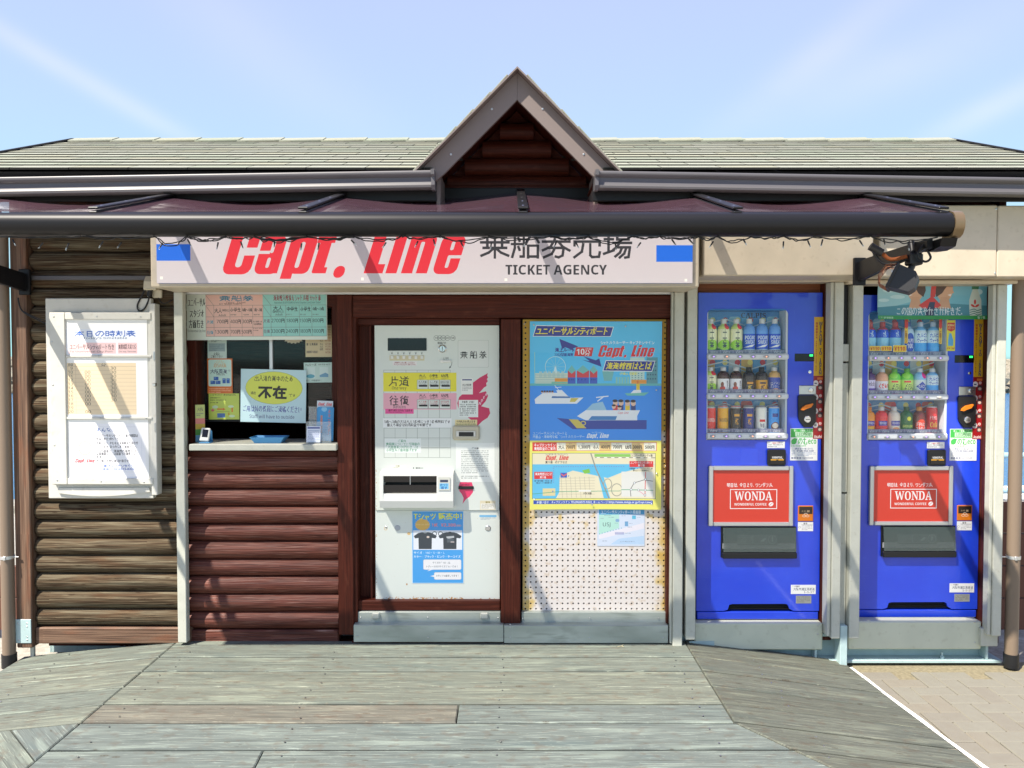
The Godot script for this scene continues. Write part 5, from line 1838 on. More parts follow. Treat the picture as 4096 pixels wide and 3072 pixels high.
func build_window_bay():
	# one drawing board for all the papers at the window, each in its own cell
	var c := Canvas.new(1960, 1800, Rect2(720, 1150, 653.3, 600), rgb(226, 222, 210))
	var uv := func(x0: float, y0: float, x1: float, y1: float) -> Rect2:
		return Rect2((x0 - 720) / 653.3, (y0 - 1150) / 600.0, (x1 - x0) / 653.3, (y1 - y0) / 600.0)
	var ink := rgb(34, 34, 36)
	# fare table
	c.rect(749, 1177, 1310, 1360, rgb(218, 226, 214))
	write(c, "ユニバーサル", 755, 1193, 33, ink, {"fit": 70.0, "b": 0.1})
	write(c, "スタジオ", 762, 1238, 31, ink, {"fit": 58.0, "b": 0.1})
	write(c, "方面行き", 758, 1278, 34, ink, {"fit": 62.0, "b": 0.1})
	write(c, "To Universal City Port", 753, 1317, 12, rgb(70, 76, 76), {"fit": 72.0, "f": "serif"})
	c.rect(826, 1179, 1054, 1346, rgb(228, 184, 172))
	c.rect(1054, 1179, 1308, 1345, rgb(148, 206, 200))
	for x in [826, 858, 922, 970, 1013, 1054, 1086, 1145, 1199, 1249, 1307]:
		c.rect(x, 1222, x + 1, 1345, rgb(110, 90, 86))
	for y in [1179, 1221, 1267, 1309, 1345]:
		c.rect(826, y, 1308, y + 1, rgb(110, 90, 86))
	for q in [[826, 1180, 858, 1221], [826, 1222, 858, 1267], [1054, 1180, 1086, 1221], [1054, 1222, 1086, 1267]]:
		c.line([Vector2(q[0], q[1]), Vector2(q[2], q[3])], 1.0, rgb(110, 90, 86))
	write(c, "乗船券", 882, 1183, 22, rgb(46, 128, 160), {"fit": 138.0, "b": 0.13})
	write(c, "Ferry   Ticket", 908, 1206, 9, rgb(90, 60, 60), {"fit": 78.0, "f": "serif"})
	tiny_text(c, 880, 1214, 1036, 1, 8, 5, rgb(110, 76, 74), 4)
	write(c, "海遊館入館券＆シャトル船 セット券", 1097, 1181, 24, rgb(150, 48, 68), {"fit": 190.0, "b": 0.1})
	write(c, "Aquarium [KAIYUKAN] &Ferry [Captain Line] Joint Ticket", 1099, 1207, 9, rgb(40, 90, 90), {"fit": 186.0, "f": "serif"})
	for q in [["大人", 861, 1233, 20, 30], ["小学生", 923, 1231, 17, 45], ["4歳〜6歳", 971, 1232, 15, 41], ["1歳〜3歳", 1017, 1232, 15, 34], ["大人", 1096, 1224, 19, 38], ["中学生", 1149, 1228, 18, 46], ["小学生", 1203, 1228, 18, 44], ["4歳〜6歳", 1252, 1228, 16, 46]]:
		write(c, q[0], q[1], q[2], q[3], ink, {"fit": float(q[4]), "b": 0.11})
	write(c, "(中学生以上)", 891, 1236, 11, ink, {"fit": 30.0})
	write(c, "(高校生以上)", 1093, 1242, 10, ink, {"fit": 44.0})
	for q in [[877, 1256, "Adult"], [1103, 1254, "Adult"]]:
		write(c, q[2], q[0], q[1], 10, rgb(70, 60, 60), {"f": "serif", "w": 1.1})
	for x in [925, 975, 1018, 1147, 1203, 1253]:
		tiny_text(c, x, 1257, x + 40, 1, 8, 4.5, rgb(90, 80, 80), x)
	for q in [["片道", 829, 1281, 14, 28], ["往復", 829, 1322, 15, 27], ["片道", 1056, 1277, 15, 26], ["往復", 1056, 1318, 15, 26]]:
		write(c, q[0], q[1], q[2], q[3], rgb(70, 150, 176) if q[1] < 1000 else rgb(120, 90, 110), {"fit": float(q[4]), "b": 0.11})
	for q in [["700円", 868, 1277, 50], ["400円", 924, 1277, 44], ["300円", 971, 1277, 41], ["1300円", 860, 1318, 57], ["700円", 923, 1318, 42], ["500円", 967, 1318, 43], ["2700円", 1087, 1274, 56], ["1800円", 1147, 1274, 49], ["1500円", 1199, 1274, 48], ["800円", 1251, 1274, 47], ["3300円", 1084, 1316, 58], ["2400円", 1145, 1316, 51], ["1800円", 1197, 1316, 49], ["1000円", 1248, 1316, 51]]:
		write(c, q[0], q[1], q[2], 18, ink, {"fit": float(q[3]), "b": 0.12})
	write(c, "大人1名様につき", 1014, 1283, 8, ink, {"fit": 37.0})
	write(c, "1名様無料", 1015, 1293, 8, ink, {"fit": 34.0})
	tiny_text(c, 1015, 1312, 1052, 2, 8, 4, rgb(120, 90, 86), 8)
	# slip, city pass card, yellow map, 不在 board, postcards, price card, burst
	c.rect(832, 1362, 908, 1437, rgb(196, 214, 204))
	tiny_text(c, 846, 1364, 890, 3, 5, 4, rgb(90, 110, 110), 3)
	c.rect(836, 1382, 902, 1410, rgb(152, 172, 172))
	tiny_text(c, 840, 1386, 898, 4, 6, 4, rgb(110, 130, 132), 5)
	write(c, "全員分", 856, 1414, 9, ink, {"fit": 24.0})
	write(c, "ご提示下さい", 844, 1423, 9, ink, {"fit": 48.0})
	c.rect(830, 1438, 930, 1572, rgb(216, 110, 38))
	c.block(834, 1442, 926, 1545, 6, rgb(196, 226, 214))
	for j in 11:
		var an := PI + PI * j / 10
		c.line([Vector2(880, 1470) + Vector2(cos(an), sin(an)) * 16, Vector2(880, 1470) + Vector2(cos(an), sin(an)) * 26], 1.2, rgb(226, 166, 70))
	write(c, "OSAKA", 857, 1456, 18, rgb(206, 140, 48), {"fit": 48.0})
	write(c, "大阪周遊", 842, 1479, 17, rgb(48, 50, 84), {"fit": 68.0, "b": 0.1})
	write(c, "パス", 912, 1480, 8, rgb(48, 50, 84), {"fit": 10.0})
	write(c, "が使えます。", 866, 1495, 8, ink, {"fit": 38.0})
	for q in [[855, 1508], [842, 1523], [863, 1523], [890, 1514], [906, 1514]]:
		c.rect(q[0], q[1], q[0] + (19 if q[0] < 880 else 13), q[1] + (13 if q[0] < 880 else 19), rgb(40, 92, 170))
		c.rect(q[0] + 2, q[1] + 3, q[0] + 9, q[1] + 6, rgb(120, 170, 220))
	tiny_text(c, 836, 1552, 922, 3, 7, 3.5, rgb(248, 200, 160), 7)
	c.rect(834, 1575, 958, 1679, rgb(196, 214, 92))
	write(c, "ここは「サンタマリア」乗り場ではありません", 840, 1577, 7, ink, {"fit": 106.0})
	tiny_text(c, 840, 1590, 914, 1, 9, 4, ink, 12)
	tiny_text(c, 840, 1599, 950, 1, 9, 4, rgb(90, 100, 60), 13)
	tiny_text(c, 840, 1609, 896, 1, 9, 4, ink, 14)
	c.oval(850, 1641, 7, 5, rgb(214, 110, 120))
	c.poly([Vector2(868, 1634), Vector2(892, 1634), Vector2(892, 1631), Vector2(902, 1637), Vector2(892, 1642), Vector2(892, 1639), Vector2(868, 1639)], rgb(222, 110, 40))
	c.line([Vector2(866, 1646), Vector2(918, 1646)], 1.5, rgb(130, 140, 60))
	c.rect(926, 1631, 932, 1648, rgb(222, 130, 40))
	c.rect(868, 1653, 900, 1670, rgb(62, 112, 176))
	c.oval(860, 1628, 12, 6, rgb(206, 228, 190))
	c.oval(924, 1626, 12, 5, rgb(206, 228, 190))
	c.oval(928, 1664, 12, 5, rgb(206, 228, 190))
	c.rect(912, 1650, 918, 1660, rgb(200, 160, 40))
	# absence notice
	c.rect(962, 1477, 1228, 1690, rgb(190, 220, 226))
	c.oval(1097, 1551, 116, 66, rgb(104, 120, 60))
	c.oval(1097, 1551, 115, 65, rgb(216, 222, 88))
	write(c, "出入港作業中のため", 1097, 1502, 23, rgb(50, 56, 40), {"a": 0.5, "fit": 158.0, "b": 0.09})
	write(c, "不在", 1035, 1543, 51, rgb(20, 22, 18), {"fit": 118.0, "b": 0.18})
	write(c, "現在", 1003, 1567, 12, rgb(50, 56, 40), {"fit": 22.0})
	write(c, "です", 1158, 1573, 12, rgb(50, 56, 40), {"fit": 27.0})
	write(c, "ご用は外の係員にご連絡ください", 1092, 1623, 26, rgb(62, 66, 150), {"a": 0.5, "fit": 242.0, "b": 0.09})
	write(c, "Staff will have to outside", 1090, 1658, 18, rgb(62, 66, 120), {"a": 0.5, "fit": 184.0})
	# postcards
	c.rect(1236, 1470, 1373, 1552, rgb(190, 216, 208))
	write(c, "フェリーズ", 1240, 1474, 10, ink, {"fit": 58.0, "b": 0.13})
	write(c, "vol.4 & vol.5", 1305, 1474, 8, ink, {"fit": 60.0})
	c.rect(1250, 1489, 1290, 1534, rgb(206, 226, 222))
	c.oval(1268, 1526, 20, 8, rgb(90, 166, 186))
	c.rect(1312, 1489, 1354, 1530, rgb(206, 226, 222))
	c.poly([Vector2(1312, 1522), Vector2(1340, 1512), Vector2(1354, 1518), Vector2(1354, 1530), Vector2(1312, 1530)], rgb(110, 160, 190))
	write(c, "窓口にて好評発売中！", 1244, 1539, 9, rgb(90, 100, 100), {"fit": 80.0})
	# brown price card and burst
	c.rect(1236, 1362, 1345, 1466, rgb(206, 190, 150))
	for j in 4:
		write(c, "¥" + ["2500", "2000", "1100", "2000"][j], 1316, 1366 + j * 8, 7, rgb(120, 60, 50), {"fit": 22.0})
	for q in [["＊サンタマリアセット券", 1240, 1400], ["＊1日乗船券", 1240, 1420], ["＊団体様100名割引", 1240, 1445]]:
		write(c, q[0], q[1], q[2], 9, rgb(50, 50, 60), {"fit": 46.0})
	for q in [["大人", 1400, "¥2100"], ["小人", 1409, "¥1100"], ["大人", 1420, "¥2100"], ["小人", 1428, "¥1200"], ["幼児", 1437, "¥900"], ["", 1447, "¥700"]]:
		write(c, q[0], 1294, q[1], 8, rgb(50, 50, 60), {"fit": 13.0} if q[0] != "" else {})
		write(c, q[2], 1316, q[1], 8, rgb(140, 60, 50), {"fit": 22.0})
	c.rect(1130, 1405, 1232, 1470, rgb(206, 206, 180))
	write(c, "1日乗り放題・400円", 1140, 1412, 14, ink, {"fit": 80.0})
	# leaflets
	c.rect(730, 1366, 780, 1530, rgb(196, 206, 120))
	c.rect(730, 1426, 780, 1450, rgb(226, 130, 120))
	c.rect(730, 1450, 780, 1474, rgb(206, 170, 50))
	c.rect(730, 1474, 780, 1500, rgb(80, 150, 60))
	c.rect(730, 1500, 780, 1530, rgb(110, 170, 206))
	write(c, "大阪", 740, 1378, 18, rgb(110, 110, 90), {"fit": 34.0})
	tiny_text(c, 736, 1402, 776, 2, 8, 5, rgb(60, 70, 120), 3)
	c.rect(730, 1535, 820, 1745, rgb(44, 146, 206))
	c.rect(730, 1535, 820, 1572, rgb(206, 216, 226))
	c.oval(766, 1590, 16, 12, rgb(130, 190, 226))
	write(c, "ユニバーサルシティ", 795, 1590, 15, rgb(216, 90, 50), {"v": true, "p": 14.0, "b": 0.14})
	write(c, "海遊館西はとば", 752, 1620, 13, rgb(216, 120, 70), {"v": true, "p": 12.0, "b": 0.14})
	capt_line(c, 736, 1560, 0.04, rgb(206, 50, 60), rgb(206, 216, 226))
	c.rect(966, 1695, 1046, 1748, rgb(216, 222, 236))
	c.rect(970, 1698, 1042, 1703, rgb(60, 70, 140))
	for j in 6:
		c.rect(970, 1708 + j * 6, 1042, 1708.7 + j * 6, rgb(140, 150, 190))
	tiny_text(c, 974, 1709, 1040, 5, 6, 3.2, rgb(120, 130, 170), 9)
	var m := print_material(c, 0.4, 0.3)
	var zg := -0.119
	var put := func(called: String, label: String, cat: String, u0: float, u1: float, v0: float, v1: float, cell: Rect2, z: float, turn := 0.0):
		var d := (4.485 - z) / 3200.0
		var x0 := (u0 - 2048) * d
		var x1 := (u1 - 2048) * d
		var y0 := 1.7 - (v1 - 1440) * d
		var y1 := 1.7 - (v0 - 1440) * d
		var o := sheet(self, numbered(called), x0, x1, y0, y1, z, m, cell, 0.0015)
		tag(o, label, cat)
		o.rotation.z = turn
		return o
	put.call("fare_table", "wide laminated fare table in pink and green across the top of the window", "poster", 749, 1310, 1177, 1360, uv.call(749, 1177, 1310, 1360), -0.034, 0.004)
	put.call("paper_slip", "pale grey slip taped on the glass above the orange city pass card", "notice", 832, 908, 1350, 1437, uv.call(832, 1362, 908, 1437), zg)
	put.call("pass_card", "orange bordered city pass card on the window glass", "notice", 830, 930, 1434, 1574, uv.call(830, 1438, 930, 1572), zg + 0.003)
	put.call("map_notice", "yellow-green notice with arrows at the lower left of the window glass", "notice", 834, 956, 1574, 1680, uv.call(834, 1575, 958, 1679), zg)
	put.call("absence_notice", "large pale blue notice with a yellow oval leaning in the ticket window", "notice", 962, 1224, 1478, 1690, uv.call(962, 1477, 1228, 1690), -0.1, -0.022)
	put.call("postcard_notice", "pale green postcard notice on the glass at the right of the window", "notice", 1216, 1329, 1450, 1530, uv.call(1236, 1470, 1373, 1552), zg + 0.004, 0.01)
	put.call("price_card", "beige price card on the glass below the right end of the fare table", "notice", 1223, 1331, 1300, 1428, uv.call(1236, 1362, 1345, 1466), zg)
	# the burst-shaped price tag
	var st := new_st()
	var pts := PackedVector2Array()
	for j in 32:
		var an := TAU * j / 32
		var r := 0.062 if j % 2 else 0.05
		pts.append(Vector2(cos(an) * r, sin(an) * r * 0.55))
	prism(st, pts, 0.0, 0.0015)
	var burst := part(self, numbered("price_burst"), st.commit(), M.beige_plastic, Vector3(-1.2560, 1.8263, -0.1195))
	tag(burst, "small cream starburst price tag half hidden below the fare table", "notice")
	# on the counter
	var cy := 1.2370
	var tray := thing("cash_tray", "shallow light blue cash tray on the counter", "tray", Vector3(-1.3613, cy, 0.0))
	var ts := new_st()
	var outer := [Vector2(-0.085, 0.03), Vector2(0.085, 0.03), Vector2(0.06, 0.0), Vector2(-0.06, 0.0)]
	for k in 4:
		var sx: float = [0, 1, 0, -1][k]
		var sz: float = [1, 0, -1, 0][k]
		var a0 := Vector3(-1, 0, 1) if k == 0 else (Vector3(1, 0, 1) if k == 1 else (Vector3(1, 0, -1) if k == 2 else Vector3(-1, 0, -1)))
		var a1 := Vector3(1, 0, 1) if k == 0 else (Vector3(1, 0, -1) if k == 1 else (Vector3(-1, 0, -1) if k == 2 else Vector3(-1, 0, 1)))
		var top := Vector3(0.095, 0, 0.062)
		var bot := Vector3(0.072, 0, 0.042)
		quad(ts, a0 * top + Vector3(0, 0.034, 0), a1 * top + Vector3(0, 0.034, 0), a1 * bot, a0 * bot, Vector3(sx, -0.4, sz).normalized())
		quad(ts, a0 * top * 0.97 + Vector3(0, 0.034, 0), a1 * top * 0.97 + Vector3(0, 0.034, 0), a1 * bot * 0.97 + Vector3(0, 0.003, 0), a0 * bot * 0.97 + Vector3(0, 0.003, 0), -Vector3(sx, -0.4, sz).normalized())
		quad(ts, a0 * top + Vector3(0, 0.034, 0), a1 * top + Vector3(0, 0.034, 0), a1 * top * 0.97 + Vector3(0, 0.034, 0), a0 * top * 0.97 + Vector3(0, 0.034, 0), Vector3.UP)
	quad(ts, Vector3(-0.07, 0.003, 0.041), Vector3(0.07, 0.003, 0.041), Vector3(0.07, 0.003, -0.041), Vector3(-0.07, 0.003, -0.041), Vector3.UP)
	quad(ts, Vector3(-0.072, 0.0, 0.042), Vector3(0.072, 0.0, 0.042), Vector3(0.072, 0.0, -0.042), Vector3(-0.072, 0.0, -0.042), Vector3.DOWN)
	part(tray, "dish", ts.commit(), M.tray_blue)
	var rd := thing("desk_display", "small white stand with a black screen on the counter's left end", "display", Vector3(-1.7126, cy, 0.03))
	var body := part(rd, "case", box_mesh(Vector3(0.05, 0.078, 0.016), 0.005), M.white_plastic, Vector3(0.0, 0.046, 0.0))
	body.rotation = Vector3(-0.35, 0.25, -0.12)
	var scr := part(body, "screen", box_mesh(Vector3(0.03, 0.044, 0.002), 0.0005), M.black_gloss, Vector3(0.0, 0.006, 0.0085))
	var stand := part(rd, "stand", box_mesh(Vector3(0.05, 0.07, 0.004), 0.001), M.tray_blue, Vector3(0.006, 0.035, -0.02))
	stand.rotation = Vector3(0.4, 0.25, 0)
	slab(rd, "foot", -0.026, 0.034, 0.0, 0.006, -0.035, 0.028, M.tray_blue, 0.002)
	var lf := sheet(self, numbered("leaflet"), -1.7945, -1.7439, 1.2617, 1.4727, -0.045, m, uv.call(730, 1366, 780, 1530), 0.002)
	lf.position.y = cy + 0.104
	lf.rotation.y = 0.5
	tag(lf, "tall striped leaflet leaning by the window's left jamb", "leaflet")
	var lh := thing("leaflet_holder", "clear acrylic leaflet holder at the right end of the counter", "holder", Vector3(-1.0781, cy, 0.0))
	slab(lh, "front_panel", -0.07, 0.07, 0.004, 0.12, 0.034, 0.037, M.acrylic, 0.0005)
	slab(lh, "back_panel", -0.07, 0.07, 0.004, 0.2, -0.03, -0.027, M.acrylic, 0.0005)
	slab(lh, "base", -0.07, 0.07, 0.0, 0.004, -0.03, 0.04, M.acrylic, 0.0005)
	var lx := -1.0781
	for q in [[0.022, -0.02, 0.225, "blue ferry leaflet standing at the back of the clear holder", 730.0, 1535.0, 820.0, 1745.0, 0.1], [0.03, -0.006, 0.19, "blue ferry leaflet with orange writing in front in the clear holder", 730.0, 1580.0, 820.0, 1745.0, 0.1]]:
		var o := sheet(self, numbered("leaflet"), lx + q[0] - 0.045, lx + q[0] + 0.045, cy + 0.005, cy + 0.005 + q[2], q[1], m, uv.call(q[4], q[5], q[6], q[7]), 0.003)
		o.rotation.z = -0.03
		o.position.y += 0.003
		tag(o, q[3], "leaflet", "leaflets on the counter")
	var sl := sheet(self, numbered("timetable_slip"), lx - 0.065, lx + 0.012, cy + 0.002, cy + 0.092, 0.039, m, uv.call(966, 1695, 1046, 1748), 0.004)
	sl.rotation.x = -0.12
	sl.position.y += 0.002
	tag(sl, "stack of small white timetable slips in front of the leaflet holder", "leaflets")


# ---------------------------------------------------------------- the ticket machine

func build_ticket_machine():
	var c := Canvas.new(900, 1990, Rect2(1500, 1300, 498, 1100), rgb(214, 220, 213))
	var ink := rgb(36, 38, 38)
	# faint age marks
	var g := RandomNumberGenerator.new()
	g.seed = 77
	for k in 60:
		var p := Vector2(g.randf_range(1505, 1993), g.randf_range(2050, 2390))
		c.oval(p.x, p.y, g.randf_range(0.5, 1.6), g.randf_range(0.5, 1.4), rgb(196, 176, 140) if g.randf() < 0.4 else rgb(206, 206, 196))
	for k in 120:
		var x := g.randf_range(1508, 1990)
		if absf(x - 1560) < 40 or absf(x - 1750) < 110 or g.randf() < 0.25:
			c.oval(x, 2398 - g.randf() * g.randf() * 10.0, g.randf_range(1.0, 4.0), g.randf_range(0.6, 2.2), rgb(190, 130, 60) if g.randf() < 0.7 else rgb(150, 84, 36))
	for k in 26:
		c.oval(1502 + g.randf() * 3, g.randf_range(1850, 2390), 1.0, g.randf_range(1, 3), rgb(176, 128, 70))
	c.oval(1634, 2133, 7, 6, rgb(210, 176, 120))
	c.oval(1625, 2339, 3, 4, rgb(176, 130, 80))
	c.ring(1541, 2113, 7, 7, 2.5, rgb(206, 180, 140))
	# coin values, captions
	for q in [[1747, "10"], [1761, "50"], [1775, "100"], [1791, "500"], [1813, "500"]]:
		c.ring(q[0], 1350, 10.5, 10.5, 1.2, rgb(80, 84, 84))
		write(c, q[1], q[0], 1345, 9, ink, {"a": 0.5, "fit": 13.0})
	write(c, "硬貨投入口", 1769, 1364, 9, ink, {"a": 0.5, "fit": 34.0})
	write(c, "とりけし", 1787, 1426, 9, ink, {"a": 0.5, "fit": 24.0})
	c.line([Vector2(1809, 1446), Vector2(1808, 1456), Vector2(1802, 1466)], 1.6, ink)
	c.poly([Vector2(1798, 1471), Vector2(1800, 1462), Vector2(1806, 1466)], ink)
	for x in [1569, 1593, 1616.5, 1640.5, 1664.6, 1688.6]:
		c.rect(x - 4, 1406, x + 4, 1407.2, ink)
		c.poly([Vector2(x - 2.5, 1410), Vector2(x + 2.5, 1410), Vector2(x, 1416)], ink)
	c.rect(1559, 1419, 1699, 1440, rgb(206, 196, 160))
	c.rect(1572, 1443, 1669, 1459, rgb(226, 222, 220))
	write(c, "枚数ボタンから押してください", 1620, 1444, 7, rgb(140, 60, 60), {"a": 0.5, "fit": 80.0})
	write(c, "大人と小人はまとめて買えません", 1620, 1451, 7, rgb(140, 60, 60), {"a": 0.5, "fit": 88.0})
	# key grid
	var line := rgb(150, 158, 150)
	for y in [1477, 1487, 1668, 1709, 1747, 1752, 1787, 1789, 1827]:
		c.rect(1535, y, 1803, y + 1.4, line)
	for k in 7:
		c.rect(1535 + k * 44.6, 1477, 1536.4 + k * 44.6, 1827, line)
	c.rect(1532, 1670, 1807, 1708, rgb(232, 234, 232))
	c.rect(1534, 1488, 1827, 1563, rgb(226, 216, 52))
	c.rect(1534, 1569, 1827, 1635, rgb(228, 166, 180))
	c.rect(1541, 1632, 1655, 1652, rgb(226, 80, 150))
	write(c, "片道", 1556, 1502, 41, rgb(40, 40, 34), {"fit": 84.0, "b": 0.09})
	write(c, "One way", 1597, 1541, 16, rgb(40, 40, 34), {"a": 0.5, "fit": 59.0, "f": "serif"})
	write(c, "往復", 1555, 1579, 40, rgb(46, 36, 40), {"fit": 84.0, "b": 0.09})
	write(c, "Return", 1598, 1616, 16, rgb(46, 36, 40), {"a": 0.5, "fit": 52.0, "f": "serif"})
	write(c, "※券が2枚に分かれて出ます", 1598, 1634, 9, rgb(110, 20, 60), {"a": 0.5, "fit": 104.0, "b": 0.14})
	tiny_text(c, 1547, 1645, 1650, 1, 6, 4, rgb(150, 30, 90), 5)
	for r in [[1488, ink, ["700円", "400円", "300円"], ["大人片道", "小人片道", "幼児片道"]], [1567, rgb(176, 80, 90), ["1300円", "700円", "500円"], ["大人往復", "小人往復", "幼児往復"]]]:
		var y: float = r[0]
		for k in 3:
			var x := 1669.0 + k * 45.0
			write(c, ["大人", "小学生", "幼児"][k], x + 22, y + 6, 12, ink, {"a": 0.5, "fit": [27.0, 36.0, 29.0][k], "b": 0.12})
			tiny_text(c, x + 8, y + 20, x + 38, 2, 4, 2.2, rgb(90, 84, 60), k + 3)
			c.rect(x, y + 28, x + 44, y + 65, rgb(214, 222, 214))
			c.frame(x, y + 28, x + 44, y + 65, 1.2, rgb(120, 128, 120))
			c.frame(x + 4, y + 32, x + 40, y + 52, 0.8, rgb(120, 128, 120))
			write(c, r[3][k], x + 22, y + 33, 8, r[1], {"a": 0.5, "fit": 32.0})
			write(c, r[2][k], x + 22, y + 42, 9, r[1], {"a": 0.5, "fit": 32.0})
	write(c, "1歳〜3歳の方は大人1名様につき1名様無料です", 1536, 1677, 13, ink, {"fit": 266.0, "b": 0.1})
	write(c, "超える場合は幼児料金が必要です", 1548, 1690, 13, ink, {"fit": 178.0, "b": 0.1})
	c.rect(1537, 1752, 1684, 1808, rgb(228, 234, 230))
	var gr := rgb(86, 152, 118)
	write(c, "※ご案内※", 1608, 1755, 12, gr, {"a": 0.5, "fit": 58.0})
	write(c, "乗船券についている特典の", 1612, 1767, 12, gr, {"a": 0.5, "fit": 136.0})
	write(c, "「大観覧車100円引き」は", 1606, 1779, 12, gr, {"a": 0.5, "fit": 134.0})
	write(c, "小学生もご利用頂けます", 1606, 1791, 12, gr, {"a": 0.5, "fit": 124.0})
	# ticket caption window
	c.block(1833, 1358, 1957, 1467, 6, rgb(170, 180, 170))
	c.block(1834, 1359, 1956, 1466, 6, rgb(216, 220, 214))
	write(c, "乗船券", 1843, 1401, 31, ink, {"p": 38.0, "b": 0.085})
	# brush mark
	var mag := rgb(198, 26, 86)
	c.poly([Vector2(1953, 1490), Vector2(1950, 1500), Vector2(1954, 1506), Vector2(1949, 1514), Vector2(1953, 1522), Vector2(1946, 1530), Vector2(1948, 1541), Vector2(1938, 1547), Vector2(1917, 1570), Vector2(1945, 1562), Vector2(1954, 1580), Vector2(1944, 1602), Vector2(1926, 1622), Vector2(1958, 1630), Vector2(1962, 1650), Vector2(1952, 1668), Vector2(1930, 1682), Vector2(1912, 1700), Vector2(1904, 1690), Vector2(1880, 1672), Vector2(1838, 1640), Vector2(1830, 1610), Vector2(1838, 1585), Vector2(1862, 1565), Vector2(1890, 1530), Vector2(1920, 1508)], mag)
	for k in 4:
		write(c, "NDER"[k], 1914 + k * 9, 1610 - k * 12 - 6, 13, rgb(236, 220, 226), {"f": "bold", "sh": 0.3})
	c.rect(1846, 1511, 1893, 1575, rgb(230, 230, 222))
	c.rect(1850, 1514, 1889, 1519, rgb(50, 60, 120))
	write(c, "本日の時刻表", 1869, 1532, 9, ink, {"a": 0.5, "fit": 36.0})
	tiny_text(c, 1851, 1544, 1888, 3, 6, 3, rgb(110, 110, 110), 3)
	c.rect(1836, 1597, 1914, 1666, rgb(226, 232, 226))
	write(c, "お客様へお願い", 1875, 1600, 9, ink, {"a": 0.5, "fit": 52.0})
	tiny_text(c, 1840, 1613, 1908, 6, 8.4, 5, rgb(60, 64, 64), 21)
	c.rect(1821, 1676, 1910, 1700, rgb(222, 206, 150))
	write(c, "千円札のみ使えます", 1865, 1678, 10, rgb(60, 50, 40), {"a": 0.5, "fit": 76.0})
	write(c, "You can use only 1000 yen bills", 1865, 1689, 8, rgb(70, 80, 50), {"a": 0.5, "fit": 76.0})
	c.rect(1824, 1769, 1979, 1925, rgb(232, 236, 230))
	write(c, "ご注意", 1902, 1786, 8, ink, {"a": 0.5, "fit": 30.0})
	tiny_text(c, 1846, 1799, 1956, 13, 7.3, 3.6, rgb(96, 100, 100), 31)
	tiny_text(c, 1846, 1901, 1956, 2, 7.3, 3.6, rgb(96, 100, 100), 33)
	c.rect(1563, 1858, 1622, 1875, rgb(230, 232, 220))
	write(c, "注意", 1590, 1858, 7, rgb(120, 110, 60), {"a": 0.5, "fit": 18.0})
	tiny_text(c, 1567, 1867, 1618, 1, 5, 3, rgb(140, 140, 120), 2)
	write(c, "券・硬貨取出口", 1651, 1866, 7, ink, {"fit": 42.0})
	c.poly([Vector2(1840, 1926), Vector2(1888, 1927), Vector2(1892, 1940), Vector2(1893, 1966), Vector2(1880, 1984), Vector2(1864, 1996), Vector2(1851, 2013), Vector2(1855, 1990), Vector2(1848, 1975), Vector2(1838, 1962), Vector2(1836, 1940)], rgb(226, 52, 104))
	write(c, "領収書取出口", 1847, 1933, 7, rgb(120, 20, 50), {"fit": 36.0})
	c.rect(1921, 2001, 1983, 2038, rgb(216, 206, 176))
	c.rect(1924, 2012, 1980, 2035, rgb(232, 230, 220))
	write(c, "警告", 1953, 2002, 9, rgb(120, 110, 40), {"a": 0.5, "fit": 20.0})
	tiny_text(c, 1927, 2014, 1978, 4, 5, 2.8, rgb(130, 126, 110), 6)
	c.rect(1917, 2058, 1986, 2066, rgb(110, 176, 216))
	tiny_text(c, 1922, 2068, 1982, 2, 5, 3, rgb(120, 140, 160), 8)
	var t := thing("ticket_machine", "white ferry ticket vending machine with yellow and pink fare keys", "ticket machine", Vector3.ZERO)
	var x0 := -0.7715
	var x1 := -0.0704
	var y0 := 0.3447
	var y1 := 1.8931
	slab(t, "cabinet", x0 + 0.004, x1 - 0.004, y0 + 0.003, y1 - 0.003, -0.45, -0.024, M.machine_white, 0.004)
	var pm := print_material(c, 0.32, 0.25)
	var split := 0.8526
	var f := (split - y0) / (y1 - y0)
	sheet(t, "lower_door", x0, x1, y0, split - 0.002, -0.0235, pm, Rect2(0, 1.0 - f, 1, f), 0.014)
	sheet(t, "upper_door", x0 + 0.002, x1 - 0.002, split + 0.001, y1, -0.0235, pm, Rect2(0, 0, 1, 1.0 - f), 0.0215)
	var P := func(u: float, v: float) -> Vector2: return Vector2((u - 2048) * 0.001403, 1.7 - (v - 1440) * 0.001403)
	var pad := func(called: String, u0: float, u1: float, v0: float, v1: float, z0: float, z1: float, m: Material, r := 0.002) -> MeshInstance3D:
		var a: Vector2 = P.call(u0, v1)
		var b: Vector2 = P.call(u1, v0)
		return slab(t, called, a.x, b.x, a.y, b.y, z0, z1, m, r)
	pad.call("display", 1552, 1707, 1353, 1403, -0.002, 0.001, M.black_gloss)
	for x in [1569, 1593, 1616.5, 1640.5, 1664.6, 1688.6]:
		pad.call("count_key", x - 6, x + 6, 1423, 1436, -0.002, 0.004, M.white_plastic)
	for y in [1540, 1619]:
		for k in 3:
			pad.call("fare_key", 1676 + k * 45, 1709 + k * 45, y, y + 7, -0.002, 0.001, M.black)
	var coin := new_st()
	lathe(coin, [[0.023, 0.0], [0.023, 0.006], [0.018, 0.009], [0.016, 0.007], [0.0, 0.007]], 24)
	var cp: Vector2 = P.call(1770, 1395)
	var co := part(t, "coin_slot", coin.commit(), M.chrome, Vector3(cp.x, cp.y, -0.002))
	co.rotation.x = PI / 2
	slab(co, "slot", -0.0015, 0.0015, 0.0065, 0.009, -0.013, 0.013, M.black, 0.0002)
	var lev := new_st()
	lathe(lev, [[0.01, 0.0], [0.01, 0.01], [0.0, 0.012]], 16)
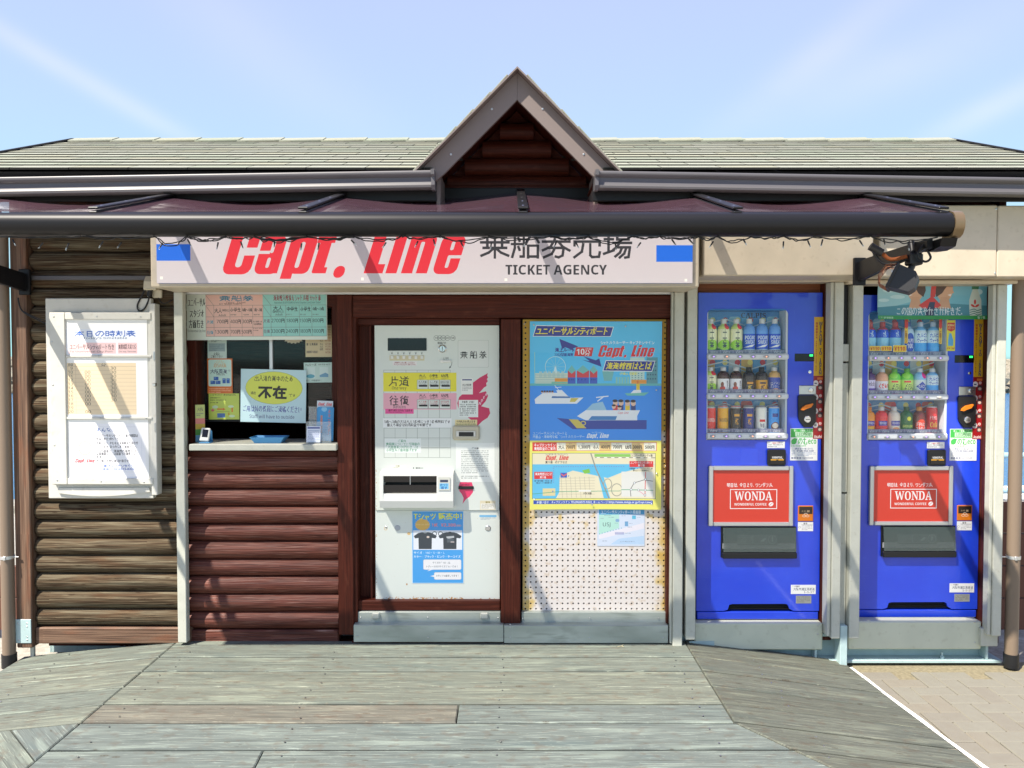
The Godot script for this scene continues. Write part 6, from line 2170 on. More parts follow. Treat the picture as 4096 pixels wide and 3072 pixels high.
	bevel(lev, Vector3(0.0, 0.008, -0.006), Vector3(0.05, 0.014, 0.006), 0.003)
	var lp: Vector2 = P.call(1769, 1445)
	part(t, "cancel_lever", lev.commit(), M.white_plastic, Vector3(lp.x, lp.y, -0.002)).rotation.x = PI / 2
	# note slot
	var ns := node(t, "note_slot")
	var put := func(parent: Node, called: String, u0: float, u1: float, v0: float, v1: float, z0: float, z1: float, m: Material, r := 0.002):
		var a: Vector2 = P.call(u0, v1)
		var b: Vector2 = P.call(u1, v0)
		slab(parent, called, a.x, b.x, a.y, b.y, z0, z1, m, r)
	put.call(ns, "surround", 1811, 1919, 1702, 1760, -0.002, 0.018, M.beige_plastic, 0.01)
	put.call(ns, "bezel", 1824, 1904, 1722, 1746, 0.017, 0.022, M.steel, 0.003)
	put.call(ns, "mouth", 1836, 1895, 1727, 1744, 0.0215, 0.0235, M.black, 0.001)
	# ticket tray: a hooded box standing well proud of the door
	var tr := node(t, "ticket_tray")
	var side := [[-0.003, 0.103], [0.045, 0.1], [0.075, 0.085], [0.085, -0.06], [0.07, -0.1], [0.02, -0.103], [-0.003, -0.103]]
	var cy: float = P.call(0, 1953).y
	for e in [[1526, 1540], [1751, 1757], [1805, 1816]]:
		var st := new_st()
		prism_x(st, side, P.call(e[0], 0).x, P.call(e[1], 0).x)
		part(tr, "side", st.commit(), M.white_plastic, Vector3(0, cy, 0))
	var top := new_st()
	prism_x(top, [[-0.003, 0.103], [0.045, 0.1], [0.075, 0.085], [0.076, 0.078], [-0.003, 0.08]], P.call(1540, 0).x, P.call(1751, 0).x)
	part(tr, "hood", top.commit(), M.white_plastic, Vector3(0, cy, 0))
	var bot := new_st()
	prism_x(bot, [[-0.003, -0.02], [0.079, -0.02], [0.085, -0.06], [0.07, -0.1], [0.02, -0.103], [-0.003, -0.103]], P.call(1540, 0).x, P.call(1751, 0).x)
	part(tr, "apron", bot.commit(), M.white_plastic, Vector3(0, cy, 0))
	var keyb := new_st()
	prism_x(keyb, [[-0.003, 0.103], [0.045, 0.1], [0.075, 0.085], [0.085, -0.06], [0.07, -0.1], [0.02, -0.103], [-0.003, -0.103]], P.call(1757, 0).x, P.call(1805, 0).x)
	part(tr, "key_block", keyb.commit(), M.white_plastic, Vector3(0, cy, 0))
	put.call(tr, "inner_back", 1541, 1750, 1897, 1966, -0.002, 0.004, M.black, 0.001)
	put.call(tr, "flap", 1541, 1750, 1897, 1925, 0.045, 0.048, M.black_gloss, 0.001)
	put.call(tr, "flap", 1541, 1750, 1934, 1964, 0.06, 0.063, M.black_gloss, 0.001)
	put.call(tr, "divider", 1643, 1646, 1897, 1934, 0.05, 0.056, M.alu, 0.0005)
	var kc := Canvas.new(96, 104, Rect2(0, 0, 48, 52), rgb(206, 206, 196))
	kc.rect(7, 10, 40, 20, rgb(60, 66, 90))
	kc.rect(5, 24, 42, 47, rgb(120, 190, 226))
	write(kc, "おつり", 24, 25, 11, rgb(40, 90, 160), {"a": 0.5, "fit": 32.0, "b": 0.13})
	write(kc, "押す", 24, 36, 11, rgb(40, 90, 160), {"a": 0.5, "fit": 26.0, "b": 0.13})
	var kp: Vector2 = P.call(1758, 1953)
	var kq: Vector2 = P.call(1804, 1902)
	var key := sheet(tr, "change_key", kp.x, kq.x, kp.y, kq.y, 0.081, print_material(kc, 0.3), Rect2(0, 0, 1, 1), 0.003)
	key.rotation.x = -0.06
	# lower fittings
	pad.call("receipt_slot", 1833, 1894, 1946, 1959, -0.003, 0.004, M.black)
	var lk := new_st()
	lathe(lk, [[0.016, 0.0], [0.016, 0.003], [0.013, 0.005], [0.0, 0.005]], 20)
	var lkm := lk.commit()
	for q in [[1587, 2116, M.grey_plastic], [1951, 2117, M.steel]]:
		var pp: Vector2 = P.call(q[0], q[1])
		part(t, "lock", lkm, q[2], Vector3(pp.x, pp.y, -0.01)).rotation.x = PI / 2
	var hp: Vector2 = P.call(1541, 2113)
	screw(t, hp.x, hp.y, -0.0095, 0.006)
	# poster taped on the lower door
	var p := Canvas.new(840, 1200, Rect2(510, 510, 430, 612), rgb(70, 156, 222))
	p.frame(510, 510, 940, 1122, 4, rgb(206, 226, 236))
	write(p, "Tシャツ 販売中!", 524, 528, 56, rgb(226, 224, 60), {"fit": 404.0, "f": "bold", "b": 0.13})
	var burst := []
	for j in 36:
		var an := TAU * j / 36
		var r := 1.0 if j % 2 else 0.85
		burst.append(Vector2(598 + cos(an) * 66 * r, 627 + sin(an) * 52 * r))
	p.poly(burst, rgb(214, 172, 88))
	write(p, "Now on sale!", 600, 614, 18, rgb(226, 196, 130), {"a": 0.5, "f": "bold"})
	write(p, "1枚", 672, 612, 34, rgb(226, 130, 130), {"fit": 56.0, "b": 0.12})
	write(p, "¥2,300", 752, 612, 34, rgb(226, 130, 130), {"fit": 124.0, "f": "bold"})
	write(p, "(税込)", 878, 624, 18, rgb(226, 160, 150), {"fit": 44.0})
	p.rect(521, 674, 928, 838, rgb(222, 226, 232))
	for s in [[620, 1], [826, -1]]:
		var cx: float = s[0]
		p.poly([Vector2(cx - 30, 690), Vector2(cx + 30, 690), Vector2(cx + 58, 697), Vector2(cx + 97, 722), Vector2(cx + 86, 742), Vector2(cx + 56, 738), Vector2(cx + 54, 832), Vector2(cx - 54, 832), Vector2(cx - 56, 738), Vector2(cx - 84, 742), Vector2(cx - 95, 722), Vector2(cx - 58, 697)], rgb(58, 66, 74))
		p.oval(cx, 692, 14, 6, rgb(160, 166, 170) if s[1] > 0 else rgb(50, 58, 64))
		p.ring(cx + s[1] * 78, 702, 20, 20, 6, rgb(70, 80, 88))
		if s[1] > 0:
			p.oval(cx + 24, 730, 12, 9, rgb(206, 190, 180))
		else:
			p.poly([Vector2(cx - 30, 726), Vector2(cx + 34, 720), Vector2(cx + 36, 736), Vector2(cx - 10, 744), Vector2(cx - 26, 740)], rgb(176, 182, 186))
			for j in 5:
				p.rect(cx - 24, 748 + j * 6, cx + 32, 750 + j * 6, rgb(120, 130, 138))
			p.rect(cx + 6, 768, cx + 36, 776, rgb(190, 180, 180))
	write(p, "サイズ：160・S・M・L", 524, 852, 22, rgb(222, 236, 246), {"fit": 258.0, "b": 0.11})
	write(p, "カラー：ブラック・ピンク・ターコイズ", 524, 884, 22, rgb(222, 236, 246), {"fit": 392.0, "b": 0.11})
	p.block(604, 920, 920, 1006, 12, rgb(214, 206, 190))
	p.block(607, 923, 917, 1003, 10, rgb(226, 226, 228))
	p.poly([Vector2(660, 1003), Vector2(690, 1003), Vector2(636, 1020)], rgb(226, 226, 228))
	write(p, "サイズの「160」は、", 760, 938, 18, rgb(90, 100, 110), {"a": 0.5, "fit": 160.0})
	write(p, "レディースのSサイズぐらいです！", 760, 970, 18, rgb(90, 100, 110), {"a": 0.5, "fit": 270.0})
	p.block(694, 1028, 920, 1090, 12, rgb(214, 206, 190))
	p.block(697, 1031, 917, 1087, 10, rgb(226, 226, 228))
	p.poly([Vector2(697, 1052), Vector2(697, 1068), Vector2(660, 1060)], rgb(226, 226, 228))
	write(p, "スタッフも着用してます！", 806, 1048, 18, rgb(90, 100, 110), {"a": 0.5, "fit": 196.0})
	var pa: Vector2 = P.call(1645, 2341)
	var pb: Vector2 = P.call(1853, 2047)
	var po := sheet(self, numbered("shirt_poster"), pa.x, pb.x, pa.y, pb.y, -0.0088, print_material(p, 0.3), Rect2(0, 0, 1, 1), 0.001)
	tag(po, "light blue t-shirt sale poster taped to the white ticket machine", "poster")


# ---------------------------------------------------------------- pegboard and its posters

func build_pegboard():
	var b := thing("pegboard", "yellowed perforated hardboard panel right of the ticket machine", "pegboard", Vector3.ZERO)
	var x0 := 0.0605
	var x1 := 0.8719
	var y0 := 0.2778
	var y1 := 1.9264
	var nx := 27
	var ny := 54
	var cw := (x1 - x0) / nx
	var ch := (y1 - y0) / ny
	# the board's own colour: cream, yellowed and blotched towards its upper half and edges
	var n := FastNoiseLite.new()
	n.seed = 4
	n.frequency = 0.02
	n.fractal_octaves = 5
	var im := Image.create(256, 512, false, Image.FORMAT_RGBA8)
	for y in 512:
		for x in 256:
			var e := n.get_noise_2d(x, y)
			var e2 := n.get_noise_2d(x * 4 + 900, y * 4)
			var aged := smoothstep(0.34, 0.62, 0.98 - y / 512.0 * 1.05 + e * 0.34 + e2 * 0.12)
			aged = maxf(aged, smoothstep(0.86, 1.0, absf(x / 128.0 - 1.0) + e * 0.16) * 0.8)
			var c := rgb(226, 217, 210).lerp(rgb(206, 164, 62), aged)
			c = c.lerp(rgb(190, 160, 128), clampf((e2 - 0.25) * 1.6, 0, 0.4))
			im.set_pixel(x, y, c)
	var st := new_st()
	var r := 0.0055
	for j in ny:
		for i in nx:
			var c := Vector2(x0 + (i + 0.5) * cw, y0 + (j + 0.5) * ch)
			for k in 8:
				var a0 := TAU * k / 8 + PI / 8
				var a1 := a0 + TAU / 8
				var p0 := c + Vector2(cos(a0), sin(a0)) * r
				var p1 := c + Vector2(cos(a1), sin(a1)) * r
				var q := []
				for p in [p0, p1]:
					var d: Vector2 = (p - c)
					var s := minf(cw / 2 / maxf(absf(d.x), 1e-6), ch / 2 / maxf(absf(d.y), 1e-6))
					q.append(c + d * s)
				var loop := [p0, q[0], q[1], p1]
				var corner := Vector2(signf(cos(a0 + PI / 8)), signf(sin(a0 + PI / 8)))
				if k % 2 == 0:
					loop = [p0, q[0], c + Vector2(cw / 2, ch / 2) * corner, q[1], p1]
				var v := []
				var u := []
				for p in loop:
					v.append(Vector3(p.x, p.y, 0.0))
					u.append(Vector2((p.x - x0) / (x1 - x0), (y1 - p.y) / (y1 - y0)))
				for m in range(1, v.size() - 1):
					tri(st, v[0], v[m], v[m + 1], Vector3.BACK, u[0], u[m], u[m + 1])
				var w := Vector3(0, 0, -0.006)
				quad(st, v[0], v[-1], v[-1] + w, v[0] + w, Vector3(c.x - p0.x, c.y - p0.y, 0).normalized(), [u[0], u[0], u[0], u[0]])
	var m := StandardMaterial3D.new()
	m.resource_name = "hardboard"
	m.albedo_texture = ImageTexture.create_from_image(im)
	m.roughness = 0.6
	m.texture_repeat = false
	part(b, "panel", st.commit(), m)
	slab(b, "backing", x0 - 0.004, x1 + 0.004, y0 - 0.002, y1 + 0.002, -0.05, -0.0065, M.black, 0.001)
	for q in [[0.01, 0.015], [0.99, 0.015], [0.01, 0.985], [0.99, 0.985], [0.5, 0.01], [0.99, 0.5], [0.01, 0.5]]:
		screw(b, lerpf(x0, x1, q[0]), lerpf(y0, y1, q[1]), 0.0, 0.004)
	# the shuttle cruiser poster
	var c := Canvas.new(1012, 1445, Rect2(228, 165, 1012, 1445), rgb(78, 192, 240))
	var sea := rgb(48, 144, 236)
	c.rect(228, 656, 1240, 1078, sea)
	c.rect(228, 640, 1240, 658, rgb(96, 182, 182))
	# skyline
	var pale := rgb(122, 192, 190)
	c.ring(424, 512, 80, 80, 4, rgb(196, 226, 232))
	for j in 12:
		var an := TAU * j / 12
		c.line([Vector2(424, 512), Vector2(424, 512) + Vector2(cos(an), sin(an)) * 78], 1.5, rgb(170, 212, 226))
	c.poly([Vector2(420, 512), Vector2(428, 512), Vector2(446, 590), Vector2(402, 590)], rgb(206, 230, 232))
	c.rect(262, 400, 268, 640, rgb(150, 206, 206))
	c.rect(270, 560, 520, 640, rgb(196, 214, 200))
	for j in 6:
		c.rect(300 + j * 34, 548, 322 + j * 34, 596, rgb(176, 206, 200))
	for j in 4:
		c.rect(270, 574 + j * 18, 520, 577 + j * 18, rgb(140, 180, 180))
	c.rect(420, 600, 552, 642, rgb(226, 150, 50))
	c.rect(395, 626, 540, 640, rgb(120, 190, 170))
	for s in [[520, 60], [590, 94], [690, 58]]:
		c.rect(s[0], 566, s[0] + s[1], 642, rgb(46, 90, 190))
		c.poly([Vector2(s[0], 540), Vector2(s[0] + s[1] / 2.0, 566), Vector2(s[0] + s[1], 540), Vector2(s[0] + s[1], 594), Vector2(s[0], 594)], rgb(206, 58, 72))
		c.poly([Vector2(s[0], 540), Vector2(s[0] + s[1] / 2.0, 500), Vector2(s[0] + s[1], 540), Vector2(s[0] + s[1] / 2.0, 566)], rgb(110, 186, 182))
		for j in 3:
			c.rect(s[0] + 8 + j * (s[1] - 16) / 3.0, 606, s[0] + 16 + j * (s[1] - 16) / 3.0, 616, rgb(26, 50, 120))
	c.poly([Vector2(785, 545), Vector2(875, 545), Vector2(860, 620), Vector2(800, 620)], rgb(110, 180, 180))
	for j in 5:
		c.rect(890 + j * 22, 590, 905 + j * 22, 642, rgb(130, 196, 190))
	c.rect(1000, 440, 1110, 640, rgb(186, 216, 206))
	c.rect(1125, 440, 1210, 640, rgb(86, 150, 160))
	for j in 5:
		for i in 4:
			c.rect(1012 + i * 24, 560 + j * 16, 1022 + i * 24, 567 + j * 16, rgb(96, 150, 160))
			c.rect(1132 + i * 19, 470 + j * 32, 1142 + i * 19, 482 + j * 32, rgb(46, 96, 120))
	c.rect(1010, 612, 1125, 642, rgb(226, 150, 60))
	# headings
	var navy := rgb(28, 44, 140)
	var white := rgb(230, 236, 240)
	c.poly([Vector2(276, 194), Vector2(872, 206), Vector2(850, 282), Vector2(250, 280)], white)
	c.poly([Vector2(280, 199), Vector2(866, 210), Vector2(846, 278), Vector2(256, 276)], navy)
	write(c, "ユニバーサルシティポート", 270, 210, 58, rgb(230, 216, 70), {"fit": 560.0, "b": 0.15, "sh": 0.2})
	c.poly([Vector2(454, 298), Vector2(600, 356), Vector2(560, 372), Vector2(570, 392), Vector2(500, 362), Vector2(476, 378)], navy)
	c.poly([Vector2(780, 512), Vector2(762, 448), Vector2(735, 462), Vector2(640, 432), Vector2(690, 470), Vector2(630, 458)], navy)
	write(c, "海上ルート", 422, 366, 32, navy, {"fit": 156.0, "b": 0.15})
	write(c, "30分間隔運航", 415, 406, 25, navy, {"fit": 148.0, "b": 0.13})
	c.poly([Vector2(582, 362), Vector2(718, 364), Vector2(704, 432), Vector2(568, 430)], rgb(206, 36, 44))
	write(c, "10", 584, 368, 58, white, {"fit": 66.0, "f": "bold"})
	write(c, "分", 652, 384, 42, white, {"b": 0.14})
	write(c, "(片道)", 654, 366, 18, white, {"fit": 50.0})
	write(c, "シャトルクルーザー キャプテンライン", 770, 314, 25, white, {"fit": 416.0, "b": 0.13})
	capt_line(c, 752, 436, 0.222, white, white)
	capt_line(c, 750, 434, 0.222, rgb(214, 34, 44), rgb(78, 192, 240))
	c.poly([Vector2(812, 462), Vector2(1192, 466), Vector2(1168, 550), Vector2(788, 546)], white)
	c.poly([Vector2(816, 467), Vector2(1186, 471), Vector2(1164, 545), Vector2(794, 541)], navy)
	write(c, "海遊館西はとば", 814, 478, 54, rgb(230, 216, 70), {"fit": 346.0, "b": 0.14, "sh": 0.2})
	write(c, "(天保山 西桟橋)", 920, 553, 21, rgb(216, 216, 110), {"fit": 140.0, "b": 0.12})
	# ships
	c.poly([Vector2(265, 762), Vector2(290, 740), Vector2(330, 712), Vector2(440, 712), Vector2(432, 692), Vector2(474, 690), Vector2(520, 735), Vector2(548, 750), Vector2(642, 748), Vector2(590, 796), Vector2(270, 796)], white)
	c.poly([Vector2(400, 738), Vector2(530, 740), Vector2(545, 752), Vector2(395, 752)], rgb(50, 110, 170))
	c.poly([Vector2(545, 752), Vector2(605, 752), Vector2(575, 782), Vector2(535, 782)], rgb(206, 190, 90))
	c.line([Vector2(420, 655), Vector2(450, 690)], 4, white)
	c.line([Vector2(425, 672), Vector2(470, 668)], 4, white)
	for j in 5:
		c.oval(322 + j * 20, 706, 8, 9, rgb(222, 186, 160))
		c.oval(322 + j * 20, 700, 9, 6, rgb(60, 40, 40))
	c.poly([Vector2(960, 716), Vector2(1145, 708), Vector2(1110, 734), Vector2(980, 734)], rgb(110, 190, 176))
	c.poly([Vector2(1005, 716), Vector2(1030, 690), Vector2(1085, 690), Vector2(1085, 712)], white)
	c.rect(1048, 640, 1075, 690, rgb(222, 196, 60))
	c.rect(1052, 618, 1066, 642, rgb(214, 120, 60))
	c.poly([Vector2(435, 905), Vector2(660, 925), Vector2(1128, 922), Vector2(1128, 992), Vector2(560, 992)], rgb(40, 66, 156))
	c.poly([Vector2(528, 915), Vector2(600, 918), Vector2(665, 985), Vector2(590, 985)], rgb(206, 190, 90))
	c.ring(640, 946, 22, 18, 8, rgb(206, 190, 90))
	c.poly([Vector2(592, 892), Vector2(660, 846), Vector2(1078, 846), Vector2(1056, 890), Vector2(1056, 924), Vector2(660, 924)], white)
	c.poly([Vector2(660, 846), Vector2(710, 796), Vector2(790, 780), Vector2(820, 846)], rgb(150, 196, 222))
	c.poly([Vector2(680, 922), Vector2(706, 892), Vector2(902, 892), Vector2(890, 922)], rgb(60, 130, 190))
	c.line([Vector2(742, 748), Vector2(832, 738)], 8, white)
	c.line([Vector2(752, 776), Vector2(800, 740)], 8, white)
	write(c, "Capt Line", 905, 856, 20, rgb(206, 50, 60), {"sh": 0.2, "w": 0.95})
	for q in [[888, 790, rgb(206, 60, 70)], [932, 790, rgb(60, 60, 120)], [982, 792, rgb(226, 196, 60)], [1026, 792, rgb(40, 60, 120)]]:
		c.rect(q[0] - 18, q[1] + 16, q[0] + 18, 846, q[2])
		c.oval(q[0], q[1], 19, 22, rgb(226, 190, 166))
		c.oval(q[0] - 2, q[1] - 16, 20, 11, rgb(48, 34, 34))
	for q in [[876, 820], [920, 828]]:
		c.oval(q[0], q[1], 15, 16, rgb(226, 190, 166))
		c.oval(q[0], q[1] - 11, 15, 8, rgb(48, 34, 34))
	write(c, "ユニバーサルシティポートと", 250, 1012, 23, rgb(206, 226, 240), {"fit": 270.0, "b": 0.1})
	write(c, "天保山・海遊館を結ぶシャトルクルーザー", 250, 1038, 23, rgb(206, 226, 240), {"fit": 402.0, "b": 0.1})
	write(c, "キャプテンライン", 706, 1012, 13, rgb(206, 226, 240), {"fit": 88.0})
	capt_line(c, 666, 1060, 0.0885, white, sea)
	# fares
	var lemon := rgb(224, 220, 106)
	c.rect(228, 1078, 1240, 1610, lemon)
	c.rect(248, 1092, 1206, 1160, rgb(206, 60, 50))
	c.rect(436, 1096, 1202, 1157, rgb(226, 224, 206))
	write(c, "キャプテンライン", 262, 1100, 26, white, {"fit": 166.0, "b": 0.12})
	write(c, "乗船料金のご案内", 262, 1128, 26, white, {"fit": 166.0, "b": 0.12})
	for q in [[505, 590], [765, 858], [1015, 1108]]:
		c.rect(q[0], 1097, q[1], 1156, rgb(222, 190, 130))
	for q in [["大人", 450, 46], ["700円", 506, 76], ["1,300円", 600, 98], ["小人", 716, 46], ["400円", 776, 76], ["700円", 868, 76], ["幼児", 966, 46], ["300円", 1022, 76], ["500円", 1116, 76]]:
		write(c, q[0], q[1], 1114, 32, rgb(40, 38, 36), {"fit": float(q[2]), "f": "bold", "b": 0.13})
	for q in [450, 530, 630, 724, 806, 896, 974, 1054, 1140]:
		tiny_text(c, q, 1103, q + 42, 1, 8, 6, rgb(110, 100, 90), q)
	# map
	c.rect(246, 1176, 1198, 1528, rgb(80, 90, 60))
	c.rect(249, 1179, 1195, 1525, rgb(222, 214, 184))
	c.poly([Vector2(249, 1262), Vector2(1195, 1262), Vector2(930, 1330), Vector2(830, 1370), Vector2(560, 1312), Vector2(460, 1350), Vector2(455, 1480), Vector2(430, 1525), Vector2(249, 1525)], rgb(90, 182, 220))
	c.poly([Vector2(735, 1262), Vector2(770, 1262), Vector2(850, 1525), Vector2(800, 1525)], rgb(90, 182, 220))
	c.rect(328, 1448, 425, 1505, rgb(214, 200, 150))
	for j in 7:
		c.line([Vector2(470 + j * 36, 1360), Vector2(480 + j * 36, 1520)], 2.5, rgb(170, 162, 140))
		c.line([Vector2(450, 1372 + j * 20), Vector2(730, 1368 + j * 21)], 2.0, rgb(170, 162, 140))
	c.line([Vector2(700, 1180), Vector2(740, 1300), Vector2(800, 1430), Vector2(840, 1525)], 9, rgb(140, 140, 130))
	c.ring(830, 1415, 34, 42, 7, rgb(160, 156, 140))
	c.ring(900, 1460, 44, 50, 7, rgb(160, 156, 140))
	c.line([Vector2(250, 1490), Vector2(450, 1474), Vector2(960, 1468)], 4, rgb(60, 150, 110))
	c.line([Vector2(735, 1212), Vector2(1194, 1212)], 5, rgb(60, 60, 60))
	for j in 8:
		c.rect(745 + j * 56, 1210, 770 + j * 56, 1214, white)
	c.rect(728, 1184, 1006, 1206, rgb(130, 190, 90))
	c.poly([Vector2(632, 1310), Vector2(688, 1298), Vector2(696, 1330), Vector2(650, 1336)], rgb(120, 186, 70))
	for j in 30:
		c.rect(412 + j * 18.5, 1279, 420 + j * 18.5, 1283, rgb(120, 90, 170))
	for j in 7:
		c.rect(411, 1290 + j * 18, 415, 1298 + j * 18, rgb(120, 90, 170))
	capt_line(c, 348, 1230, 0.092, rgb(206, 40, 48), rgb(222, 210, 168))
	write(c, "シャトルクルーザー キャプテンライン", 348, 1180, 14, rgb(90, 90, 84), {"fit": 176.0})
	write(c, "乗り場へのアクセス", 348, 1236, 21, rgb(40, 40, 44), {"fit": 170.0, "b": 0.11})
	write(c, "ユニバーサルシティ駅", 1008, 1184, 19, rgb(40, 40, 44), {"fit": 168.0})
	c.rect(998, 1238, 1180, 1284, rgb(206, 44, 48))
	write(c, "ユニバーサルシティポート", 1004, 1240, 20, white, {"fit": 170.0, "b": 0.11})
	write(c, "乗り場", 1064, 1261, 20, white, {"fit": 50.0, "b": 0.11})
	write(c, "JR夢咲線「ユニバーサルシティ」駅", 996, 1288, 13, rgb(50, 50, 54), {"fit": 180.0})
	write(c, "改札出口より徒歩約3分", 1024, 1303, 13, rgb(50, 50, 54), {"fit": 124.0})
	c.rect(262, 1320, 404, 1376, rgb(206, 44, 48))
	write(c, "海遊館西はとば", 268, 1326, 22, white, {"fit": 130.0, "b": 0.11})
	write(c, "乗り場", 306, 1352, 20, white, {"fit": 48.0, "b": 0.11})
	write(c, "地下鉄中央線「大阪港」駅", 264, 1382, 14, rgb(40, 60, 90), {"fit": 138.0})
	write(c, "1号出口より徒歩約5分", 272, 1397, 14, rgb(40, 60, 90), {"fit": 128.0})
	c.rect(465, 1328, 516, 1366, rgb(40, 90, 180))
	c.poly([Vector2(468, 1332), Vector2(490, 1346), Vector2(514, 1332), Vector2(514, 1342), Vector2(490, 1358), Vector2(468, 1342)], rgb(214, 90, 90))
	write(c, "P", 522, 1346, 18, rgb(40, 100, 190), {"f": "bold"})
	write(c, "P", 400, 1464, 18, rgb(40, 100, 190), {"f": "bold"})
	c.rect(605, 1462, 700, 1474, rgb(226, 226, 222))
	write(c, "大阪港駅", 640, 1478, 18, rgb(50, 50, 50), {"fit": 68.0})
	c.rect(936, 1320, 1178, 1512, rgb(216, 216, 210))
	c.line([Vector2(1122, 1322), Vector2(1116, 1510)], 6, rgb(206, 90, 90))
	c.line([Vector2(936, 1458), Vector2(1178, 1462)], 5, rgb(70, 150, 110))
	c.line([Vector2(1008, 1508), Vector2(1004, 1456), Vector2(1034, 1406), Vector2(1110, 1382), Vector2(1176, 1392)], 4, rgb(60, 60, 60))
	c.line([Vector2(1064, 1462), Vector2(1116, 1500)], 4, rgb(214, 120, 150))
	for q in [[1120, 1378], [1036, 1406], [1010, 1458], [1066, 1460], [1118, 1460], [1116, 1498]]:
		c.ring(q[0], q[1], 9, 9, 3, rgb(110, 110, 110))
		c.oval(q[0], q[1], 6, 6, white)
	c.rect(256, 1540, 1176, 1568, rgb(32, 70, 170))
	write(c, "お問い合せ：キャプテンライン TEL(06)6573-8222  ホームページ http://www.mmjp.or.jp/Capt-Line/", 282, 1544, 20, white, {"fit": 886.0, "f": "bold", "b": 0.12})
	var po := sheet(self, numbered("cruise_poster"), 0.0997, 0.8357, 0.8617, 1.9149, 0.002, print_material(c, 0.28, 0.5), Rect2(0, 0, 1, 1), 0.0012, 0.011)
	tag(po, "large curling blue shuttle cruiser poster pinned to the pegboard", "poster")
	for q in [[2138, 2000], [2369, 2019], [2608, 2018], [2627, 1895], [2624, 1560], [2135, 1300], [2500, 1306]]:
		screw(b, (q[0] - 2048) * 0.001399, 1.7 - (q[1] - 1440) * 0.001399, 0.022, 0.005)
	# the small map below
	var s := Canvas.new(640, 500, Rect2(842, 300, 430, 325), rgb(206, 216, 232))
	s.rect(857, 302, 1268, 347, rgb(60, 150, 200))
	write(s, "ユニバーサルシティポート周辺図", 874, 308, 33, rgb(222, 234, 240), {"fit": 364.0, "b": 0.12})
	s.poly([Vector2(857, 347), Vector2(1040, 347), Vector2(1040, 465), Vector2(857, 525)], rgb(176, 220, 206))
	write(s, "USJ", 888, 412, 44, rgb(80, 96, 100), {"fit": 78.0})
	s.poly([Vector2(857, 525), Vector2(1268, 420), Vector2(1268, 470), Vector2(857, 565)], rgb(226, 222, 230))
	for j in 9:
		s.oval(862 + j * 25, 518 - j * 6.4, 4, 5, rgb(110, 170, 190))
	s.rect(1158, 355, 1192, 388, rgb(90, 180, 210))
	s.rect(1092, 408, 1122, 450, rgb(110, 160, 200))
	s.block(1007, 386, 1042, 412, 10, rgb(130, 170, 206))
	for j in 10:
		s.rect(1004 + j * 8.4, 503, 1009 + j * 8.4, 524, rgb(130, 140, 190))
	s.poly([Vector2(1040, 560), Vector2(1268, 535), Vector2(1268, 612), Vector2(960, 612)], rgb(180, 206, 232))
	for q in [[905, 352, 110, 1], [866, 378, 60, 2], [944, 368, 90, 3], [1062, 355, 60, 4], [1205, 370, 48, 5], [1126, 424, 60, 6], [1115, 455, 70, 7], [1092, 510, 92, 8], [888, 578, 78, 9], [1000, 420, 50, 11]]:
		tiny_text(s, q[0], q[1], q[0] + q[2], 1, 8, 6, rgb(110, 124, 140), q[3])
	write(s, "ユニバーサルシティポート", 1046, 580, 13, rgb(90, 100, 130), {"fit": 138.0})
	var sm := sheet(self, numbered("area_map"), 0.4805, 0.7475, 0.6517, 0.8599, 0.0015, print_material(s, 0.35, 0.3), Rect2(0, 0, 1, 1), 0.0012)
	tag(sm, "small pale area map taped on the pegboard below the cruiser poster", "poster")


# ---------------------------------------------------------------- drink machines

var sticker_mat: StandardMaterial3D
var drink_mat: StandardMaterial3D
const CELL := 150.0


func cell_uv(k: int) -> Rect2:
	return Rect2((k % 6) / 6.0, (k / 6) / 6.0, 1 / 6.0, 1 / 6.0)


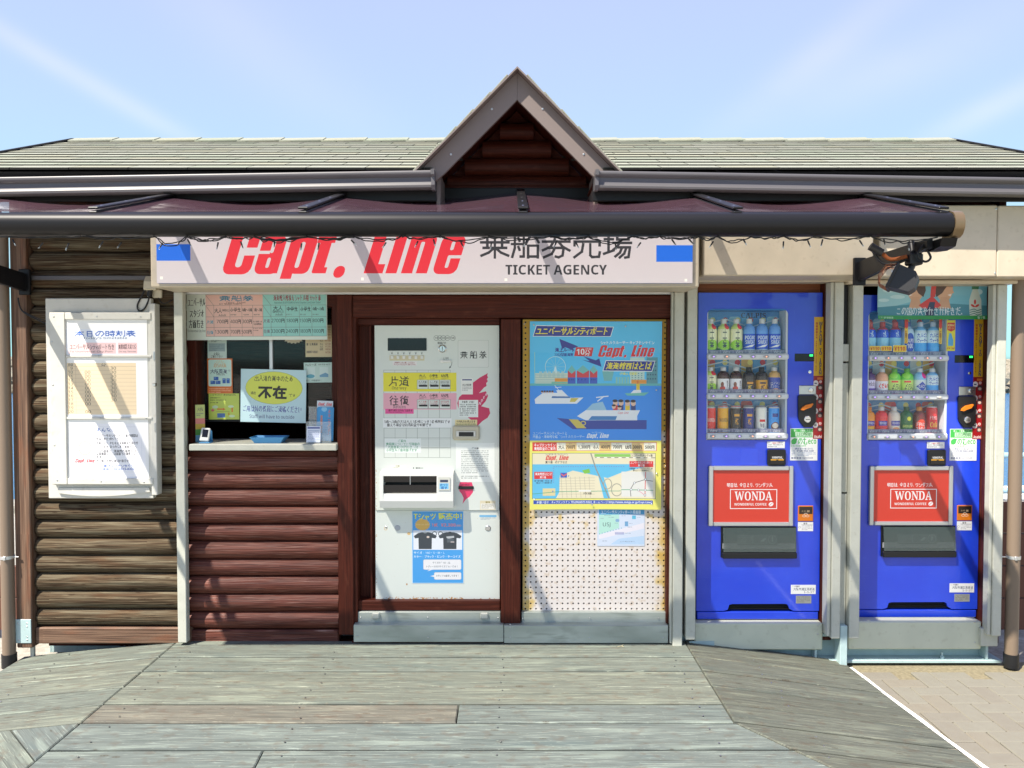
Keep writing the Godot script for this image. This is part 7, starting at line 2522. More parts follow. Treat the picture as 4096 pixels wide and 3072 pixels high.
# stickers and panels on one board, laid out on a 1000 x 1000 grid
func draw_stickers():
	var c := Canvas.new(2000, 2000, Rect2(0, 0, 1000, 1000), rgb(230, 230, 228))
	var white := rgb(232, 232, 230)
	# 0,0 coffee panel 303 x 208
	c.rect(0, 0, 303, 208, rgb(206, 58, 42))
	write(c, "明日は、今日より、ワンダフル。", 151, 51, 17, white, {"a": 0.5, "fit": 190.0, "b": 0.12})
	c.frame(68, 76, 256, 155, 3, white)
	write(c, "WONDA", 161, 80, 46, white, {"a": 0.5, "fit": 150.0, "f": "serifbold"})
	write(c, "WONDERFUL COFFEE", 85, 130, 13, white, {"fit": 130.0, "f": "bold"})
	c.oval(232, 136, 10, 8, white, -0.5)
	c.line([Vector2(226, 141), Vector2(232, 135), Vector2(238, 131)], 1.6, rgb(206, 58, 42))
	# 310,0 eco sticker 112 x 132
	c.rect(310, 0, 422, 132, white)
	c.rect(312, 2, 420, 37, rgb(64, 176, 74))
	write(c, "省エネで環境にやさしい", 366, 4, 9, white, {"a": 0.5, "fit": 82.0})
	c.rect(330, 15, 405, 34, rgb(186, 220, 186))
	write(c, "LED照明", 367, 16, 17, rgb(60, 130, 70), {"a": 0.5, "fit": 62.0, "b": 0.12})
	c.oval(325, 54, 11, 12, rgb(70, 180, 84), 0.4)
	c.poly([Vector2(314, 66), Vector2(326, 40), Vector2(340, 42), Vector2(332, 62)], rgb(70, 180, 84))
	write(c, "のむeco", 342, 38, 29, rgb(70, 180, 84), {"fit": 76.0, "f": "bold", "b": 0.13})
	tiny_text(c, 314, 69, 418, 1, 8, 6, rgb(110, 190, 120), 3)
	write(c, "自販機に関するお問い合わせは", 366, 80, 7, rgb(70, 90, 130), {"a": 0.5, "fit": 74.0})
	write(c, "0120-963-638", 372, 88, 9, rgb(60, 80, 130), {"a": 0.5, "fit": 70.0, "f": "bold"})
	tiny_text(c, 316, 90, 332, 4, 6, 3.5, rgb(100, 120, 160), 5)
	tiny_text(c, 340, 98, 416, 3, 6, 3.5, rgb(120, 140, 180), 6)
	write(c, "管理番号 6200048", 314, 117, 9, rgb(80, 90, 130), {"fit": 90.0})
	# 430,0 instruction strip 44 x 490
	c.rect(430, 0, 474, 236, rgb(214, 168, 36))
	write(c, "WELCOME TO JAPAN", 459, 17, 17, rgb(30, 52, 110), {"v": true, "p": 13.3, "f": "bold"})
	write(c, "欢迎光临日本", 442, 20, 10, rgb(170, 50, 40), {"v": true, "p": 11.5, "b": 0.13})
	tiny_text(c, 438, 96, 446, 15, 8.2, 6, rgb(170, 50, 40), 9)
	c.rect(430, 236, 474, 490, rgb(150, 24, 30))
	c.rect(446, 242, 472, 252, rgb(216, 120, 60))
	for j in 4:
		var y := 260.0 + j * 56.0
		c.oval(461, y, 6, 6, rgb(226, 200, 196))
		write(c, str(j + 1), 461, y - 5, 10, rgb(150, 24, 30), {"a": 0.5})
		c.oval(440, y + 6, 12, 12, rgb(222, 216, 214))
		c.rect(434, y + 4, 445, y + 9, rgb(90, 90, 110))
		c.rect(450, y + 10, 470, y + 32, rgb(70, 60, 66))
		c.oval(460, y + 24, 7, 6, rgb(206, 176, 160))
	write(c, "Asahi", 452, 474, 14, white, {"a": 0.5, "f": "bold", "fit": 34.0})
	# 480,0 notices
	c.rect(480, 0, 555, 30, white)
	c.frame(480, 0, 555, 30, 1, rgb(150, 150, 160))
	write(c, "お手数ですが", 517, 3, 7, rgb(190, 50, 50), {"a": 0.5, "fit": 34.0})
	tiny_text(c, 486, 12, 550, 2, 8, 5, rgb(120, 120, 130), 4)
	c.rect(480, 40, 580, 78, white)
	write(c, "ここの住所は", 484, 42, 7, rgb(90, 90, 100), {"fit": 32.0})
	write(c, "大阪市港区海岸通", 490, 51, 13, rgb(90, 96, 110), {"fit": 86.0, "b": 0.1})
	write(c, "1-5-37", 574, 65, 10, rgb(90, 96, 110), {"a": 1.0, "f": "serif", "w": 1.4})
	c.rect(480, 85, 542, 118, rgb(150, 152, 146))
	tiny_text(c, 484, 88, 538, 5, 5.6, 3, rgb(80, 82, 80), 7)
	c.rect(480, 125, 542, 165, white)
	write(c, "警告", 511, 127, 8, rgb(60, 60, 60), {"a": 0.5, "fit": 18.0})
	c.rect(494, 136, 540, 137, rgb(120, 120, 120))
	tiny_text(c, 496, 139, 538, 4, 6, 3.2, rgb(110, 110, 116), 8)
	c.ring(487, 148, 4.5, 4.5, 1, rgb(110, 110, 116))
	# note slot label, coin return label, panel behind the flap
	c.rect(560, 0, 612, 24, rgb(222, 160, 40))
	c.rect(560, 0, 612, 13, rgb(40, 36, 30))
	write(c, "1000円札", 586, 1, 11, white, {"a": 0.5, "fit": 44.0, "f": "bold", "b": 0.12})
	c.poly([Vector2(580, 15), Vector2(592, 15), Vector2(586, 21)], rgb(60, 40, 20))
	c.rect(590, 30, 650, 90, rgb(214, 118, 20))
	c.rect(592, 32, 648, 62, rgb(40, 30, 24))
	write(c, "おつり・返却", 620, 46, 9, rgb(206, 180, 140), {"a": 0.5, "fit": 34.0})
	for q in [[613, 70], [627, 70], [620, 63]]:
		c.ring(q[0], q[1], 8, 5, 2, rgb(222, 200, 180))
	c.rect(660, 0, 820, 40, rgb(86, 98, 96))
	c.frame(662, 4, 722, 34, 1, rgb(190, 200, 200))
	tiny_text(c, 666, 10, 718, 3, 8, 4, rgb(190, 200, 200), 2)
	c.frame(722, 4, 778, 34, 1, rgb(190, 200, 200))
	c.poly([Vector2(754, 22), Vector2(768, 12), Vector2(776, 16), Vector2(766, 26), Vector2(754, 28)], rgb(200, 208, 208))
	c.ring(800, 19, 17, 17, 2, rgb(200, 208, 208))
	c.rect(797, 12, 804, 26, rgb(200, 208, 208))
	c.oval(800, 9, 3, 3, rgb(200, 208, 208))
	# price strips: one per machine and shelf
	var prices := [["140", "140", "140", "160", "160", "160"], ["130", "140", "140", "140", "160", "120"], ["130", "130", "130", "130", "130", "120"], ["110", "110", "110", "140", "140", "140"], ["130", "130", "130", "130", "130", "130"], ["130", "130", "130", "130", "130", "130"]]
	for r in 6:
		var y := 220.0 + r * 20.0
		c.rect(0, y, 303, y + 17, rgb(150, 152, 176))
		for k in 6:
			var x := 4.0 + k * 50.0
			c.rect(x, y + 0.5, x + 46, y + 16, rgb(118, 120, 148))
			write(c, "つめた〜い", x + 23, y + 1, 7, rgb(206, 210, 226), {"a": 0.5, "fit": 36.0})
			c.rect(x + 10, y + 8, x + 36, y + 15.5, rgb(216, 218, 226))
			write(c, "¥" + prices[r][k], x + 23, y + 8, 7.5, rgb(40, 44, 60), {"a": 0.5, "fit": 22.0, "f": "bold"})
	# price tags for the water, bottle sign, neck strips
	c.block(310, 140, 358, 162, 6, rgb(226, 196, 60))
	write(c, "¥110", 334, 143, 17, rgb(190, 40, 40), {"a": 0.5, "fit": 40.0, "f": "bold"})
	c.rect(310, 170, 344, 292, rgb(226, 216, 60))
	c.poly([Vector2(312, 180), Vector2(342, 180), Vector2(342, 208), Vector2(327, 216), Vector2(312, 208)], rgb(196, 40, 36))
	write(c, "430ml", 327, 184, 12, rgb(236, 226, 140), {"a": 0.5, "fit": 27.0, "f": "bold"})
	write(c, "ボトル", 327, 197, 10, rgb(236, 226, 140), {"a": 0.5, "fit": 24.0})
	c.poly([Vector2(320, 222), Vector2(328, 222), Vector2(337, 250), Vector2(336, 272), Vector2(316, 272), Vector2(316, 250)], rgb(90, 170, 216))
	write(c, "持ち運びに便利", 327, 277, 8, rgb(190, 50, 40), {"a": 0.5, "fit": 30.0})
	c.rect(350, 170, 362, 272, rgb(226, 190, 60))
	c.poly([Vector2(350, 170), Vector2(362, 170), Vector2(362, 204), Vector2(356, 212), Vector2(350, 204)], rgb(200, 50, 40))
	write(c, "お手頃サイズ", 356, 218, 9, rgb(120, 60, 30), {"v": true, "p": 8.5})
	c.rect(370, 140, 402, 160, rgb(40, 14, 16))
	c.rect(384, 145, 398, 153, rgb(60, 200, 100))
	c.rect(560, 180, 604, 190, rgb(26, 26, 28))
	# printed backdrops behind the bottles, one for each machine
	for v in 2:
		var x := v * 310.0
		c.rect(x, 500, x + 303, 1000, rgb(60, 140, 206))
		for r in 3:
			var y := 500.0 + r * 167.0
			for k in 6:
				var tone: Color = [[rgb(96, 176, 220), rgb(70, 150, 214), rgb(150, 206, 226)], [rgb(214, 178, 90), rgb(84, 160, 216), rgb(190, 206, 214)], [rgb(206, 84, 70), rgb(110, 180, 224), rgb(86, 150, 206)]][r][(k + v) % 3]
				c.block(x + k * 50.5 + 2, y + 20, x + k * 50.5 + 48, y + 160, 10, tone)
				c.oval(x + k * 50.5 + 38, y + 34, 11, 11, rgb(206, 40, 60) if (k + r + v) % 2 else rgb(236, 226, 120))
			c.line([Vector2(x, y + 50), Vector2(x + 90, y + 30), Vector2(x + 190, y + 62), Vector2(x + 303, y + 28)], 5, rgb(216, 232, 240))
			c.line([Vector2(x, y + 64), Vector2(x + 100, y + 46), Vector2(x + 200, y + 80), Vector2(x + 303, y + 50)], 3, rgb(180, 214, 234))
	write(c, "CALPIS", 150, 502, 26, rgb(36, 44, 66), {"f": "serifbold"})
	# banner above the right machine: 430 x 132 at 480,200
	c.rect(480, 200, 910, 332, rgb(110, 176, 196))
	c.poly([Vector2(480, 200), Vector2(600, 200), Vector2(640, 262), Vector2(480, 300)], rgb(150, 196, 206))
	c.poly([Vector2(480, 288), Vector2(700, 270), Vector2(910, 282), Vector2(910, 320), Vector2(480, 320)], rgb(70, 134, 150))
	for q in [[525, 225, 26, 9], [560, 250, 30, 7], [505, 262, 22, 6], [880, 232, 14, 10]]:
		c.oval(q[0], q[1], q[2], q[3], rgb(186, 216, 222))
	# two smiling heads in profile, as printed
	for q in [[632, 222, -1.0], [748, 222, 1.0]]:
		var x: float = q[0]
		var s: float = q[2]
		c.oval(x, 226, 32, 40, rgb(206, 162, 130))
		c.poly([Vector2(x - 14, 250), Vector2(x + 16, 250), Vector2(x + 26, 292), Vector2(x - 26, 292)], rgb(200, 154, 122))
		c.poly([Vector2(x + s * 28, 218), Vector2(x + s * 37, 234), Vector2(x + s * 29, 238)], rgb(206, 162, 130))
		c.poly([Vector2(x - s * 34, 204), Vector2(x + s * 26, 198), Vector2(x + s * 30, 212), Vector2(x + s * 6, 212), Vector2(x - s * 10, 236), Vector2(x - s * 32, 250), Vector2(x - s * 40, 226)], rgb(66, 44, 38))
		c.poly([Vector2(x + s * 12, 242), Vector2(x + s * 28, 238), Vector2(x + s * 24, 248)], rgb(232, 220, 216))
	c.rect(692, 200, 712, 250, rgb(196, 50, 50))
	c.poly([Vector2(646, 280), Vector2(700, 246), Vector2(736, 280), Vector2(720, 290), Vector2(664, 292)], rgb(200, 54, 52))
	c.poly([Vector2(670, 320), Vector2(690, 268), Vector2(712, 268), Vector2(704, 320)], rgb(46, 54, 84))
	write(c, "この国の爽やかさが好きだ。", 556, 286, 31, rgb(216, 226, 230), {"fit": 272.0, "b": 0.09})
	c.poly([Vector2(856, 222), Vector2(874, 222), Vector2(890, 262), Vector2(890, 318), Vector2(844, 318), Vector2(844, 262)], rgb(196, 206, 196))
	c.rect(852, 204, 878, 222, rgb(56, 120, 86))
	for q in [[866, 268, 0.0], [858, 282, 2.1], [874, 282, 4.2]]:
		c.oval(q[0], q[1], 4, 9, rgb(200, 60, 50), q[2])
	for j in 3:
		c.line([Vector2(846, 298 + j * 8), Vector2(862, 294 + j * 8), Vector2(874, 300 + j * 8), Vector2(888, 296 + j * 8)], 3, rgb(70, 120, 110))
	c.rect(480, 318, 910, 332, rgb(48, 146, 70))
	write(c, "アサヒ飲料株式会社", 484, 321, 8, rgb(190, 222, 196), {"fit": 58.0})
	write(c, "三ツ矢", 872, 320, 10, rgb(220, 234, 220), {"fit": 30.0})
	sticker_mat = print_material(c, 0.35, 0.25)


func draw_drinks():
	var c := Canvas.new(1200, 1200, Rect2(0, 0, 6 * CELL, 6 * CELL), rgb(200, 200, 200))
	var base := func(k: int, bands: Array):
		var x := (k % 6) * CELL
		var y := (k / 6) * CELL
		for b in bands:
			c.rect(x, y + b[0] * CELL, x + CELL, y + b[1] * CELL, b[2])
	var say := func(k: int, s: String, cx: float, y: float, size: float, col: Color, o := {}):
		o["a"] = 0.5
		write(c, s, (k % 6 + cx) * CELL, (k / 6 + y) * CELL, size * CELL, col, o)
	var dot := func(k: int, cx: float, cy: float, rx: float, ry: float, col: Color):
		c.oval((k % 6 + cx) * CELL, (k / 6 + cy) * CELL, rx * CELL, ry * CELL, col)
	var white := rgb(228, 230, 228)
	var green := rgb(40, 110, 66)
	# left machine: shelf by shelf
	for k in [0, 1, 2, 6]:
		base.call(k, [[0.0, 0.16, rgb(190, 206, 130)], [0.16, 0.72, rgb(222, 228, 190)], [0.72, 1.0, green]])
		dot.call(k, 0.5, 0.62, 0.5, 0.16, rgb(150, 190, 70))
		var x: float = (k % 6 + 0.5) * CELL
		write(c, "十六茶", x, (k / 6 + 0.17) * CELL, 0.2 * CELL, rgb(30, 40, 34), {"v": true, "p": 0.185 * CELL, "w": 1.8, "b": 0.15})
		if k < 6:
			say.call(k, "16素材の", 0.5, 0.76, 0.1, rgb(226, 214, 120), {"w": 1.5})
			say.call(k, "健康ブレンド", 0.5, 0.88, 0.08, rgb(200, 220, 190), {"fit": 0.7 * CELL})
		dot.call(k, 0.72, 0.08, 0.26, 0.09, rgb(190, 40, 60))
	for k in [3, 4, 5]:
		base.call(k, [[0.0, 0.3, rgb(110, 150, 200)], [0.3, 0.74, rgb(34, 74, 170)], [0.74, 1.0, rgb(176, 196, 210)]])
		say.call(k, "POCARI", 0.5, 0.34, 0.14, rgb(216, 224, 232), {"fit": 0.86 * CELL, "f": "bold"})
		say.call(k, "SWEAT", 0.5, 0.47, 0.14, rgb(216, 224, 232), {"fit": 0.8 * CELL, "f": "bold"})
		c.poly([Vector2((k % 6) * CELL, 0.7 * CELL), Vector2((k % 6 + 0.5) * CELL, 0.62 * CELL), Vector2((k % 6 + 0.95) * CELL, 0.6 * CELL), Vector2((k % 6 + 0.6) * CELL, 0.68 * CELL)], white)
	for k in [7, 8]:
		base.call(k, [[0.0, 0.3, rgb(60, 34, 26)], [0.3, 0.9, white], [0.9, 1.0, rgb(176, 50, 36)]])
		dot.call(k, 0.35, 0.66, 0.2, 0.09, rgb(170, 60, 40))
		dot.call(k, 0.32, 0.52, 0.12, 0.1, rgb(110, 60, 40))
		write(c, "ほうじ茶", (k % 6 + 0.74) * CELL, (k / 6 + 0.36) * CELL, 0.13 * CELL, rgb(40, 40, 50), {"v": true, "w": 1.4, "b": 0.15})
	for k in [9, 10]:
		base.call(k, [[0.0, 0.35, rgb(30, 24, 24)], [0.35, 1.0, rgb(40, 32, 28) if k == 9 else rgb(196, 150, 50)], [0.88, 1.0, rgb(30, 26, 26)]])
		c.rect((k % 6 + 0.25) * CELL, 1.42 * CELL, (k % 6 + 0.75) * CELL, 1.5 * CELL, rgb(190, 140, 50) if k == 9 else rgb(60, 40, 30))
		say.call(k, "極", 0.5, 0.52, 0.22, rgb(214, 180, 90) if k == 9 else rgb(70, 40, 24), {"w": 1.6, "b": 0.14})
		c.rect((k % 6 + 0.2) * CELL, 1.78 * CELL, (k % 6 + 0.8) * CELL, 1.86 * CELL, rgb(150, 60, 40))
	base.call(11, [[0.0, 0.25, rgb(190, 160, 110)], [0.25, 1.0, rgb(36, 66, 140)]])
	say.call(11, "ロイヤル", 0.5, 0.42, 0.13, rgb(220, 226, 236), {"fit": 0.8 * CELL})
	say.call(11, "ミルクティー", 0.5, 0.54, 0.12, rgb(220, 226, 236), {"fit": 0.84 * CELL})
	dot.call(11, 0.5, 0.78, 0.36, 0.12, rgb(206, 160, 120))
	var cans := [[rgb(186, 46, 40), rgb(222, 214, 206)], [rgb(206, 160, 40), rgb(60, 50, 40)], [rgb(44, 38, 34), rgb(196, 150, 60)], [rgb(44, 52, 110), rgb(196, 150, 60)], [rgb(222, 220, 210), rgb(60, 60, 90)], [rgb(60, 140, 196), rgb(222, 226, 226)]]
	for j in 6:
		var k := 12 + j
		base.call(k, [[0.0, 1.0, cans[j][0]], [0.0, 0.05, rgb(190, 190, 186)], [0.95, 1.0, rgb(170, 170, 166)]])
		if j in [0, 1]:
			say.call(k, "WONDA", 0.5, 0.36, 0.16, cans[j][1], {"fit": 0.8 * CELL, "f": "serifbold"})
		elif j in [2, 3]:
			c.rect((k % 6 + 0.26) * CELL, 2.24 * CELL, (k % 6 + 0.74) * CELL, 2.32 * CELL, cans[j][1])
			say.call(k, "極", 0.5, 0.38, 0.2, cans[j][1], {"w": 1.6, "b": 0.15})
			c.rect((k % 6 + 0.2) * CELL, 2.74 * CELL, (k % 6 + 0.8) * CELL, 2.8 * CELL, rgb(170, 110, 50))
		elif j == 4:
			c.rect((k % 6 + 0.25) * CELL, 2.42 * CELL, (k % 6 + 0.75) * CELL, 2.5 * CELL, rgb(180, 40, 40))
			say.call(k, "特製", 0.5, 0.54, 0.15, cans[j][1], {"w": 1.4})
			say.call(k, "カフェオレ", 0.5, 0.7, 0.12, cans[j][1], {"fit": 0.8 * CELL})
		else:
			dot.call(k, 0.5, 0.66, 0.36, 0.16, rgb(90, 54, 40))
			dot.call(k, 0.5, 0.62, 0.28, 0.09, rgb(216, 206, 190))
			c.rect((k % 6 + 0.25) * CELL, 2.22 * CELL, (k % 6 + 0.75) * CELL, 2.34 * CELL, rgb(40, 60, 120))
	# right machine
	for k in [18, 19, 20]:
		base.call(k, [[0.0, 0.1, rgb(170, 50, 60)], [0.1, 0.34, rgb(36, 80, 176)], [0.34, 0.7, rgb(150, 196, 226)], [0.7, 1.0, rgb(206, 224, 236)]])
		dot.call(k, 0.5, 0.72, 0.6, 0.07, rgb(56, 110, 196))
		say.call(k, "水", 0.5, 0.12, 0.2, rgb(206, 224, 240), {"w": 1.5, "b": 0.12})
		say.call(k, "おいしい", 0.5, 0.76, 0.09, rgb(40, 70, 140), {"fit": 0.6 * CELL})
		say.call(k, "ミネラルウォーター", 0.5, 0.87, 0.08, rgb(40, 70, 140), {"fit": 0.86 * CELL})
	base.call(21, [[0.0, 1.0, rgb(190, 210, 226)], [0.86, 1.0, rgb(46, 70, 150)]])
	dot.call(21, 0.5, 0.5, 0.4, 0.3, rgb(36, 62, 150))
	say.call(21, "CALPIS", 0.5, 0.36, 0.14, white, {"fit": 0.66 * CELL, "f": "bold"})
	say.call(21, "100", 0.5, 0.5, 0.18, white, {"fit": 0.5 * CELL, "f": "bold"})
	for k in [22, 23, 29]:
		base.call(k, [[0.0, 0.12, rgb(140, 186, 226)], [0.12, 0.5, rgb(206, 220, 232)], [0.5, 1.0, rgb(90, 160, 216)], [0.86, 1.0, white]])
		say.call(k, "カルピス", 0.5, 0.2, 0.14, rgb(36, 70, 150), {"fit": 0.82 * CELL, "b": 0.15})
		say.call(k, "ウォーター", 0.5, 0.36, 0.12, rgb(36, 70, 150), {"fit": 0.8 * CELL, "b": 0.13})
		say.call(k, "爽やか", 0.5, 0.87, 0.1, rgb(190, 60, 60), {"fit": 0.7 * CELL})
	base.call(24, [[0.0, 0.3, rgb(70, 40, 90)], [0.3, 0.62, rgb(206, 200, 220)], [0.62, 1.0, rgb(90, 60, 150)]])
	say.call(24, "Welch's", 0.5, 0.36, 0.18, rgb(40, 30, 60), {"fit": 0.9 * CELL, "f": "serifbold"})
	for q in [[0.3, 0.72], [0.5, 0.76], [0.7, 0.72], [0.42, 0.84], [0.6, 0.84]]:
		dot.call(24, q[0], q[1], 0.12, 0.06, rgb(60, 30, 110))
	base.call(25, [[0.0, 0.35, rgb(222, 170, 140)], [0.35, 0.7, white], [0.7, 1.0, rgb(206, 110, 70)], [0.9, 1.0, rgb(190, 50, 50)]])
	say.call(25, "くだもの", 0.5, 0.44, 0.18, rgb(190, 40, 50), {"fit": 0.84 * CELL, "b": 0.16})
	for k in [26, 27]:
		base.call(k, [[0.0, 1.0, rgb(110, 186, 80)], [0.3, 0.78, rgb(190, 214, 130)]])
		dot.call(k, 0.3, 0.12, 0.28, 0.13, rgb(150, 206, 90))
		c.rect((k % 6 + 0.12) * CELL, 4.34 * CELL, (k % 6 + 0.6) * CELL, 4.4 * CELL, rgb(206, 60, 60))
		say.call(k, "メロン", 0.5, 0.44, 0.15, rgb(40, 50, 50), {"fit": 0.62 * CELL, "b": 0.15})
		say.call(k, "カルピス", 0.5, 0.58, 0.15, rgb(40, 50, 50), {"fit": 0.74 * CELL, "b": 0.15})
		dot.call(k, 0.4, 0.84, 0.26, 0.06, rgb(200, 70, 70))
	base.call(28, [[0.0, 0.3, rgb(150, 190, 226)], [0.3, 0.84, rgb(206, 216, 216)], [0.84, 1.0, rgb(206, 206, 70)]])
	c.poly([Vector2(4.5 * CELL, 4.36 * CELL), Vector2(4.92 * CELL, 4.55 * CELL), Vector2(4.5 * CELL, 4.74 * CELL), Vector2(4.08 * CELL, 4.55 * CELL)], rgb(50, 76, 150))
	say.call(28, "カルピス", 0.5, 0.48, 0.13, white, {"fit": 0.6 * CELL, "b": 0.14})
	dot.call(28, 0.72, 0.13, 0.24, 0.12, rgb(206, 50, 130))
	var last := [[rgb(226, 140, 40), rgb(190, 60, 40)], [rgb(196, 56, 60), rgb(50, 60, 130)], [rgb(214, 206, 190), rgb(190, 50, 60)], [rgb(40, 96, 56), rgb(206, 220, 110)], [rgb(96, 40, 30), rgb(206, 70, 40)], [rgb(176, 40, 44), rgb(222, 190, 90)]]
	for j in 6:
		var k := 30 + j
		base.call(k, [[0.0, 1.0, last[j][0]], [0.86, 1.0, last[j][1]]])
		if j < 3:
			c.rect((k % 6 + 0.14) * CELL, 5.38 * CELL, (k % 6 + 0.86) * CELL, 5.56 * CELL, rgb(60, 60, 140))
			say.call(k, "Bireley's", 0.5, 0.4, 0.12, white, {"fit": 0.62 * CELL, "f": "serifbold"})
			dot.call(k, 0.5, 0.72, 0.3, 0.11, [rgb(236, 170, 60), rgb(214, 80, 80), rgb(226, 150, 110)][j])
		elif j == 3:
			say.call(k, "GREEN LEMON", 0.5, 0.52, 0.12, last[j][1], {"fit": 0.86 * CELL, "f": "bold"})
			c.rect(3 * CELL, 5.7 * CELL, 4 * CELL, 5.78 * CELL, white)
			dot.call(k, 0.5, 0.3, 0.16, 0.08, rgb(206, 206, 80))
		elif j == 4:
			dot.call(k, 0.5, 0.56, 0.42, 0.24, last[j][1])
			say.call(k, "ドデカミン", 0.5, 0.44, 0.14, white, {"fit": 0.78 * CELL, "b": 0.15})
			say.call(k, "ストロング", 0.5, 0.6, 0.14, white, {"fit": 0.78 * CELL, "b": 0.15})
		else:
			say.call(k, "ドデカミン", 0.5, 0.28, 0.12, white, {"fit": 0.72 * CELL, "b": 0.14})
			say.call(k, "Cola", 0.5, 0.46, 0.22, last[j][1], {"fit": 0.7 * CELL, "f": "serifbold", "sh": 0.2})
	c.im.adjust_bcs(1.12, 1.05, 1.3)
	drink_mat = print_material(c, 0.22, 0.4)


func make_drink(k: int, at: Vector3, h: float, w: float, can: bool, cap: Color, label: String, group: String):
	var o := thing("drink_can" if can else "drink_bottle", label, "drink can" if can else "drink bottle", at, group)
	var st := new_st()
	var r := w / 2
	if can:
		lathe(st, [[0.0, 0.0], [r * 0.86, 0.001], [r, 0.008], [r, h - 0.012], [r * 0.86, h - 0.003], [r * 0.84, h], [0.0, h - 0.003]], 18, Vector3.ZERO, cell_uv(k))
		part(o, "can_body", st.commit(), drink_mat)
		var ring := new_st()
		lathe(ring, [[r * 0.8, h + 0.0002], [r * 0.87, h + 0.0015], [r * 0.87, h + 0.0025], [0.0, h + 0.0008]], 18)
		part(o, "lid", ring.commit(), M.alu)
	else:
		var n := h * 0.88
		lathe(st, [[0.0, 0.0], [r * 0.9, 0.001], [r, 0.008], [r, n * 0.36], [r * 0.965, n * 0.42], [r * 0.965, n * 0.48], [r, n * 0.54], [r, n * 0.8], [r * 0.84, n * 0.91], [r * 0.44, n * 0.985], [r * 0.4, n]], 18, Vector3.ZERO, cell_uv(k))
		part(o, "bottle_body", st.commit(), drink_mat)
		var cp := new_st()
		lathe(cp, [[r * 0.46, n - 0.001], [r * 0.46, h - 0.003], [r * 0.4, h], [0.0, h]], 14)
		var m: StandardMaterial3D
		if not M.has(cap):
			m = plain("cap", cap, 0.4)
			M[cap] = m
		part(o, "cap", cp.commit(), M[cap])


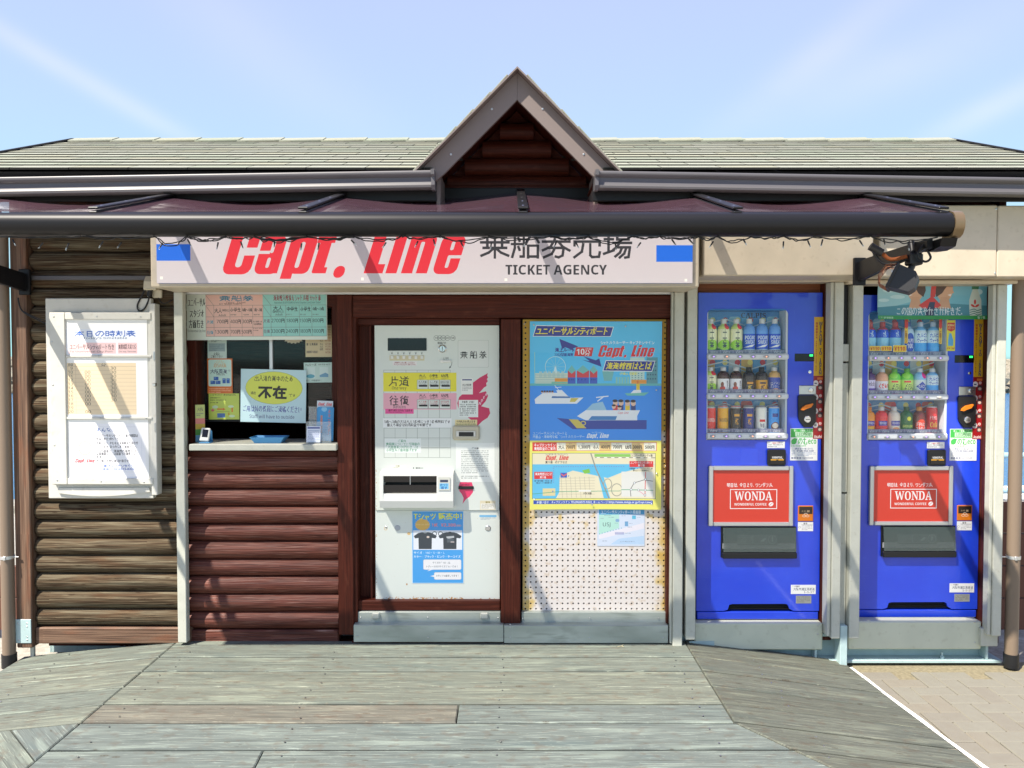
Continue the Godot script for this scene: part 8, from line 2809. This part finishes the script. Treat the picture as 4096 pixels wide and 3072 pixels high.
func drink_machine(which: int, at: Vector3) -> Node3D:
	var right := which == 1
	var t := thing("drink_machine", "blue drink vending machine with a poster hung over its top, right of the other" if right else "blue drink vending machine nearer the pegboard, with no poster over its top", "vending machine", at, "blue drink machines")
	var W := 0.694
	var H := 1.8435
	slab(t, "cabinet", 0.004, W - 0.004, 0.012, H - 0.004, -0.66, -0.135, M.vm_blue, 0.006)
	# door: four pieces round the display, and the solid lower part with its vent cut-out
	var dx0 := 0.0495
	var dx1 := 0.5032
	var dy0 := 1.0182
	var dy1 := 1.7546
	var door := node(t, "door")
	slab(door, "door_panel", 0.0, dx0, dy0, H, -0.134, 0.0, M.vm_blue, 0.0)
	slab(door, "door_panel", dx1, W, dy0, H, -0.134, 0.0, M.vm_blue, 0.0)
	slab(door, "door_panel", dx0, dx1, dy1, H, -0.134, 0.0, M.vm_blue, 0.0)
	var st := new_st()
	var vent := 0.0491
	prism(st, PackedVector2Array([Vector2(0, dy0), Vector2(0, vent), Vector2(0.1526, vent), Vector2(0.1778, 0.0561), Vector2(0.1863, 0.0842), Vector2(0.2031, 0.0884), Vector2(0.5037, 0.0898), Vector2(0.5177, 0.0842), Vector2(0.5262, 0.0617), Vector2(0.5486, vent), Vector2(W, vent), Vector2(W, dy0)]), -0.134, 0.0)
	part(door, "lower_panel", st.commit(), M.vm_blue)
	slab(door, "vent_grille", 0.1596, 0.5388, vent + 0.0, 0.0926, -0.06, -0.03, M.black, 0.002)
	for k in 3:
		slab(door, "vent_bar", 0.1736, 0.5318, vent + 0.006 + k * 0.012, vent + 0.009 + k * 0.012, -0.03, -0.012, M.black, 0.0005)
	slab(t, "base_strip", 0.004, W - 0.002, 0.0, 0.0435, -0.13, -0.002, M.vm_blue, 0.004)
	for x in [0.06, W - 0.06]:
		var ft := new_st()
		lathe(ft, [[0.02, -0.03], [0.02, -0.022], [0.008, -0.02], [0.008, 0.002]], 12)
		part(t, "foot", ft.commit(), M.black, Vector3(x, 0.0, -0.03))
	# display case
	var d := node(t, "display_case")
	slab(d, "back_panel", dx0, dx1, dy0, dy1, -0.133, -0.122, M.vm_inner_blue, 0.0)
	sheet(d, "backdrop", dx0 + 0.0065, dx1 - 0.0125, dy0 + 0.002, dy1 - 0.009, -0.1215, sticker_mat, Rect2(0.31 * which, 0.5, 0.303, 0.5), 0.001)
	slab(d, "side_panel", dx1 - 0.012, dx1 - 0.0005, dy0, dy1, -0.121, -0.002, M.vm_inner, 0.001)
	slab(d, "side_panel", dx0 + 0.0005, dx0 + 0.006, dy0, dy1, -0.121, -0.002, M.vm_inner, 0.001)
	slab(d, "top_panel", dx0 + 0.007, dx1 - 0.013, dy1 - 0.008, dy1 - 0.0005, -0.121, -0.002, M.vm_inner_blue, 0.001)
	slab(d, "glass", dx0 + 0.001, dx1 - 0.001, dy0 + 0.001, dy1 - 0.001, -0.012, -0.009, M.vm_glass, 0.0)
	# rounded corners of the opening
	for q in [[dx0, 1.0], [dx1, -1.0]]:
		var rc := new_st()
		var pts := PackedVector2Array([Vector2(q[0], dy1)])
		for k in 6:
			var an := PI / 2 * k / 5
			pts.append(Vector2(q[0] + q[1] * 0.035 * (1 - cos(an)), dy1 - 0.035 * (1 - sin(an))))
		prism(rc, pts, -0.006, -0.0005)
		part(d, "corner", rc.commit(), M.vm_blue)
	var strips := [[1.4698, 1.5035], [1.2482, 1.2819], [1.0224, 1.0589]]
	var bm := new_st()
	lathe(bm, [[0.0165, 0.0], [0.0165, 0.004], [0.013, 0.007], [0.0, 0.008]], 20, Vector3.ZERO, Rect2(0, 0, 1, 1), 0.5)
	var button_mesh := bm.commit()
	var lm := new_st()
	lathe(lm, [[0.0035, 0.008], [0.003, 0.0095], [0.0, 0.01]], 8)
	var led_mesh := lm.commit()
	for r in 3:
		var y0: float = strips[r][0]
		var y1: float = strips[r][1]
		slab(d, "button_strip", dx0 - 0.002, dx1 + 0.004, y0, y1, -0.008, 0.012, M.vm_strip, 0.008)
		slab(d, "shelf", dx0 + 0.007, dx1 - 0.013, y0 + 0.004, y0 + 0.009, -0.12, -0.014, M.vm_inner, 0.001)
		sheet(d, "price_strip", dx0 + 0.007, dx1 - 0.014, y1 + 0.001, y1 + 0.021, -0.024, sticker_mat, Rect2(0, (220.0 + (r + 3 * which) * 20.0) / 1000.0, 0.303, 0.017), 0.002)
		for k in 6:
			var x := dx0 + 0.034 + k * 0.0735
			var b := part(d, "button", button_mesh, M.grey_plastic, Vector3(x, (y0 + y1) / 2, 0.0118))
			b.rotation.x = PI / 2
			part(b, "button_light", led_mesh, M.led_orange if (k + r * 2) % 3 == 1 else M.led_violet)
	# fittings on the right of the door
	var S := func(called: String, u0: float, u1: float, v0: float, v1: float, uv: Array, z := 0.0006):
		var a := (2794 - 13 * ((v0 + v1) / 2 - 1171) / 1307)
		sheet(t, called, (u0 - a) / 712, (u1 - a) / 712, (2478 - v1) / 713, (2478 - v0) / 713, z, sticker_mat, Rect2(uv[0] / 1000.0, uv[1] / 1000.0, uv[2] / 1000.0, uv[3] / 1000.0), 0.001)
	var B := func(parent: Node, called: String, u0: float, u1: float, v0: float, v1: float, z0: float, z1: float, m: Material, r := 0.002) -> MeshInstance3D:
		var a := (2794 - 13 * ((v0 + v1) / 2 - 1171) / 1307)
		return slab(parent, called, (u0 - a) / 712, (u1 - a) / 712, (2478 - v1) / 713, (2478 - v0) / 713, z0, z1, m, r)
	B.call(t, "amount_display", 3177, 3256, 1406, 1437, -0.002, 0.002, M.black_gloss)
	B.call(t, "amount_digits", 3236, 3249, 1409, 1417, 0.0021, 0.003, M.led_green, 0.0002)
	var kn := new_st()
	lathe(kn, [[0.009, 0.0], [0.009, 0.004], [0.0, 0.005]], 14)
	var knob_mesh := kn.commit()
	part(t, "return_knob", knob_mesh, M.chrome, Vector3(0.6265, 1.4011, -0.0005)).rotation.x = PI / 2
	var lk := node(t, "lock_plate")
	B.call(lk, "plate", 3194, 3262, 1533, 1570, -0.001, 0.006, M.steel, 0.005)
	var cy := new_st()
	lathe(cy, [[0.013, 0.0], [0.013, 0.009], [0.009, 0.01], [0.0, 0.01]], 18)
	part(lk, "cylinder", cy.commit(), M.chrome, Vector3(0.6317, 1.3001, 0.005)).rotation.x = PI / 2
	var cn := node(t, "coin_unit")
	var sh := new_st()
	prism(sh, PackedVector2Array([Vector2(0.5599, 1.2651), Vector2(0.5655, 1.2707), Vector2(0.6554, 1.2707), Vector2(0.6610, 1.2595), Vector2(0.6582, 1.1192), Vector2(0.6358, 1.0912), Vector2(0.5964, 1.0912), Vector2(0.5683, 1.1248), Vector2(0.5627, 1.1417)]), -0.001, 0.014)
	part(cn, "surround", sh.commit(), M.black)
	var lv := new_st()
	prism(lv, PackedVector2Array([Vector2(0.5766, 1.2006), Vector2(0.5709, 1.1893), Vector2(0.5850, 1.1865), Vector2(0.5990, 1.1935), Vector2(0.6271, 1.2034), Vector2(0.6398, 1.2216), Vector2(0.6370, 1.2258), Vector2(0.5962, 1.2160)]), 0.0145, 0.026)
	part(cn, "lever", lv.commit(), M.orange)
	var cs := new_st()
	lathe(cs, [[0.019, 0.0], [0.019, 0.006], [0.016, 0.008], [0.0, 0.008]], 22)
	var slotd := part(cn, "coin_slot", cs.commit(), M.chrome, Vector3(0.6109, 1.1360, 0.0135))
	slotd.rotation.x = PI / 2
	B.call(cn, "slot", 3216, 3233, 1667, 1669.5, 0.0212, 0.0225, M.black, 0.0002)
	var nt := node(t, "note_unit")
	B.call(nt, "surround", 3065, 3138, 1789, 1853, -0.001, 0.022, M.black, 0.006)
	B.call(nt, "mouth", 3074, 3130, 1832, 1846, 0.0221, 0.026, M.black_gloss, 0.001)
	S.call("note_label", 3076, 3128, 1814, 1838, [560, 0, 52, 24], 0.0223)
	S.call("request_sticker", 3066, 3138, 1758, 1785, [480, 0, 75, 30])
	S.call("eco_sticker", 3159, 3268, 1705, 1834, [310, 0, 112, 132])
	S.call("instruction_strip", 3252, 3292, 1260, 1747, [430, 0, 44, 490], 0.001)
	S.call("address_sticker", 3162, 3262, 2337, 2374, [480, 40, 100, 38])
	S.call("rating_plate", 3182, 3244, 2381, 2412, [480, 85, 62, 33])
	S.call("warning_sticker", 3190, 3251, 2082, 2119, [480, 125, 62, 40])
	S.call("coin_return_label", 3192, 3249, 2018, 2077, [590, 30, 60, 60], 0.0045)
	B.call(t, "coin_return", 3190, 3251, 2016, 2079, -0.001, 0.004, M.orange, 0.006)
	# blank note panel: a shallow raised door
	B.call(t, "blank_panel", 2959, 3030, 1788, 1852, 0.0, 0.0015, M.vm_blue, 0.001)
	# advertising panel in an aluminium frame
	var ad := node(t, "advert_panel")
	B.call(ad, "frame_side", 2829, 2848, 1855, 2097, 0.0, 0.02, M.alu, 0.004)
	B.call(ad, "frame_side", 3152, 3168, 1855, 2097, 0.0, 0.02, M.alu, 0.004)
	B.call(ad, "frame_top", 2849, 3151, 1855, 1873, 0.0, 0.02, M.alu, 0.004)
	B.call(ad, "frame_bottom", 2849, 3151, 2081, 2097, 0.0, 0.02, M.alu, 0.004)
	S.call("advert_print", 2848, 3152, 1872, 2082, [0, 0, 303, 208], 0.008)
	# dispensing chute: recess with a smoked flap
	var ch := node(t, "dispensing_chute")
	B.call(ch, "surround", 2880, 3182, 2100, 2226, 0.0, 0.006, M.black, 0.003)
	B.call(ch, "inner_shelf", 2886, 3176, 2168, 2190, 0.006, 0.01, M.grey_plastic, 0.002)
	B.call(ch, "sill", 2882, 3180, 2202, 2226, 0.006, 0.03, M.black, 0.004)
	var fl := B.call(ch, "flap", 2886, 3178, 2103, 2200, 0.02, 0.023, M.flap_glass, 0.001) as MeshInstance3D
	fl.rotation.x = -0.1
	S.call("chute_label", 2945, 3105, 2132, 2174, [660, 0, 160, 40], 0.0105)
	return t


func build_drink_machines():
	draw_stickers()
	draw_drinks()
	var left := Vector3(1.0425, 0.2321, 0.0)
	var right := Vector3(1.972, 0.2240, -0.06)
	drink_machine(0, left)
	var vm2 := drink_machine(1, right)
	var W := Color(0.86, 0.87, 0.86)
	var shelf := ["top", "middle", "bottom"]
	var place := ["leftmost", "second from left", "third from left", "fourth from left", "fifth from left", "rightmost"]
	var what := [
		["pale green tea bottle", "pale green tea bottle", "pale green tea bottle", "blue sports drink bottle", "blue sports drink bottle", "blue sports drink bottle", "small green tea bottle", "white labelled tea bottle", "white labelled tea bottle", "black coffee bottle", "gold labelled coffee bottle", "navy milk tea bottle", "red coffee can", "gold coffee can", "black coffee can", "navy coffee can", "white coffee can", "light blue coffee can"],
		["blue and white water bottle", "blue and white water bottle", "blue and white water bottle", "white blue-oval bottle", "white and blue bottle", "white and blue bottle", "purple grape drink bottle", "orange and white bottle", "green melon drink bottle", "green melon drink bottle", "white blue-diamond bottle", "white and blue bottle", "orange juice bottle", "red apple drink bottle", "white and red bottle", "dark green lemon drink bottle", "brown orange-capped bottle", "red and gold cola can"]]
	var caps := [
		[W, W, W, W, W, W, W, W, W, rgb(30, 26, 26), rgb(30, 26, 26), W, W, W, W, W, W, W],
		[rgb(206, 60, 60), rgb(206, 60, 60), rgb(206, 60, 60), rgb(60, 80, 160), rgb(190, 206, 226), rgb(190, 206, 226), rgb(60, 40, 80), W, rgb(110, 180, 70), rgb(110, 180, 70), W, W, rgb(222, 130, 40), W, W, rgb(40, 90, 50), rgb(222, 140, 30), W]]
	for v in 2:
		var o: Vector3 = left if v == 0 else right
		for k in 18:
			var r := k / 6
			var floor_y: float = [1.4698, 1.2482, 1.0224][r] + 0.0092
			var h: float = [0.222, 0.17, 0.175][r]
			if v == 1 and r == 0:
				h = 0.215
			var can := (v == 0 and r == 2) or (v == 1 and k == 17)
			var x := 0.0495 + 0.036 + (k % 6) * 0.0725
			make_drink(v * 18 + k, o + Vector3(x, floor_y, -0.062), h, 0.062 if can else 0.069, can, caps[v][k], "%s, %s, %s shelf of the %s drink machine" % [what[v][k], place[k % 6], shelf[r], ["left", "right"][v]], "drinks behind the machine glass")
	# the poster hung over the right machine, and its small signs
	var bx0 := 2.0533
	var bx1 := 2.6664
	var ban := sheet(self, numbered("drink_poster"), bx0, bx1, 1.9278, 2.1313, -0.035, sticker_mat, Rect2(0.48, 0.2, 0.43, 0.132), 0.0012, 0.012)
	tag(ban, "curled blue drink poster with two smiling heads over the right drink machine", "poster")
	var s := func(called: String, u0: float, u1: float, v0: float, v1: float, uv: Array, z: float):
		var q := (4.485 - z) / 3200.0
		sheet(vm2, called, (u0 - 2048) * q - right.x, (u1 - 2048) * q - right.x, 1.7 - (v1 - 1440) * q - right.y, 1.7 - (v0 - 1440) * q - right.y, z - right.z, sticker_mat, Rect2(uv[0] / 1000.0, uv[1] / 1000.0, uv[2] / 1000.0, uv[3] / 1000.0), 0.001)
	s.call("bottle_sign", 3784, 3818, 1281, 1404, [310, 170, 34, 122], -0.059)
	s.call("price_tag", 3476, 3520, 1384, 1404, [310, 140, 48, 22], -0.055)
	s.call("price_tag", 3522, 3566, 1384, 1404, [310, 140, 48, 22], -0.055)
	s.call("price_tag", 3571, 3624, 1381, 1408, [310, 140, 48, 22], -0.055)
	s.call("neck_strip", 3616, 3629, 1276, 1374, [350, 170, 12, 102], -0.064)
	s.call("neck_strip", 3753, 3765, 1276, 1376, [350, 170, 12, 102], -0.064)


# ---------------------------------------------------------------- small things

func build_small_things():
	# outdoor socket with plugged lead
	var so := thing("outdoor_socket", "beige weatherproof socket with a black lead below the sign's left end", "socket", Vector3(-1.9750, 2.0985, 0.062))
	var hood := new_st()
	prism_x(hood, [[0.0, -0.05], [0.0, 0.055], [0.028, 0.06], [0.052, 0.03], [0.058, -0.012], [0.05, -0.018], [0.02, -0.012], [0.012, -0.05]], -0.03, 0.036)
	part(so, "hood", hood.commit(), M.beige_plastic)
	slab(so, "plate", 0.0, 0.05, -0.058, -0.012, 0.0, 0.016, M.beige_plastic, 0.004)
	var plug := new_st()
	tube(plug, [Vector3(-0.004, -0.01, 0.034), Vector3(-0.008, -0.05, 0.036)], 0.014, 12)
	part(so, "plug", plug.commit(), M.cable)
	var cab := new_st()
	var pts := [Vector3(-0.008, -0.048, 0.036), Vector3(-0.014, -0.08, 0.04), Vector3(-0.03, -0.115, 0.044), Vector3(-0.05, -0.13, 0.046), Vector3(-0.066, -0.125, 0.046), Vector3(-0.07, -0.1, 0.045), Vector3(-0.058, -0.07, 0.043), Vector3(-0.04, -0.035, 0.04), Vector3(-0.03, 0.0, 0.03), Vector3(-0.034, 0.03, 0.005)]
	tube(cab, smooth_path(pts, 5), 0.0042, 7)
	part(so, "lead", cab.commit(), M.cable)
	var cab2 := new_st()
	tube(cab2, smooth_path([Vector3(0.03, -0.05, 0.01), Vector3(0.045, -0.08, 0.015), Vector3(0.07, -0.088, 0.02), Vector3(0.1, -0.075, 0.02), Vector3(0.115, -0.06, 0.0)], 5), 0.0028, 6)
	part(so, "lead", cab2.commit(), M.cable)
	# string of fairy lights along the canopy beam
	var sl := thing("fairy_lights", "string of unlit fairy lights on black wire under the canopy beam", "string lights", Vector3(0, 2.219, 1.10))
	var g := RandomNumberGenerator.new()
	g.seed = 31
	# loose swags, with bunched-up slack here and there: start, end, drop, strands
	var runs := [[-2.2, -1.8, 0.006, 2], [-1.8, -1.5, 0.01, 2], [-1.5, -1.36, 0.05, 2], [-1.36, -1.2, 0.02, 3], [-1.2, -1.08, 0.012, 2], [-1.08, -0.86, 0.016, 5], [-0.86, -0.66, 0.012, 4], [-0.66, -0.46, 0.022, 2], [-0.46, -0.3, 0.012, 2], [-0.3, -0.1, 0.028, 2], [-0.1, 0.16, 0.016, 2], [0.16, 0.32, 0.012, 3], [0.32, 0.5, 0.036, 2], [0.5, 0.62, 0.01, 2], [0.62, 0.78, 0.012, 3], [0.78, 0.86, 0.02, 2], [0.86, 1.0, 0.03, 2], [1.0, 1.14, 0.01, 2], [1.14, 1.26, 0.022, 2], [1.26, 1.5, 0.016, 2], [1.5, 1.78, 0.03, 2]]
	for r in runs:
		for strand in r[3]:
			var p := []
			var n := 10
			for k in n + 1:
				var t := float(k) / n
				p.append(Vector3(lerpf(r[0], r[1], t), -r[2] * (0.6 + 0.25 * strand) * sin(PI * pow(t, 0.7 + 0.6 * g.randf())) - 0.002 + g.randf_range(-0.005, 0.003), 0.02 + g.randf_range(-0.008, 0.008)))
			var st := new_st()
			tube(st, smooth_path(p, 3), 0.0024, 5)
			part(sl, "wire", st.commit(), M.cable)
	var bulb := new_st()
	lathe(bulb, [[0.0, -0.03], [0.0025, -0.028], [0.0028, -0.018], [0.0034, -0.016], [0.0034, 0.0], [0.0, 0.001]], 8)
	var bulb_mesh := bulb.commit()
	var tip := new_st()
	lathe(tip, [[0.0, -0.034], [0.003, -0.031], [0.0032, -0.022], [0.0, -0.021]], 8)
	var tip_mesh := tip.commit()
	for k in 34:
		var x := -2.18 + k * 0.117 + g.randf_range(-0.04, 0.04)
		var o := part(sl, "bulb_holder", bulb_mesh, M.cable, Vector3(x, -0.012 - g.randf() * 0.02, 0.022))
		o.rotation = Vector3(g.randf_range(-0.6, 0.6), 0, g.randf_range(-0.8, 0.8))
		part(o, "bulb", tip_mesh, M.acrylic)
	# floodlight at the canopy's right end
	var fl := thing("floodlight", "black caged floodlight hanging from the right end of the canopy", "floodlight", Vector3(1.745, 2.17, 1.0))
	var head := node(fl, "lamp_head", Vector3(-0.042, -0.125, 0.0))
	head.rotation = Vector3(-0.1, -0.5, -0.42)
	var hs := new_st()
	prism(hs, PackedVector2Array([Vector2(-0.04, -0.055), Vector2(-0.04, 0.05), Vector2(0.03, 0.045), Vector2(0.052, 0.025), Vector2(0.056, -0.02), Vector2(0.04, -0.045)]), -0.05, 0.05)
	part(head, "housing", hs.commit(), M.black)
	slab(head, "rim", -0.052, -0.04, -0.062, 0.056, -0.058, 0.058, M.black, 0.003)
	slab(head, "lens", -0.0545, -0.052, -0.05, 0.044, -0.046, 0.046, M.acrylic, 0.0005)
	slab(head, "reflector", -0.0515, -0.0505, -0.05, 0.044, -0.046, 0.046, M.alu, 0.0002)
	var cage := new_st()
	for k in 5:
		var zz := -0.048 + k * 0.024
		tube(cage, [Vector3(-0.05, 0.05, zz), Vector3(-0.09, 0.03, zz), Vector3(-0.1, -0.02, zz), Vector3(-0.085, -0.055, zz), Vector3(-0.05, -0.06, zz)], 0.0016, 5)
	for q in [[-0.098, 0.0], [-0.094, -0.038], [-0.075, 0.04], [-0.07, -0.057]]:
		tube(cage, [Vector3(q[0], q[1], -0.05), Vector3(q[0], q[1], 0.05)], 0.0016, 5)
	part(head, "cage", cage.commit(), M.copper)
	var arm := new_st()
	tube(arm, smooth_path([Vector3(0.0, 0.045, -0.03), Vector3(-0.004, 0.0, -0.01), Vector3(-0.006, -0.05, 0.0), Vector3(-0.02, -0.085, 0.0)], 4), 0.014, 10)
	bevel(arm, Vector3(-0.03, -0.06, -0.03), Vector3(0.026, -0.01, 0.03), 0.006)
	part(fl, "bracket", arm.commit(), M.black)
	var wires := new_st()
	tube(wires, smooth_path([Vector3(-0.16, 0.02, -0.06), Vector3(-0.12, -0.04, -0.05), Vector3(-0.07, -0.05, -0.03), Vector3(-0.01, -0.02, 0.0), Vector3(0.04, 0.02, 0.03), Vector3(0.07, 0.035, 0.06)], 5), 0.006, 7)
	tube(wires, smooth_path([Vector3(0.02, 0.02, 0.04), Vector3(0.045, -0.03, 0.05), Vector3(0.02, -0.05, 0.05), Vector3(-0.01, -0.02, 0.05), Vector3(0.02, 0.03, 0.05)], 5), 0.005, 7)
	part(fl, "lead", wires.commit(), M.cable)
	var sock := new_st()
	tube(sock, [Vector3(-0.17, 0.03, -0.05), Vector3(-0.12, 0.0, -0.045)], 0.018, 12)
	part(fl, "plug", sock.commit(), M.black)
	var wrap := new_st()
	tube(wrap, smooth_path([Vector3(-0.12, 0.0, -0.045), Vector3(-0.085, -0.03, -0.035), Vector3(-0.03, -0.02, 0.0)], 4), 0.009, 8)
	part(fl, "rusty_wrap", wrap.commit(), M.rust)
	# a seed stalk fallen on the deck
	var tw := thing("dry_twig", "small pale forked twig lying on the deck by the step plate", "twig", Vector3(0.593, 0.124, 0.125))
	var ts := new_st()
	tube(ts, [Vector3(-0.012, 0, 0.004), Vector3(0.012, 0.001, -0.002)], 0.0018, 5)
	tube(ts, [Vector3(0.012, 0.001, -0.002), Vector3(0.022, 0.002, -0.02)], 0.0014, 5)
	tube(ts, [Vector3(0.012, 0.001, -0.002), Vector3(0.02, 0.002, 0.016)], 0.0014, 5)
	part(tw, "stem", ts.commit(), M.twig)
	# wire running down the left corner from the canopy arm
	var lw := thing("wall_wire", "black wire strung from the canopy arm to the timetable board", "wire", Vector3(-2.7, 1.98, 0.1))
	var ws := new_st()
	tube(ws, smooth_path([Vector3(0.0, 0.06, 0.0), Vector3(0.02, -0.01, 0.0), Vector3(0.1, -0.06, -0.008), Vector3(0.2, -0.1, -0.008), Vector3(0.2, -0.1, -0.008)], 5), 0.004, 6)
	tube(ws, smooth_path([Vector3(0.02, -0.01, 0.0), Vector3(0.1, -0.05, -0.004), Vector3(0.2, -0.08, -0.006)], 5), 0.003, 6)
	part(lw, "wire", ws.commit(), M.cable)


func smooth_path(p: Array, per: int) -> Array:
	var out := []
	for i in p.size() - 1:
		var a: Vector3 = p[maxi(i - 1, 0)]
		var b: Vector3 = p[i]
		var c: Vector3 = p[i + 1]
		var d: Vector3 = p[mini(i + 2, p.size() - 1)]
		for k in per:
			var t := float(k) / per
			out.append(b.cubic_interpolate(c, a, d, t))
	out.append(p[-1])
	var clean := [out[0]]
	for q in out:
		if q.distance_to(clean[-1]) > 1e-4:
			clean.append(q)
	return clean
